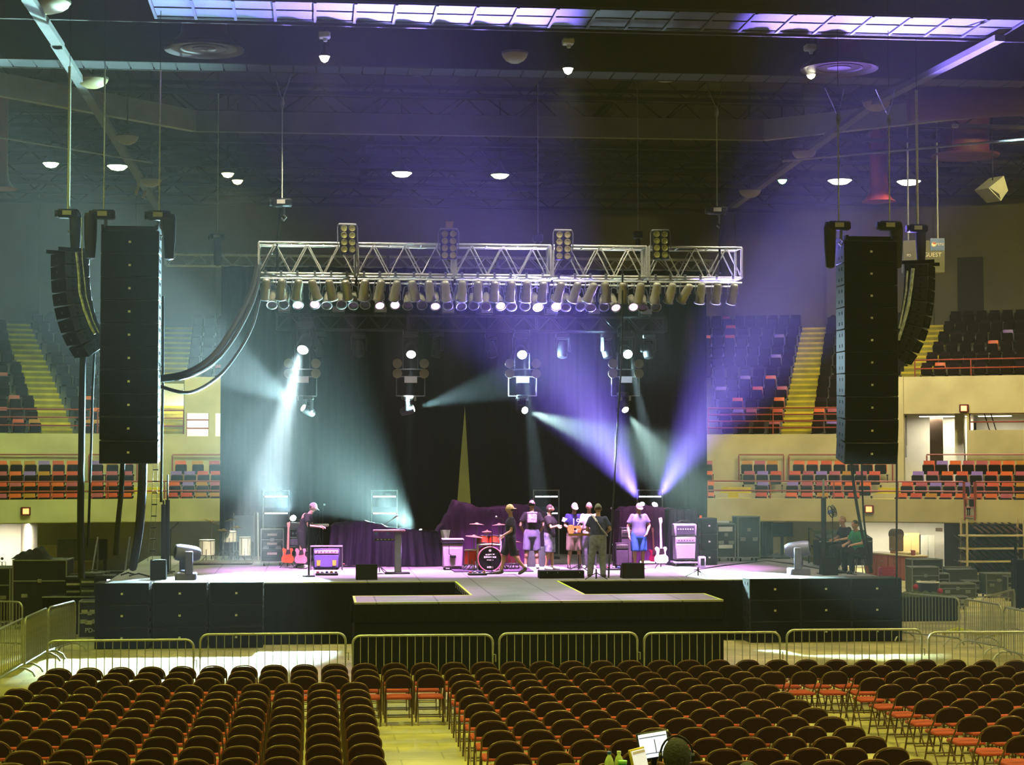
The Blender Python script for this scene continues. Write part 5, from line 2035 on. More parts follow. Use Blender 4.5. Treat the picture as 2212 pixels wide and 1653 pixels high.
# white shirt, half hidden
person('person in a white shirt half hidden behind the guitar player in a navy tee', feet(1280, 1231) + Vector((0, .6, 0)), radians(-10), 1.70,
       dict(lelb=(.26, -.05, 1.15), lwri=(.12, -.24, 1.06), relb=(-.27, -.03, 1.14), rwri=(-.12, -.24, 1.02)), topm=WTEE, bottom='trousers', botm=JEANS, shoe='e0e0e0', hair='c0b0a0', headrot=(.2, 0, 0), build=1.05)
# guitar player from behind
tp_, J_, HR_, k_ = person('person seen from behind in a navy tee and grey jeans wearing a white guitar strap', feet(1292, 1247), radians(168), 1.75,
                          dict(lelb=(.27, -.02, 1.14), lwri=(.10, -.26, 1.08), relb=(-.29, -.03, 1.16), rwri=(-.12, -.26, 1.02), lank=(.20, .0, .09), lknee=(.15, .0, .5), rank=(-.12, .03, .09), head=(0, -.04, 1.655)),
                          topm=NTEE, bottom='trousers', botm=JEANS, shoe='5a4a3a', hair='6a4630', hat='backward', hatm=CAPB, headrot=(.2, 0, .2), build=1.08)
st_ = MB()
P = [Vector((.15, -.02, 1.50)), Vector((.12, .10, 1.47)), Vector((.02, .19, 1.34)), Vector((-.10, .19, 1.16)), Vector((-.20, .10, 1.02)), Vector((-.20, -.05, .98))]
for a_, b_ in zip(P[:-1], P[1:]):
    d_ = (b_ - a_)
    st_.box((a_ + b_) / 2, (.07, .012, d_.length + .02), (d_.to_track_quat('Z', 'Y').to_matrix()))
g_ = thing('electric_guitar', 'pale electric guitar slung across the person in the navy tee', 'guitar', tp_.location + Vector((.03, .30, .98)), radians(168 - 180))
STR = mk('white_strap', 'd8d2de', .6, 0, .06, 10)
EG = [(-.22, .02), (-.19, .14), (-.06, .15), (.02, .10), (.10, .15), (.17, .17), (.13, .05), (.13, -.05), (.20, -.13), (.10, -.14), (.0, -.10), (-.08, -.15), (-.19, -.12)]
MB().prism(EG, .05).build('body', mk('pale_guitar', 'd8cfd8', .25, 0, .06, 6), g_)
MB().prism([(.12, -.028), (-.0, -.028), (-.0, .028), (.12, .028)], .02, None, (0, -.035, 0)).build('pickguard', BLACK, g_)
MB().prism([(-.14 - .5, -.025), (-.14, -.028), (-.14, .028), (-.14 - .5, .025)], .03, None, (-.05, -.02, .02)).build('neck', TAN, g_)
so = st_.build('strap', STR, tp_, ang=60)
# blue shorts, facing the camera
tp_, J_, HR_, k_ = person('person in a grey blue tee and bright blue shorts looking down', feet(1380, 1229), radians(4), 1.70,
                          dict(lelb=(.30, .03, 1.16), lwri=(.20, -.13, .98), relb=(-.29, .03, 1.13), rwri=(-.28, -.06, .90), head=(0, -.06, 1.65), lank=(.11, .03, .09), rank=(-.10, .03, .09)),
                          topm=LTEE, botm=BLUES, shoe='b8b4b0', hat='forward', hatm=CAPB, headrot=(.35, 0, .05), build=1.10)

# ---------------------------------------------------------------- band gear on the stage
CHROME = mk('chrome', 'c8c8cc', .15, .95, .08, 12)
CASE = mk('case_black', '15151a', .55, 0, .2, 8)
EDGE = mk('case_edge_aluminium', 'a8aaa4', .35, .7, .1, 12)
CYM = mk('cymbal_bronze', 'b89a52', .25, .8, .1, 20)
SHELLW = mk('drum_white', 'cfc8b4', .4, 0, .06, 8)
SHELLR = mk('drum_red', 'c03020', .25, .1, .2, 5)
SKINW = mk('drum_skin', 'e6e2d8', .6, 0, .04, 10)


def on(px, py, z=SZ):
    return atz(px, py, z)


def road_case(p, size, rz, label, grp=None, wheels=True, mat=None, doors=False, name='road_case', handles=True, legs=False):
    w, d, h = size
    t = thing(name, label, 'case', p, rz, grp)
    z0 = .11 if wheels else 0
    m_ = mat or CASE
    MB().rbox((0, 0, z0 + h / 2), (w, d, h), .01).build('body', m_, t)
    e = MB()
    for sx in (-1, 1):
        for sy in (-1, 1):
            e.box((sx * w / 2, sy * d / 2, z0 + h / 2), (.03, .03, h))
        for z in (z0, z0 + h):
            e.box((sx * w / 2, 0, z), (.03, d + .03, .03))
    for sy in (-1, 1):
        for z in (z0, z0 + h) + ((z0 + h * .68,) if not doors else ()):
            e.box((0, sy * d / 2, z), (w + .03, .03, .03))
    e.build('edge_trim', EDGE, t)
    if handles:
        for x in (-w * .28, w * .28):
            MB().rbox((x, -d / 2 - .015, z0 + h * .45), (.16, .02, .10), .008).build('handle', EDGE, t)
    MB().rbox((0, -d / 2 - .016, z0 + h * .68), (.11, .02, .10), .008).build('latch', EDGE, t)
    if wheels:
        for sx in (-1, 1):
            for sy in (-1, 1):
                c = Vector((sx * (w / 2 - .08), sy * (d / 2 - .08), .055))
                MB().cyl(c - Vector((.02, 0, 0)), c + Vector((.02, 0, 0)), .055, n=12).box(c + Vector((0, 0, .045)), (.06, .06, .03)).build('wheel', BLACKM, t)
    return t


def stand_legs(mb, z=.28, r=.26, n=3, rr=.011, a0=.4):
    for i in range(n):
        a = a0 + 2 * pi * i / n
        mb.cyl((0, 0, z), (r * cos(a), r * sin(a), .01), rr, n=6)
    return mb


def cymbal(p, h, r, tilt, label, grp, mat=None, hihat=False):
    t = thing('cymbal_stand', label, 'cymbal', p, rnd.uniform(0, 2), grp)
    MB().cyl((0, 0, .05), (0, 0, h), .012, n=8).cyl((0, 0, .05), (0, 0, h * .5), .017, n=8).build('pole', CHROME, t)
    for i in range(3):
        a = 2 * pi * i / 3
        MB().cyl((0, 0, .32), (.28 * cos(a), .28 * sin(a), .012), .011, n=6).build('leg', CHROME, t)
    R = Euler((tilt, tilt * .6, 0)).to_matrix()
    MB().lathe([(r, -.012), (r * .5, .008), (r * .22, .014), (r * .16, .035), (.01, .04), (.01, .03), (r * .5, .002), (r * .98, -.016)], 26, R, (0, 0, h)).build('cymbal', mat or CYM, t)
    if hihat:
        MB().lathe([(r, .012), (r * .5, -.008), (.01, -.03)], 26, R, (0, 0, h - .045)).build('lower_cymbal', mat or CYM, t)
    return t


def drum(p, r, dep, tilt, shell, label, grp, legs=3, head_i=None, z=None, axis='z', name='drum'):
    t = thing(name, label, 'drum', p, 0, grp)
    z = dep / 2 + .16 if z is None else z
    R = Euler((tilt, 0, 0)).to_matrix()
    MB().lathe([(r, -dep / 2), (r, dep / 2)], 26, R, (0, 0, z)).build('shell', shell, t)
    MB().lathe([(.005, dep / 2 + .006), (r * .985, dep / 2 + .006), (r * .99, dep / 2)], 26, R, (0, 0, z)).build('skin', head_i or SKINW, t)
    for s in (-1, 1):
        c = Vector((0, 0, z)) + R @ Vector((0, 0, s * dep * .47))
        MB().tube([c + R @ Vector(((r + .008) * cos(2 * pi * i / 26), (r + .008) * sin(2 * pi * i / 26), 0)) for i in range(26)], .011, 6, True).build('hoop', CHROME, t)
    for i in range(legs):
        a = .5 + 2 * pi * i / legs
        MB().tube([(r * cos(a), r * sin(a), z - dep * .1), ((r + .03) * cos(a), (r + .03) * sin(a), z - dep * .5), ((r + .06) * cos(a), (r + .06) * sin(a), .0)], .010, 6).build('leg', CHROME, t)
    for i in range(6):
        a = 2 * pi * i / 6
        c = Vector((0, 0, z)) + R @ Vector(((r + .012) * cos(a), (r + .012) * sin(a), 0))
        MB().cyl(c - R @ Vector((0, 0, dep * .42)), c + R @ Vector((0, 0, dep * .42)), .008, n=5).build('lug', CHROME, t)
    return t


G1 = 'white drum kit'
drum(on(447, 1213), .215, .44, 0, SHELLW, 'white floor tom at the outer end of the spare kit', G1)
drum(on(496, 1211), .19, .30, .08, SHELLW, 'white snare drum on a stand in the spare kit', G1, z=.66)
drum(on(529, 1214), .16, .52, 0, SHELLW, 'tall white drum standing at the inner end of the spare kit', G1)
MBo = MB().rbox((0, 0, .05), (1.7, 1.0, .06), .02).build('drum_riser', mk('riser_brown', '4a4238', .8, 0, .15, 3))
MBo.location = on(478, 1219)
tag(MBo, 'low brown platform under the white drum kit', 'platform')
for (px, py, h, r, ti, l, hh) in ((457, 1213, 1.10, .22, .32, 'tilted cymbal over the white floor tom', False), (498, 1210, 1.12, .20, -.15, 'cymbal over the white snare drum', False),
                                  (483, 1212, .86, .18, .1, 'hi-hat pair beside the white snare drum', True), (511, 1214, .95, .19, .0, 'flat cymbal on a chrome stand by the tall white drum', False)):
    cymbal(on(px, py), h, r, ti, l, G1, None, hh)
# drum shield and tall stand
t = thing('drum_shield', 'grey framed screen behind the white drums', 'screen', on(527, 1207))
MB().box((0, 0, .85), (.55, .02, .75)).build('panel', mk('shield_grey', '4c5a5c', .25, 0, .08, 4), t)
for x in (-.29, .29):
    MB().cyl((x, 0, 0), (x, 0, 1.3), .016, n=6).box((x, 0, .01), (.06, .4, .02)).build('post', STEEL, t)
t = thing('silver_pole', 'silver pole standing between the screen and the rack case', 'stand', on(558, 1212))
MB().cyl((0, 0, .02), (-.02, 0, 1.35), .022, n=8).build('pole', ALU, t)
MB().lathe([(.16, 0), (.16, .02), (.02, .03)], 16).build('base', STEEL, t)
# rack case with drawers
p = on(588, 1222)
t = road_case(p, (.58, .5, .86), 0, 'black rack case with silver edges and two drawers behind the orange guitar', 'stage cases')
for z in (.30, .56, .80):
    d_ = MB().rbox((0, -.26, .11 + z - .1), (.50, .03, .17), .008).build('drawer', BLACKM, t)
    MB().box((0, -.28, .11 + z - .08), (.26, .012, .06)).build('drawer_label', mk('label_cream', 'b9b29c', .5, 0, .06, 8), d_)


def guitar(p, rz, label, body, neck, lean=.16, name='guitar', s=1.0, grp='guitars on stands', headm=None):
    """solid guitar standing on its own stand"""
    t = thing(name, label, 'guitar', p, rz, grp, (-lean, 0, rz))
    B_ = [(-.03, 0), (-.12, .01), (-.17, .06), (-.165, .15), (-.115, .22), (-.12, .29), (-.155, .36), (-.12, .41), (-.06, .38), (-.03, .34), (.03, .34), (.07, .40), (.125, .40), (.145, .35), (.11, .28), (.115, .21), (.165, .15), (.17, .06), (.12, .0), (.03, 0)]
    P_ = [(x * s, z * s + .14) for x, z in B_]
    b = MB().prism(P_, .045 * s).build('body', body, t)
    MB().prism([(-.06 * s, .22 * s + .14), (.08 * s, .24 * s + .14), (.06 * s, .36 * s + .14), (-.03 * s, .36 * s + .14)], .01, None, (0, -.028, 0)).build('pickguard', mk('pickguard_dark', '241c20', .3), b)
    n = MB().prism([(-.027 * s, .32 * s + .14), (.027 * s, .32 * s + .14), (.021 * s, .95 * s + .14), (-.021 * s, .95 * s + .14)], .03, None, (0, -.012, 0)).build('neck', neck, t)
    MB().prism([(-.021 * s, .95 * s + .14), (.021 * s, .95 * s + .14), (.05 * s, 1.02 * s + .14), (.035 * s, 1.12 * s + .14), (-.045 * s, 1.10 * s + .14)], .022, None, (0, -.005, 0)).build('headstock', headm or neck, n)
    return t


def guitar_stand(p, rz, label, grp='guitar stands'):
    t = thing('guitar_stand', label, 'stand', p, rz, grp)
    MB().cyl((0, .1, .02), (0, .16, .62), .013, n=6).build('post', BLACKM, t)
    for sx in (-1, 1):
        MB().tube([(0, .12, .24), (sx * .18, -.08, .01), (sx * .19, -.14, .01)], .012, 6).build('leg', BLACKM, t)
        MB().tube([(sx * .09, .10, .11), (sx * .09, -.07, .11), (sx * .09, -.09, .15)], .010, 6).build('cradle', BLACKM, t)
    return t


ORW = mk('orange_guitar', 'c4532a', .3, 0, .2, 5)
MAPLE = mk('maple_neck', 'b08a68', .4, 0, .12, 6)
guitar(on(621, 1228), -.1, 'orange electric guitar on a stand by the rack case', ORW, MAPLE, s=.95)
guitar_stand(on(621, 1226), 0, 'black stand under the orange guitar')
guitar(on(650, 1229), .1, 'rose pink guitar on a stand next to the tall mic pole', mk('rose_guitar', 'c0787e', .3, 0, .15, 5), MAPLE, s=.95)
guitar_stand(on(650, 1227), 0, 'black stand under the rose pink guitar')
# keyboard player's gear: stacked amps and shelves
t = thing('amp_stack', 'stack of small amplifier heads on a shelf unit beside the keyboard player', 'amplifier', on(640, 1222))
for i, z in enumerate((.62, .86, 1.06)):
    a_ = MB().rbox((0, 0, z), (.32, .3, .17), .02).build('amp_head', mk('lilac_grey_casing', '8d86a4', .5, 0, .1, 6) if i != 1 else CASE, t)
    for q in range(3):
        MB().cyl((-.09 + .09 * q, -.15, z), (-.09 + .09 * q, -.17, z), .022, n=8).build('knob', STEEL, a_)
for x in (-.18, .18):
    MB().box((x, 0, .58), (.03, .3, 1.16)).build('side_post', STEEL, t)
for z in (.5, .74, .96):
    MB().box((0, 0, z), (.36, .3, .02)).build('shelf', STEEL, t)


def combo(p, size, label, cab, grille, name='combo_amp', rz=0, strip=None, feet_=True, cat='amplifier'):
    w, d, h = size
    t = thing(name, label, cat, p, rz, 'amplifiers on the stage')
    MB().rbox((0, 0, h / 2 + .03), (w, d, h), .02).build('cabinet', cab, t)
    g = MB().rbox((0, -d / 2 - .004, h * .38 + .03), (w * .92, .02, h * .62), .008).build('grille', grille, t)
    c = MB().rbox((0, -d / 2 - .004, h * .84 + .03), (w * .92, .02, h * .18), .008).build('control_panel', strip or STEEL, t)
    for q in range(6):
        MB().cyl((-w * .34 + w * .68 * q / 5, -d / 2 - .01, h * .84 + .03), (-w * .34 + w * .68 * q / 5, -d / 2 - .035, h * .84 + .03), .014, n=8).build('knob', BLACKM, c)
    for sx in (-1, 1):
        MB().box((sx * w * .4, 0, .015), (.05, d * .8, .03)).build('foot', BLACKM, t)
    return t


combo(on(652, 1228) + Vector((0, .35, 0)), (.36, .3, .52), 'small dark amplifier behind the rose pink guitar', CASE, mk('amp_cloth', '4a4450', .8, 0, .2, 40))
t = combo(on(705, 1230), (.66, .4, .50), 'violet lit combo amplifier with a pink control strip on the floor', mk('tweed_violet_lit', '3c3656', .7, 0, .15, 20), mk('amp_cloth_violet_lit', '564e86', .8, 0, .15, 40), strip=mk('pink_strip', 'd8a0b8', .4, 0, .1, 9))  # violet stage light put into the cabinet and cloth colours
for x in (-.2, .2):
    MB().prism([(x - .04, .10), (x + .04, .10), (x + .05, .24), (x - .05, .24)], .02, None, (0, -.22, 0)).build('amp_strap', mk('yellow_strap', 'd0a838', .5, 0, .1, 9), t)
t = thing('amp_cage', 'tube cage around the violet lit combo amplifier', 'frame', on(705, 1231))
MB().tube([(-.40, -.26, 0), (-.40, -.26, .60), (.40, -.26, .60), (.40, -.26, 0)], .018, 6).build('front_hoop', STEEL, t)
MB().tube([(-.40, .26, 0), (-.40, .26, .60), (.40, .26, .60), (.40, .26, 0)], .018, 6).build('rear_hoop', STEEL, t)
for x in (-.4, .4):
    MB().cyl((x, -.26, .60), (x, .26, .60), .016, n=6).build('side_rail', STEEL, t)


def mic_stand(p, h, label, boom=None, tri=True, mic=True, r=.012, grp='microphone stands'):
    t = thing('microphone_stand', label, 'microphone stand', p, rnd.uniform(0, 1), grp)
    MB().cyl((0, 0, .02), (0, 0, h), r, n=8).build('pole', BLACKM, t)
    if tri:
        for i in range(3):
            a = .6 + 2 * pi * i / 3
            MB().cyl((0, 0, .16), (.30 * cos(a), .30 * sin(a), .012), .011, n=6).build('leg', BLACKM, t)
    else:
        MB().lathe([(.15, 0), (.15, .025), (.02, .04)], 18).build('base', BLACKM, t)
    tip = Vector((0, 0, h))
    if boom:
        tip = Vector((boom[0], boom[1], h + boom[2]))
        R = Matrix.Rotation(-t.rotation_euler.z, 3, 'Z')
        tip = R @ tip
        MB().cyl(Vector((0, 0, h)) - (tip - Vector((0, 0, h))) * .25, tip, .009, n=6).build('boom', BLACKM, t)
    if mic:
        d_ = Vector((0, -.12, .05)) if not boom else (tip - Vector((0, 0, h))).normalized() * .12
        m_ = MB().cyl(tip, tip + d_, .014, .02, 8).build('microphone', BLACKM, t)
        MB().ball(tip + d_ * 1.15, .030, 10, 8).build('mic_grille', STEEL, m_)
    return t


mic_stand(on(667, 1246), 1.35, 'tall straight pole stand in front of the keyboard player', None, False, False, .022)
mic_stand(on(690, 1214), 1.38, 'microphone stand at the white keyboard, nearer the player', (-.06, -.1, .1))
mic_stand(on(697, 1212), 1.40, 'microphone stand at the white keyboard, farther from the player', (.02, -.1, .08))


def keyboard(p, w, label, top, rz=0, h=.95, legs=True, d=.30, tilt=0):
    t = thing('keyboard', label, 'keyboard', p, rz, 'keyboards on the stage')
    b = MB().rbox((0, 0, h), (w, d, .07), .015).build('case', top, t)
    MB().box((0, -d * .22, h + .037), (w * .9, d * .42, .012)).build('white_keys', WHITE, b)
    for i in range(int(w / .045)):
        if i % 7 in (2, 6):
            continue
        MB().box((-w * .43 + i * .043, -d * .14, h + .05), (.018, d * .25, .014)).build('black_key', BLACK, b)
    if legs:
        for sx in (-1, 1):
            MB().cyl((sx * w * .36, -.14, 0), (-sx * w * .36 * .2, .1, h - .03), .016, n=6).build('stand_leg', BLACKM, t)
    return t


keyboard(on(688, 1216), .56, 'white topped keyboard under the leaning player', mk('white_key_case', 'd4d2de', .4, 0, .05, 6), 0, 1.02)
# pedal boards
def pedalboard(p, w, label, rz=0):
    t = thing('pedalboard', label, 'pedalboard', p, rz, 'pedalboards on the stage floor')
    MB().rbox((0, 0, .03), (w, .26, .05), .01).build('board', CASE, t)
    n = max(3, int(w / .11))
    cs_ = ('8a2a2a', '9a9a9a', '3a5a8a', 'b08a3a', '4a4a4a')
    for i in range(n):
        pd = MB().rbox((-w / 2 + (i + .5) * w / n, rnd.uniform(-.04, .04), .075), (.07, .11, .045), .01).build('pedal', mk('pedal_' + cs_[i % 5], cs_[i % 5], .4, .1, .1, 9), t)
        MB().cyl((-w / 2 + (i + .5) * w / n, -.03, .09), (-w / 2 + (i + .5) * w / n, -.03, .108), .012, n=8).build('foot_switch', CHROME, pd)
    return t


pedalboard(on(754, 1225), .42, 'small pedalboard beside the black draped gear')
pedalboard(on(706, 1243), .55, 'pedalboard at the foot of the tall pole stand')
pedalboard(on(1031, 1243), .46, 'dark pedalboard in front of the red drum kit')
pedalboard(on(1325, 1232), .4, 'pedalboard between the guitar player and the person in blue shorts')

# keyboard station with a pale pedestal
p = on(842, 1240)
t = thing('keyboard_stand', 'keyboard station with a thin red edged top on a wide pale lilac column', 'keyboard stand', p)
MB().rbox((-.02, 0, 1.06), (.78, .40, .05), .01).build('top_board', mk('rose_board', '9a5a78', .4, 0, .1, 6), t)
MB().rbox((.20, 0, .52), (.17, .14, 1.02), .02).build('column', mk('lilac_column', 'a7a2d2', .4, .1, .06, 5), t)
MB().rbox((.18, 0, .02), (.62, .34, .04), .01).build('base', BLACKM, t)
MB().rbox((-.14, .0, .84), (.48, .25, .05), .01).build('second_keyboard', CASE, t)
for i in range(5):
    MB().box((-.30 + .09 * i, -.13, .85), (.05, .01, .02)).build('label_strip', LET, t)
for x in (-.34, -.05):
    MB().box((x, -.12, 1.0), (.06, .05, .06)).build('pedal_unit', mk('teal_unit', '5f86a8', .4), t)
mic_stand(on(820, 1238), 1.12, 'pink lit boom microphone stand at the pale lilac column', (.32, -.05, .22))
t = thing('stool', 'small round stool with a pink lit seat before the black draped gear', 'stool', on(802, 1216))
MB().lathe([(.17, .62), (.18, .66), (.16, .69), (.01, .69)], 20).build('seat', mk('pink_lit_seat', 'c07a98', .6, 0, .1, 8), t)  # pink stage light put into the seat colour
for i in range(4):
    a = pi / 4 + i * pi / 2
    MB().cyl((.10 * cos(a), .10 * sin(a), .63), (.22 * cos(a), .22 * sin(a), 0), .014, n=6).build('leg', BLACKM, t)

# organ speaker cabinet
p = on(977, 1231)
t = thing('organ_speaker', 'lilac organ speaker cabinet with a black topped lid and a hanging microphone', 'speaker cabinet', p)
MB().rbox((0, 0, .36), (.50, .42, .60), .015).build('cabinet', mk('lilac_cabinet', 'a58aa8', .5, 0, .08, 5), t)
MB().rbox((0, -.215, .33), (.44, .015, .46), .008).build('front_panel', mk('lilac_panel', 'b59ab8', .5, 0, .06, 7), t)
MB().rbox((0, 0, .72), (.56, .46, .10), .02).build('lid', mk('dark_lid', '2b2230', .4, 0, .1, 6), t)
MB().box((.0, -.02, .785), (.54, .44, .025)).build('lid_cloth', mk('pink_cloth', 'd8b4cc', .7, 0, .06, 9), t)
MB().tube([(-.1, -.24, .62), (-.1, -.26, .42), (-.02, -.26, .36)], .010, 6).build('microphone_arm', BLACKM, t)
MB().rbox((0, -.25, .35), (.16, .04, .06), .01).build('microphone', BLACKM, t)
for sx in (-1, 1):
    for sy in (-1, 1):
        MB().cyl((sx * .2 - .02, sy * .16, .03), (sx * .2 + .02, sy * .16, .03), .03, n=10).build('wheel', BLACKM, t)
mic_stand(on(994, 1231), .70, 'short microphone stand beside the organ speaker', None, False, True)

# red drum kit
G2 = 'red drum kit'
kx, ky = on(1055, 1234).x, on(1055, 1234).y
t = thing('bass_drum', 'red bass drum with a black front skin and white lettering', 'drum', (kx, ky, SZ), .08, G2)
R = Euler((pi / 2, 0, 0)).to_matrix()
MB().lathe([(.30, -.22), (.30, .22)], 34, R, (0, 0, .31)).build('shell', SHELLR, t)
fs = MB().lathe([(.005, .232), (.285, .232), (.29, .225)], 34, R, (0, 0, .31)).build('front_skin', BLACK, t)
for y in (-.235, .235):
    MB().tube([(.305 * cos(2 * pi * i / 34), y, .31 + .305 * sin(2 * pi * i / 34)) for i in range(34)], .018, 6, True).build('hoop', mk('hoop_pink', 'c06a78', .35, .2, .1, 6), t)
for z, w, h in ((.43, .24, .035), (.365, .32, .05), (.29, .18, .025), (.11, .16, .05)):
    n_ = max(3, int(w / .05))
    q = MB()
    for i in range(n_):
        q.box((-w / 2 + (i + .5) * w / n_, -.240, z + rnd.uniform(-.004, .004)), (w / n_ * .8, .006, h * rnd.uniform(.7, 1)))
    q.build('white_lettering', LET, fs)
MB().lathe([(.035, 0), (.03, .01), (.003, .01)], 14, R, (0, -.233, .53)).build('round_emblem', LET, fs)
for sx in (-1, 1):
    MB().cyl((sx * .24, -.1, .2), (sx * .36, -.2, 0), .014, n=6).build('spur', CHROME, t)
drum(Vector((kx - .42, ky + .05, SZ)), .18, .38, 0, SHELLR, 'red floor tom beside the organ speaker', G2)
drum(Vector((kx - .12, ky + .15, SZ)), .13, .20, -.35, SHELLR, 'small red tom mounted over the bass drum, nearer the floor tom', G2, 0, None, .76)
drum(Vector((kx + .16, ky + .15, SZ)), .13, .20, -.35, SHELLR, 'small red tom mounted over the bass drum, farther from the floor tom', G2, 0, None, .76)
drum(Vector((kx + .62, ky + .5, SZ)), .20, .36, 0, mk('dark_red_drum', '5a1826', .3, 0, .15, 5), 'dark red floor tom behind the walking person', G2)
o = MB().cyl((-.02, .02, 0), (-.02, .02, .30), .016, n=8).build('tom_post', CHROME)
o.location = (kx, ky + .1, SZ + .60)
tag(o, 'chrome post holding the two small red toms', 'stand', G2)
PKC = mk('pink_lit_cymbal', 'c08a78', .3, .6, .1, 12)  # cymbal bronze with the pink stage light put into its colour
for (px, h, r, ti, l, hh, dy) in ((1030, 1.18, .20, .05, 'highest cymbal over the red floor tom', False, .2), (1024, .88, .22, .1, 'pink lit ride cymbal low over the red floor tom', False, -.05), (1078, 1.16, .19, -.05, 'cymbal on the walking person side of the red kit', False, .3),
                                  (1052, .98, .14, .0, 'hi-hat pair in the middle of the red kit', True, .55), (1112, .72, .20, .1, 'low flat cymbal behind the walking person', False, .5)):
    cymbal(Vector((at(px, 1200, ky + dy).x, ky + dy, SZ)), h, r, ti, l, G2, PKC, hh)
mic_stand(on(1063, 1240), 1.05, 'thin straight stand in front of the bass drum', None, False, False)
mic_stand(Vector((at(1086, 1200, ky + .4).x, ky + .4, SZ)), 1.30, 'overhead microphone stand of the red kit', (-.1, -.12, .03))
t = thing('drum_rack', 'white tube rack around the red drum kit', 'frame', (kx, ky, SZ), 0)
MB().tube([(-.28, -.1, 0), (-.28, -.1, .68)], .03, 8).build('post', mk('rack_white', 'd8d4e0', .3, .3, .06, 8), t)
MB().tube([(.30, -.1, 0), (.30, -.1, .92)], .03, 8).build('post', MATS['rack_white'], t)
MB().tube([(-.28, -.1, .66), (0, -.16, .68), (.30, -.1, .66)], .025, 8).build('crossbar', MATS['rack_white'], t)
o = MB().rbox((0, 0, .015), (2.0, 1.6, .03), .01).build('drum_mat', mk('mat_purple', '3a2440', .9, 0, .2, 14))
o.location = (kx + .1, ky + .35, SZ)
tag(o, 'dark mat under the red drum kit', 'mat')
o = MB().lathe([(.28, 0), (.29, .3), (.27, .52), (.01, .54)], 24, None, (0, 0, 0), 1, .6).build('covered_drum', mk('grey_drum_cover', '5c6a64', .8, 0, .12, 6))
o.location = on(1172, 1226) + Vector((-.15, .4, 0))
tag(o, 'pale grey covered drum behind the person in grey shorts', 'drum')

# small folding tripod pieces and low box
mic_stand(on(1288, 1252), .24, 'very short black tripod in front of the guitar player', None, True, False, .02)
mic_stand(on(1250, 1234), .42, 'short white tripod stand beside the jersey player', None, True, False, .018)
mic_stand(on(1325, 1228), 1.36, 'microphone stand between the guitar player and the person in blue shorts', (-.04, -.1, .1))
mic_stand(on(1508, 1246), .22, 'low black tripod in front of the silver bass amplifier', None, True, False, .02)
p = on(1214, 1250)
t = thing('low_riser', 'long low black box on the stage edge by the walkway', 'box', p)
MB().rbox((0, .2, .09), (1.07, .4, .18), .01).build('body', BLACK, t)
MB().box((0, .2, .185), (1.05, .38, .01)).build('top_panel', mk('violet_felt', '6a5a86', .9, 0, .1, 10), t)
for x in (-.35, -.1, .42):
    MB().box((x, -.005, .14), (.02, .01, .03)).build('clip', STEEL, t)


def wedge(px, py, w, h, label, rz=0):
    p = on(px, py)
    t = thing('stage_monitor', label, 'monitor speaker', p + Vector((0, .22, 0)), rz, 'black monitor boxes on the stage edge')
    MB().prism([(-.22, 0), (.22, 0), (.18, h * .55), (-.06, h), (-.22, h * .98)], w, Matrix.Rotation(pi / 2, 3, 'Z')).build('cabinet', BLACK, t)
    MB().box((0, -.225, h * .5), (w * .94, .012, h * .9)).build('rear_panel', mk('monitor_panel', '0b0d09', .8, 0, .3, 14), t)
    MB().box((0, -.235, h * .8), (.12, .012, .03)).build('grip', BLACKM, t)


wedge(792, 1253, .50, .36, 'black monitor box on the stage edge before the lilac column')
wedge(1369, 1250, .52, .36, 'black monitor box on the stage edge before the person in blue shorts')
wedge(341, 1253, .36, .47, 'black monitor box at the foot of the dark poles, lit room side')
wedge(1795, 1243, .36, .44, 'black monitor box at the foot of the dark pole, red counter side')

# LED bar racks behind the band
for i, (px, l) in enumerate(((596, 'behind the glaring head'), (830, 'behind the covered keyboards'), (1180, 'behind the arms folded person'), (1404, 'behind the two purple heads'))):
    p = at(px, 1200, 53.6)
    p.z = SZ
    t = thing('light_rack', 'tall rack with two white strip lights, ' + l, 'light rack', p, 0, 'racks with white strip lights')
    for x in (-.36, .36):
        MB().box((x, 0, .98), (.035, .05, 1.96)).build('post', STEEL, t)
    zz = [at(px, y_, 53.6).z - SZ for y_ in (1073, 1109)]
    for z in zz:
        h_ = MB().box((0, -.02, z), (.70, .06, .07)).build('strip_housing', BLACKM, t)
        n_ = 3
        for q in range(n_):
            MB().box((-.22 + .22 * q, -.055, z), (.205, .02, .04)).build('strip_light', glow('strip_white', (.8, .9, 1), 2.2), h_)
    MB().box((0, .02, 1.2), (.70, .02, .55)).build('back_panel', mk('rack_panel', '2d3450', .3, .1, .2, 3), t)
    MB().box((0, 0, 1.94), (.72, .03, .03)).build('top_bar', STEEL, t)
    MB().box((0, 0, .03), (.72, .5, .06)).build('base', BLACKM, t)

# bass rig and neighbours, covered gear side
t = combo(on(1482, 1224) + Vector((0, .25, .13)), (.54, .42, .62), 'silver lilac bass cabinet on a wheeled board', mk('silver_cab', 'b6b2c8', .4, .2, .06, 6), mk('silver_grille', 'c6c4d6', .45, .2, .06, 40), 'bass_cabinet', strip=mk('silver_cab', 'b6b2c8'))
p_ = Vector(t.location)
t = thing('bass_amplifier', 'silver bass amplifier head in an open rack on the bass cabinet', 'amplifier', p_ + Vector((0, 0, .65)), 0, 'amplifiers on the stage')
MB().rbox((0, 0, .17), (.60, .42, .34), .03).build('case', mk('silver_cab', 'b6b2c8'), t)
pn_ = MB().rbox((0, -.215, .17), (.50, .02, .24), .01).build('panel', mk('amp_panel', '5a5470', .3, .3, .15, 6), t)
for q in range(7):
    MB().cyl((-.2 + .065 * q, -.22, .20), (-.2 + .065 * q, -.245, .20), .02, n=8).build('knob', WHITE, pn_)
MB().tube([(-.2, 0, .36), (-.05, 0, .42), (.15, 0, .38)], .02, 6).build('coiled_cable', BLACKM, t)
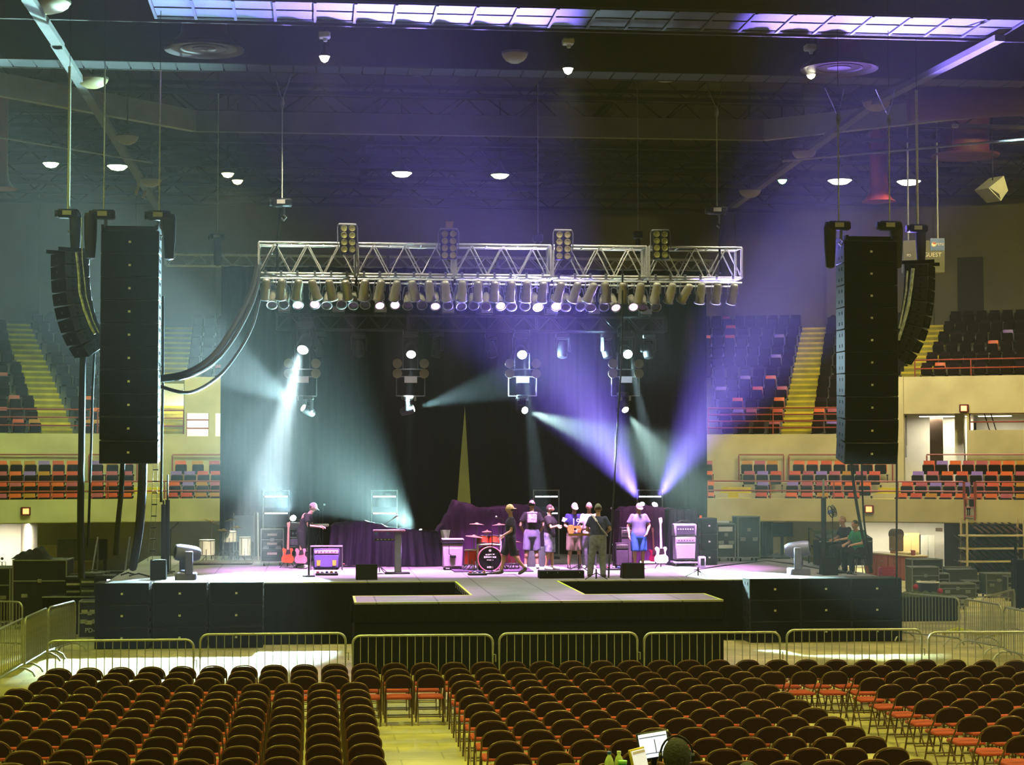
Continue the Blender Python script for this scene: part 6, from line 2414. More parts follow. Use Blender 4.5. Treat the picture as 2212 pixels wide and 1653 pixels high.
t = thing('dolly', 'wheeled board under the silver bass cabinet', 'dolly', p_ - Vector((0, 0, .13)))
MB().rbox((0, 0, .10), (.66, .50, .05), .01).build('board', mk('silver_cab', 'b6b2c8'), t)
for sx in (-1, 1):
    for sy in (-1, 1):
        MB().cyl((sx * .26 - .02, sy * .18, .04), (sx * .26 + .02, sy * .18, .04), .04, n=10).build('wheel', WHITE, t)
guitar(on(1429, 1229), 0, 'white electric bass guitar on a stand before the purple cover', mk('white_bass', 'e8e2ee', .3, 0, .05, 6), mk('pale_neck', 'd0b4cc', .4, 0, .08, 6), .12, 'bass_guitar', 1.06)
guitar_stand(on(1429, 1228), 0, 'black stand under the white bass guitar')
guitar(on(1416, 1226) + Vector((0, .15, 0)), .2, 'dark maroon bass guitar half behind the white one', mk('maroon_bass', '6a1030', .25, 0, .1, 6), mk('dark_neck', '3a2416', .5), .14, 'bass_guitar', .8)
t = thing('plug_box', 'small white mains box beside the bass cabinet', 'box', on(1516, 1227))
MB().rbox((0, 0, .15), (.18, .2, .30), .02).build('body', mk('lilac_white', 'c4c0d8', .4, 0, .05, 6), t)
MB().box((0, -.105, .16), (.10, .012, .18)).build('panel', BLACKM, t)
t = thing('tube_lamp', 'thin orange upright tube beside the bass amplifier', 'tube', on(1514, 1221))
MB().cyl((0, 0, .04), (0, 0, 1.32), .03, n=10).build('tube', mk('orange_tube', 'd0542a', .4, 0, .06, 6, emit=.25), t)
MB().lathe([(.12, 0), (.12, .03), (.03, .05)], 14).build('base', BLACKM, t)
for i, z in enumerate((0, .42, .84)):
    speaker(speaker_meshes(.44, .42, .5), on(1532, 1222) + Vector((0, .35, z + .21)), (0, 0, .1), 'black speaker box, %s of the stack beside the orange tube' % ('bottom', 'middle', 'top')[i], 'speaker', 'black stack beside the orange tube', 'speaker_box')
t = thing('stage_lamp', 'small round pale lamp low on the speaker stack', 'lamp', on(1521, 1218) + Vector((0, -.12, .58)))
MB().ball((0, 0, 0), (.05, .04, .05)).build('bulb', mk('pink_bulb', 'e0b8c8', .3), t)
MB().cyl((0, .02, 0), (0, .10, 0), .02, n=6).build('bracket', BLACKM, t)
t = road_case(on(1612, 1212), (.62, .55, 1.12), .05, 'tall black wheeled case with silver edges beyond the speaker stack', 'stage cases', doors=True)
t = road_case(on(1563, 1212), (.52, .55, .92), .05, 'lower black wheeled case with two white papers on its front', 'stage cases', doors=True)
for z in (.30, .78):
    MB().box((-.02, -.295, z + .11), (.40, .012, .10 if z < .5 else .13)).build('paper', LET, t)
o = MB().rbox((0, 0, .04), (.36, .28, .06), .01).build('paper_stack', LET)
o.location = on(1560, 1212) + Vector((0, 0, 1.04))
tag(o, 'white papers lying on the lower wheeled case', 'papers')
def fn_(u, v):
    return Vector(((u - .5) * .5, .03 * sin(u * 40), 1.02 * v + .0))
o = MB().grid(fn_, 40, 4).grid(lambda u, v: fn_(1 - u, v) + Vector((0, .06, 0)), 40, 4).build('side_curtain', VELOUR, ang=80)
o.location = on(1652, 1206)
tag(o, 'short black curtain beside the tall wheeled case', 'curtain', 'black stage curtains')
# small amps behind the blue shorts person
combo(on(1347, 1228) + Vector((0, .35, 0)), (.34, .3, .62), 'grey amplifier with a pale side behind the person in blue shorts', CASE, mk('amp_cloth', '4a4450', .8))
combo(on(1356, 1228) + Vector((.1, .9, 0)), (.30, .3, 1.0), 'taller dark amplifier behind the grey one', CASE, mk('amp_cloth', '4a4450', .8))
t = thing('small_lamp', 'small green white lamp glowing beside the amplifiers', 'lamp', on(1328, 1212) + Vector((0, 0, .45)))
MB().ball((0, 0, 0), (.07, .06, .09)).build('bulb', glow('mint_bulb', (.6, 1, .85), 3), t)
MB().cyl((0, 0, -.08), (0, 0, -.45), .015, n=6).build('stem', BLACKM, t)
t = thing('floor_lamp_bar', 'low pale light bar on the floor behind the white bass guitar', 'light bar', on(1402, 1222) + Vector((0, .3, 0)))
MB().rbox((0, 0, .08), (.44, .1, .10), .02).build('housing', BLACKM, t)
MB().box((0, -.055, .08), (.40, .012, .06)).build('lens', glow('mint_bar', (.7, 1, .92), 1.6), t)
# dark poles on the stage corners
for (px, py, top, l) in ((352, 1240, 1090, 'outer'), (361, 1238, 1080, 'inner')):
    p = on(px, py)
    h = at(px, top, p.y).z - SZ
    t = thing('padded_pole', 'thick dark pole on the stage corner, lit room side, %s of the pair' % l, 'pole', p, 0, 'thick dark poles')
    MB().cyl((0, 0, 0), (0, 0, h), .055, n=12).build('sleeve', mk('pole_sleeve', '0e1014', .7, 0, .2, 9), t)
    MB().cyl((0, 0, h), (0, 0, h + (.1 if l == 'outer' else .62)), .022, n=8).build('inner_pole', BLACKM, t)
    MB().box((0, 0, .01), (.3, .3, .02)).build('base', BLACKM, t)
p = on(1780, 1240)
h = at(1780, 1075, p.y).z - SZ
t = thing('padded_pole', 'thick dark pole with a silver top on the stage corner, red counter side', 'pole', p, 0, 'thick dark poles')
MB().cyl((0, 0, 0), (0, 0, h), .065, n=12).build('sleeve', MATS['pole_sleeve'], t)
MB().cyl((0, 0, h), (0, 0, h + .45), .026, n=8).build('inner_pole', ALU, t)
MB().box((0, 0, .01), (.3, .3, .02)).build('base', BLACKM, t)
t = thing('boom_arm', 'thin boom arm sticking out beside the dark poles, lit room side', 'stand', on(368, 1236))
MB().cyl((0, 0, 0), (0, 0, 1.05), .012, n=6).build('pole', BLACKM, t)
MB().cyl((-.05, 0, 1.02), (.20, 0, 1.24), .010, n=6).build('arm', BLACKM, t)
MB().lathe([(.12, 0), (.12, .03), (.02, .04)], 14).build('base', BLACKM, t)
# fan on a stand
p = on(1808, 1236) + Vector((0, .4, 0))
t = thing('pedestal_fan', 'round black fan tilted on a thin stand behind the dark pole', 'fan', p, .5)
hz = at(1801, 1105, p.y).z - SZ
MB().tube([(0, 0, 0), (.02, 0, hz * .7), (0, 0, hz)], .014, 6).build('pole', BLACKM, t)
MB().lathe([(.2, 0), (.2, .03), (.02, .05)], 14).build('base', BLACKM, t)
R = Euler((pi / 2 - .3, 0, .4)).to_matrix()
cg = MB()
for r_ in (.06, .11, .15):
    cg.tube([Vector((0, 0, hz)) + R @ Vector((r_ * cos(2 * pi * i / 20), r_ * sin(2 * pi * i / 20), .05)) for i in range(20)], .008, 5, True)
cg.tube([Vector((0, 0, hz)) + R @ Vector((.15 * cos(2 * pi * i / 20), .15 * sin(2 * pi * i / 20), -.04)) for i in range(20)], .012, 5, True)
for i in range(8):
    a = 2 * pi * i / 8
    cg.cyl(Vector((0, 0, hz)) + R @ Vector((.02 * cos(a), .02 * sin(a), .06)), Vector((0, 0, hz)) + R @ Vector((.15 * cos(a), .15 * sin(a), .05)), .006, n=4)
cg.build('cage', BLACKM, t)
MB().lathe([(.05, -.12), (.06, -.02), (.02, .03)], 12, R, (0, 0, hz)).build('motor', mk('fan_motor', '5a6a9a', .4), t)
for i in range(3):
    a = 2 * pi * i / 3
    MB().box(Vector((0, 0, hz)) + R @ Vector((.075 * cos(a), .075 * sin(a), .01)), (.11, .06, .008), R @ Matrix.Rotation(a, 3, 'Z') @ Euler((.4, 0, 0)).to_matrix()).build('blade', BLACKM, t)

# ---------------------------------------------------------------- cloth covers over the waiting gear
DRAPE = mk('black_cover_cloth', '1a1326', .7, 0, .25, 3, spec=.25)
DRAPE2 = mk('plum_cover_cloth', '5e2a68', .7, 0, .2, 3, spec=.25)


def cover(ridge, Yf, Yb, mat, label, folds=9, amp=.06, seed=1, bottom=None, name='gear_cover', flare=.25):
    """cloth thrown over gear: a ridge line of pixels, falling to the deck in folds at front and back"""
    pts = [at(x, y, (Yf + Yb) / 2) for x, y in ridge]
    xs = [p.x for p in pts]
    zs = [p.z for p in pts]
    r_ = random.Random(seed)
    ph = [r_.uniform(0, 6) for _ in range(4)]

    def ridge_z(x):
        for i in range(len(xs) - 1):
            if x <= xs[i + 1]:
                u = (x - xs[i]) / (xs[i + 1] - xs[i])
                u = u * u * (3 - 2 * u) if 0 <= u <= 1 else u
                return zs[i] + (zs[i + 1] - zs[i]) * u
        return zs[-1]
    x0, x1 = xs[0], xs[-1]

    def fn(u, v):
        # v: 0 front hem .. .4 front ridge .. .6 back ridge .. 1 back hem
        x = x0 + (x1 - x0) * u
        top = ridge_z(x)
        f_ = sin(u * folds * 2 * pi + ph[0] + .8 * sin(u * 9 + ph[1])) + .5 * sin(u * folds * 4.3 * pi + ph[2])
        if v < .45:
            k = v / .45
            z = SZ + .02 + (top - SZ - .02) * k ** .9
            out = (1 - k) ** 1.3
            return Vector((x + (u - .5) * .25 * out, Yf - flare * out - amp * f_ * (.35 + .65 * out) * (1 if k < .97 else .3), z))
        if v > .55:
            k = (1 - v) / .45
            z = SZ + .02 + (top - SZ - .02) * k ** .9
            out = (1 - k) ** 1.3
            return Vector((x, Yb + flare * out + amp * f_ * out, z))
        k = (v - .45) / .1
        return Vector((x, Yf + (Yb - Yf) * k, top - .03 * sin(pi * k) * (1 + .5 * f_)))
    mb = MB().grid(fn, 90, 30)
    n = 91
    for e in (0, 90):
        ring = [j * n + e for j in range(31)]
        mb.f.append(tuple(ring if e else reversed(ring)))
        mb.m.append(0)
    o = mb.build(name, mat, None, ang=75)
    return tag(o, label, 'cover cloth', 'cloth covers over the gear')


cover([(714, 1134), (722, 1129), (745, 1126), (790, 1124), (815, 1130), (850, 1140), (945, 1146)], 50.2, 51.2, DRAPE, 'dark cloth cover over the keyboards between the player and the lilac column', 11, .06, 3)
cover([(938, 1150), (952, 1132), (966, 1108), (980, 1079), (1005, 1085), (1040, 1096), (1075, 1093), (1120, 1089), (1150, 1090), (1176, 1105)], 50.6, 52.0, DRAPE2, 'large plum coloured cloth cover rising to a peak behind the red drum kit', 7, .07, 5)
cover([(1332, 1100), (1345, 1094), (1400, 1092), (1440, 1096), (1462, 1098)], 50.8, 51.9, DRAPE2, 'plum cloth cover behind the person in blue shorts', 5, .05, 8)
cover([(1440, 1100), (1448, 1098), (1480, 1099), (1502, 1100)], 50.2, 50.9, DRAPE, 'smooth dark cloth cover beside the orange tube', 4, .05, 9)
p = at(962, 1168, 50.0)
o = MB().grid(lambda u, v: Vector(((u - .5) * (.16 + .10 * v), .04 * sin(u * 9 + v * 3), .28 * v)), 10, 8)
o.grid(lambda u, v: Vector(((.5 - u) * (.16 + .10 * v), .05 + .04 * sin(u * 9 + v * 3), .28 * v)), 10, 8)
o = o.build('white_cloth', mk('pale_cloth', 'd8dcd4', .8, 0, .06, 6))
o.location = p
tag(o, 'pale cloth scrap hanging above the organ speaker', 'cloth')

# ---------------------------------------------------------------- behind and beside the stage
GREEN = mk('case_olive', '3c4230', .55, 0, .15, 6)
COUNTER = mk('red_counter', '8a3a30', .5, 0, .1, 3)
CTOP = mk('counter_worktop', 'd0b88a', .5, 0, .06, 4)


def gz(px, py):
    return atz(px, py, 0)


# red counter units with a continuous worktop in the lit room
def counter_pt(px, py):
    return atz(px, py, 0)


ca, cb = counter_pt(1868, 1246), counter_pt(1972, 1257)
cd_ = (cb - ca)
crz = atan2(cd_.y, cd_.x)
un = Vector((cd_.x, cd_.y, 0)).normalized()
nrm = Vector((-un.y, un.x, 0))
L_ = cd_.length
nu_ = 4
for i in range(nu_):
    c = ca + un * (L_ * (i + .5) / nu_) + nrm * .3
    w = L_ / nu_ - .02
    t = thing('counter_cabinet', 'red counter cabinet in the lit room, %s from the stage' % ORD[i + 1], 'cabinet', (c.x, c.y, 0), crz, 'red counter cabinets')
    MB().rbox((0, 0, .43), (w, .58, .84), .01).build('body', COUNTER, t)
    for s in (-1, 1):
        d_ = MB().rbox((s * w * .245, -.30, .42), (w * .46, .02, .74), .008).build('door', mk('red_counter_door', '9a443a', .45, 0, .08, 3), t)
        MB().cyl((s * w * .06, -.315, .62), (s * w * .06, -.335, .62), .015, n=8).build('knob', STEEL, d_)
c = (ca + cb) / 2 + nrm * .3
o = MB().rbox((0, 0, 0), (L_ + .1, .66, .05), .01).build('counter_worktop', CTOP)
o.location, o.rotation_euler = (c.x, c.y, .875), (0, 0, crz)
tag(o, 'pale worktop lying along the red counter cabinets', 'worktop')
o = MB().rbox((0, 0, .045), (.85, .42, .09), .02).build('flat_carton', mk('cream_carton', 'd8c08a', .7, 0, .06, 5))
c = ca + un * L_ * .74 + nrm * .3
o.location, o.rotation_euler = (c.x, c.y, .90), (0, 0, crz)
tag(o, 'flat cream carton on the worktop beside the pale cabinets', 'carton')
c = ca + un * L_ * .52 + nrm * .3
t = thing('drink_dispenser', 'brown round-topped dispenser standing on the red counter', 'dispenser', (c.x, c.y, .90), crz)
MB().rbox((0, 0, .40), (.42, .36, .62), .03).build('body', mk('dispenser_brown', '7a6248', .5, 0, .1, 5), t)
MB().cyl((-.21, 0, .68), (.21, 0, .68), .19, n=22).build('round_top', mk('dispenser_dark', '4a3a2c', .5, 0, .1, 5), t)
MB().rbox((0, 0, .05), (.34, .3, .10), .01).build('base', mk('dispenser_orange', 'b07030', .5), t)
MB().cyl((0, -.18, .18), (0, -.26, .16), .02, n=8).build('tap', STEEL, t)
c = ca + un * L_ * .95 + nrm * .12
o = MB().rbox((0, 0, .09), (.14, .12, .18), .02).build('small_box', mk('carton_red', '8a2c34', .6))
o.location = (c.x, c.y, .90)
tag(o, 'small dark red box at the end of the red counter', 'box')
# pale cabinets
for i, (px0, px1, top, l, mth) in enumerate(((1950, 1988, 1152, 'yellowish plain cabinet behind the end of the red counter', 'cabinet_yellow'), (1990, 2021, 1156, 'grey white two door cabinet right of the yellowish one', 'cabinet_grey'))):
    pa, pb = atz(px0, 1232, 0.0), atz(px1, 1232, 0.0)
    w = (pb - pa).length
    h = at(px0, top, (pa.y + pb.y) / 2).z
    m_ = (pa + pb) / 2
    t = thing('tall_cabinet', l, 'cabinet', (m_.x, m_.y + .25, 0), -.05, 'tall pale cabinets')
    mt = mk(mth, ('a08d58', '8f8c80')[i], .5, 0, .05, 3)
    MB().rbox((0, 0, h / 2), (w * .98, .5, h), .01).build('body', mt, t)
    for s in (-1, 1):
        d_ = MB().rbox((s * w * .24, -.26, h / 2), (w * .46, .02, h * .94), .006).build('door', mt, t)
        MB().box((s * w * .04, -.28, h * .5), (.02, .02, .16)).build('handle', STEEL, d_)
p = pol(RS + 5.15, ang(2027, RS + 5.15), 1.5)
t = thing('door_plate', 'small brown plate on the white wall beside the pale cabinets', 'plate', p, -ang(2027, RS + 5.15))
MB().box((0, 0, 0), (.26, .02, .13)).build('plate', mk('plate_brown', '6a5232', .5), t)
# pink crate and red can at the stage corner
t = thing('crate', 'pink plastic crate on the stage corner in front of the red counter', 'crate', on(1918, 1246))
cr = MB()
for s in (-1, 1):
    for z in (.03, .09, .15, .21):
        cr.box((0, s * .14, z), (.36, .015, .035)).box((s * .18, 0, z), (.015, .28, .035))
    for q in (-.17, -.06, .06, .17):
        cr.box((q, s * .14, .12), (.02, .018, .22))
cr.box((0, 0, .01), (.35, .27, .02))
cr.build('basket', mk('pink_plastic', 'b02a62', .4, 0, .08, 6), t)
MB().tube([(-.18, 0, .23), (.0, 0, .235), (.18, 0, .23)], .012, 6).build('rim', mk('pink_plastic', 'b02a62', .4), t)
o = MB().rbox((0, 0, .11), (.10, .10, .22), .02).build('bottle_box', mk('pink_plastic', 'b02a62', .4))
o.location = on(1902, 1246)
tag(o, 'pink carton beside the pink crate', 'carton')

# monitor desk with two crew people on the stage wing, red counter side
p = on(1790, 1226)
def desk(p, w, label, rz=0):
    t = thing('mixing_desk', label, 'mixing desk', p, rz, 'desks beside the stage')
    MB().rbox((0, 0, .36), (w, .6, .66), .015).build('flight_case', CASE, t)
    MB().rbox((0, -.05, .76), (w * .98, .62, .08), .02, Euler((.15, 0, 0)).to_matrix()).build('console', mk('console_dark', '2c302a', .4, .1, .2, 9), t)
    MB().rbox((0, .25, .86), (w * .96, .06, .16), .01).build('meter_bridge', mk('console_green_lit', '4c5848', .4, 0, .1, 9), t)  # green light on the console put into the bridge colour
    MB().box((0, -.305, .66), (w, .02, .03)).build('edge_trim', EDGE, t)
    return t


desk(p + Vector((.55, .6, 0)), 1.45, 'black mixing desk with pale trim on the stage wing before the seated crew')
t = thing('stair_rail', 'black slanting handrail on the stage wing beside the dark pole', 'handrail', on(1765, 1222) + Vector((.1, 1.2, 0)))
MB().tube([(0, 0, 0), (0, 0, .95), (.85, .3, .45), (.85, .3, 0)], .025, 6).build('rail', BLACKM, t)
MB().tube([(0, 0, .5), (.85, .3, .1)], .02, 6).build('lower_rail', BLACKM, t)
t = thing('display_screen', 'black screen on the desk beside the stage corner lamp, red counter side', 'screen', on(1729, 1216) + Vector((.05, 2.2, 0)))
MB().rbox((0, 0, .82), (.62, .05, .40), .01).build('panel', BLACK, t)
MB().box((0, .03, .35), (.08, .05, .7)).rbox((0, .02, .02), (.4, .3, .04), .01).build('stand', BLACKM, t)
GT_ = mk('green_tee', '2a8a58', .8, 0, .1, 10)
sit = dict(pelvis=(0, 0, .56), chest=(0, -.06, .88), neck=(0, -.10, 1.09), head=(0, -.15, 1.24), lsh=(.185, -.06, 1.02), rsh=(-.185, -.06, 1.02), lhip=(.1, 0, .54), rhip=(-.1, 0, .54),
           lknee=(.13, -.42, .52), rknee=(-.13, -.42, .52), lank=(.13, -.40, .09), rank=(-.13, -.40, .09), lelb=(.24, -.12, .78), lwri=(.14, -.36, .74), relb=(-.24, -.12, .78), rwri=(-.14, -.36, .74))


def stool(p, label, h=.44):
    t = thing('stool', label, 'stool', p, 0, 'crew stools')
    MB().lathe([(.16, h - .05), (.17, h - .01), (.01, h)], 18).build('seat', BLACKM, t)
    for i in range(4):
        a = pi / 4 + i * pi / 2
        MB().cyl((.10 * cos(a), .10 * sin(a), h - .05), (.18 * cos(a), .18 * sin(a), 0), .014, n=6).build('leg', STEEL, t)


pq = on(1851, 1240) + Vector((.15, .3, 0))
person('seated person with dark hair and a green tee on the stage wing', pq, radians(-60), 1.72, sit, topm=GT_, bottom='trousers', botm=BSH, hair='20160f', shoe='303030')
stool(pq, 'stool under the person in the green tee')
pq = on(1836, 1232) + Vector((.3, 1.3, 0))
person('seated person with light brown hair behind the black mixing desk', pq, radians(-70), 1.75, sit, topm=TEE, bottom='trousers', botm=BSH, hair='8a6a42', shoe='303030')
stool(pq, 'stool under the person with light brown hair')
# floor cases on the red counter side
def gcase(px0, px1, ytop, ybot, dpt, label, mat=None, rz=0, grp='road cases on the red counter side', wheels=True):
    pa, pb = gz(px0, ybot), gz(px1, ybot)
    w = max(.2, (pb - pa).length)
    m_ = (pa + pb) / 2
    h = at((px0 + px1) / 2, ytop, m_.y).z
    return road_case((m_.x, m_.y + dpt / 2, 0), (w, dpt, max(.15, h - (.11 if wheels else 0))), rz - .05, label, grp, wheels, mat)


def gstand(z0, p, size, label, mat, rz=0):
    return road_case((p[0], p[1], z0), size, rz, label, 'road cases on the red counter side', False, mat)


gcase(1972, 2030, 1226, 1290, .7, 'olive topped case beside the red counter end', GREEN)
gcase(2000, 2052, 1240, 1284, .6, 'dark long case behind the drum shaped lid', CASE)
c_ = gcase(2030, 2110, 1262, 1300, .7, 'olive case with two pale handles behind the barriers', GREEN)
gcase(2046, 2092, 1290, 1318, .6, 'low olive case behind the first barrier of the red counter side', GREEN)
p_ = gz(2085, 1290)
gcase(2088, 2118, 1256, 1290, .6, 'black case with a bare front in the middle of the pile', CASE)
gcase(2132, 2186, 1240, 1292, .7, 'dark green case beside the slanting barrier', GREEN)
gcase(2178, 2205, 1246, 1300, .5, 'case with a pale ring sticker at the far edge', CASE)
q_ = gz(2064, 1286)
qa = at(2064, 1250, q_.y + 1.4)
gstand(.0, (qa.x - .6, q_.y + 2.2, 0)[0:2] if False else (qa.x - .7, q_.y + 2.4), (1.0, .7, 1.0), 'plain dark case behind the open lid', CASE)
t = thing('open_case', 'open black case lid standing up with a pale rim in the middle of the pile', 'case', (qa.x + .35, q_.y + 2.0, 0))
hz_ = at(2090, 1226, q_.y + 2.0).z
MB().rbox((0, .1, .35), (1.0, .7, .7), .02).build('body', CASE, t)
ld = MB().rbox((0, .42, (.7 + hz_) / 2), (.98, .08, hz_ - .7), .02).build('lid', BLACK, t)
e_ = MB()
for x in (-.49, .49):
    e_.box((x, .37, (.7 + hz_) / 2), (.035, .05, hz_ - .7))
e_.box((0, .37, hz_), (1.0, .05, .035)).box((0, .37, .70), (1.0, .05, .035))
e_.build('lid_rim', EDGE, ld)
pd = gz(1995, 1312)
t = thing('round_case', 'round black case with a white rim lying on olive netting', 'case', (at(2005, 1275, pd.y + .8).x, pd.y + .8, 0))
zt_ = at(2005, 1258, pd.y + .8).z
MB().lathe([(.30, 0), (.31, .1), (.31, zt_), (.01, zt_)], 26).build('body', CASE, t)
MB().tube([(.31 * cos(2 * pi * i / 26), .31 * sin(2 * pi * i / 26), zt_) for i in range(26)], .016, 6, True).build('rim', LET, t)
# low equipment rack with green netting behind the first barrier
pr = gz(1995, 1344)
ht = at(1995, 1287, pr.y).z
t = thing('netting_pile', 'olive netting heaped on a low dark table behind the first barrier', 'netting', (at(1997, 1300, pr.y).x, pr.y + .55, 0))
MB().rbox((0, 0, ht * .46), (1.9, .8, ht * .92), .03).build('table', BLACK, t)
MB().grid(lambda u, v: Vector(((u - .5) * 1.9, (v - .5) * .8, ht * .93 + .09 * sin(u * 23) * sin(v * 17 + u * 9) * sin(pi * u) * sin(pi * v) + .07 * sin(pi * u) * sin(pi * v))), 40, 16).build('netting', mk('olive_netting', '4a5230', .9, 0, .4, 14), t)
for (px, py, l, m_) in ((1978, 1268, 'red and white ball on the netting beside the bass bins', mk('ball_red', 'c02848', .4)), (2031, 1283, 'red ball on the netting beside the olive case', mk('ball_red', 'c02848', .4))):
    b = at(px, py, pr.y + .5)
    o = MB().ball((0, 0, 0), .075, 14, 10).build('ball', m_)
    o.location = (b.x, b.y, max(ht + .08, b.z))
    tag(o, l, 'ball', 'red balls on the netting')
# yellow cable matting on the floor near the barriers
o = MB().tube([gz(2040, 1372), gz(2070, 1366) + Vector((0, .05, .02)), gz(2110, 1372), gz(2150, 1376)], .05, 8).build('yellow_cable', mk('yellow_cable', 'd0d020', .5, 0, .1, 9))
o.location.z = .05
tag(o, 'bright yellow cable lying on the floor under the barriers', 'cable')

# folding chairs stored on a rack, far right
ra, rbb = gz(2090, 1262), gz(2300, 1300)
rk = Vector((ra.x, ra.y, 0))
t = thing('storage_rack', 'tall pale shelf rack holding rows of folded chairs', 'rack', rk, 0)
rw_ = 6.2
for x in (0, 2.0, 4.0, 6.2):
    for y in (0, .6):
        MB().box((x, y, 1.1), (.06, .06, 2.2)).build('upright', CTOP, t)
SHZ = []
for k, py in enumerate((1158, 1186, 1214, 1240)):
    z = at(2092, py, ra.y).z
    SHZ.append(z)
    MB().box((rw_ / 2, .3, z), (rw_ + .2, .64, .05)).build('shelf', CTOP, t)
fc_f = MB().tube([(-.2, 0, .02), (-.2, .02, .60), (-.12, .03, .68), (.12, .03, .68), (.2, .02, .60), (.2, 0, .02)], .011, 5).mesh('frame', BLACKM)
fc_b = MB().rbox((0, .02, .56), (.36, .02, .2), .01).mesh('backrest', CH_BACK)
fc_s = MB().rbox((0, -.015, .24), (.36, .04, .36), .015).mesh('seat', mk('stored_seat', '4a2018', .7, 0, .2, 10))
for k, z in enumerate(SHZ):
    for i in range(24):
        x = .25 + i * .24
        if k == 0 and i < 2:
            continue
        if atz(2230, 1200, 1).x + .4 < rk.x + x:
            continue
        t = thing('stored_chair', 'folded chair stored on the %s shelf of the rack, %s along' % (('top', 'second', 'third', 'lowest')[k], ORD[i + 1]), 'chair', (rk.x + x, rk.y + .38, z + .03), 0, 'folded chairs on the storage rack', (-.9, 0, radians(62)))
        for nm, me in (('frame', fc_f), ('backrest', fc_b), ('seat', fc_s)):
            under(t, nm, me)
# dark lighting tower piece at the picture edge
t = thing('equipment_tower', 'tall dark equipment trolley at the picture edge before the chair rack', 'trolley', gz(2208, 1318))
MB().rbox((0, 0, .75), (.45, .5, 1.35), .02).build('body', BLACK, t)
MB().cyl((-.25, -.2, 0), (-.25, -.2, 1.9), .04, n=8).build('post', BLACKM, t)
for s in (-1, 1):
    MB().cyl((s * .15 - .02, -.2, .06), (s * .15 + .02, -.2, .06), .06, n=10).build('wheel', BLACKM, t)

# ---- lit room side: big black case, bags, racks, power case
pa, pb = gz(27, 1362), gz(143, 1358)
w_ = (pb - pa).length
mm = (pa + pb) / 2
h_ = at(85, 1211, mm.y).z
t = road_case((mm.x, mm.y + .6, 0), (w_, 1.1, h_ - .11), -.03, 'biggest black case with pale edges behind the barriers, lit room side', 'cases on the lit room side')
bl_ = MB()
r8 = random.Random(4)


def lump(u, v):
    x, y = (u - .5) * 1.0, (v - .5) * .6
    e = max(0, 1 - (2 * abs(u - .5)) ** 2) * max(0, 1 - (2 * abs(v - .5)) ** 2)
    return Vector((x, y, .02 + e * (.20 + .18 * math.exp(-((u - .78) / .16) ** 2) + .05 * sin(u * 19) * sin(v * 13))))


o = MB().grid(lump, 30, 16).build('coat', mk('dark_olive_cloth', '22231a', .9, 0, .3, 7))
o.location = (at(70, 1210, mm.y + .5).x, mm.y + .5, h_ + .01)
tag(o, 'dark coat heaped on top of the biggest black case', 'coat')
gcase(-40, 22, 1228, 1352, 1.0, 'black case at the picture edge beside the biggest one', CASE, 0, 'cases on the lit room side')
pz_ = gz(190, 1378)
h_ = at(190, 1301, pz_.y).z
t = road_case((at(193, 1340, pz_.y).x, pz_.y + .4, 0), (.50, .7, h_), 0, 'black power case with pale labels and the lettering PD-3', 'cases on the lit room side', False)
MB().rbox((-.02, -.365, h_ * .42), (.16, .02, .10), .02).build('round_plate', mk('plate_pale', 'b8b49a', .5), t)
for (x, z, w) in ((-.12, .74, .14), (.1, .74, .2)):
    MB().box((x, -.362, h_ * z), (w, .012, .07)).build('label', mk('plate_pale', 'b8b49a', .5), t)
text('PD-3', .15, LET, t, (.05, -.37, h_ * .2))
t = thing('step_platform', 'low black platform beside the stage, lit room side', 'platform', (at(178, 1270, 47.5).x - .12, 47.5, 0))
MB().rbox((0, 0, .45), (1.5, 1.4, .9), .02).build('body', BLACK, t)
MB().box((0, -.70, .90), (1.5, .03, .03)).build('edge_trim', EDGE, t)
for i, (px, top, w, hh, l, Y) in enumerate(((200, 1208, .55, .55, 'small olive amplifier rack on the low platform', 47.5), (228, 1205, .5, .5, 'amplifier rack with a bright blue light on the low platform', 47.3), (162, 1203, .4, .45, 'dark gear box on the low platform by the big case', 47.6))):
    c = at(px, 1240, Y)
    t = thing('gear_box', l, 'rack', (c.x, Y, .90), 0, 'gear on the low platform')
    MB().rbox((0, 0, hh / 2), (w, .5, hh), .02).build('body', GREEN if i == 0 else CASE, t)
    for q in range(4):
        MB().box((0, -.255, hh * (.2 + .2 * q)), (w * .86, .012, .05)).build('rack_unit', (EDGE, BLACKM, mk('plate_pale', 'b8b49a', .5), BLACKM)[q], t)
    if i == 1:
        MB().box((.1, -.265, hh * .75), (.08, .012, .06)).build('indicator', glow('blue_indicator', (.6, .85, 1), 5), t)
    MB().tube([(-.1, 0, hh), (-.1, 0, hh + .06), (.1, 0, hh + .06), (.1, 0, hh)], .012, 6).build('handle', STEEL, t)
# dark board and cases in the passage, railing of the stage steps
c = pol(RS - 1.3, ang(180, RS - 1.3), 0)
t = thing('dark_board', 'dark brown board with shelves standing in the passage, lit room side', 'board', c, -ang(180, RS))
MB().rbox((0, 0, 1.0), (1.75, .30, .75), .02).build('board', mk('dark_brown_board', '2e2a1c', .7, 0, .2, 4), t)
for x in (-.8, .8):
    MB().box((x, 0, .33), (.08, .28, .66)).build('leg', BLACK, t)
MB().box((.70, -.17, 1.0), (.25, .04, .7)).build('dark_panel', BLACK, t)
t = thing('stage_steps', 'black stage steps with a slanting handrail, lit room side', 'steps', Vector((SX0 - .55, 50.4, 0)))
for i in range(5):
    MB().box((0, -.9 + .35 * i + .4, .14 + .28 * i - .02), (.9, .34, .04)).build('tread', BLACK, t)
for x in (-.42, .42):
    MB().tube([(x, -.75, 0), (x, -.75, 1.0), (x, .95, 2.15), (x, .95, .0)], .024, 6).build('handrail', STEEL, t)
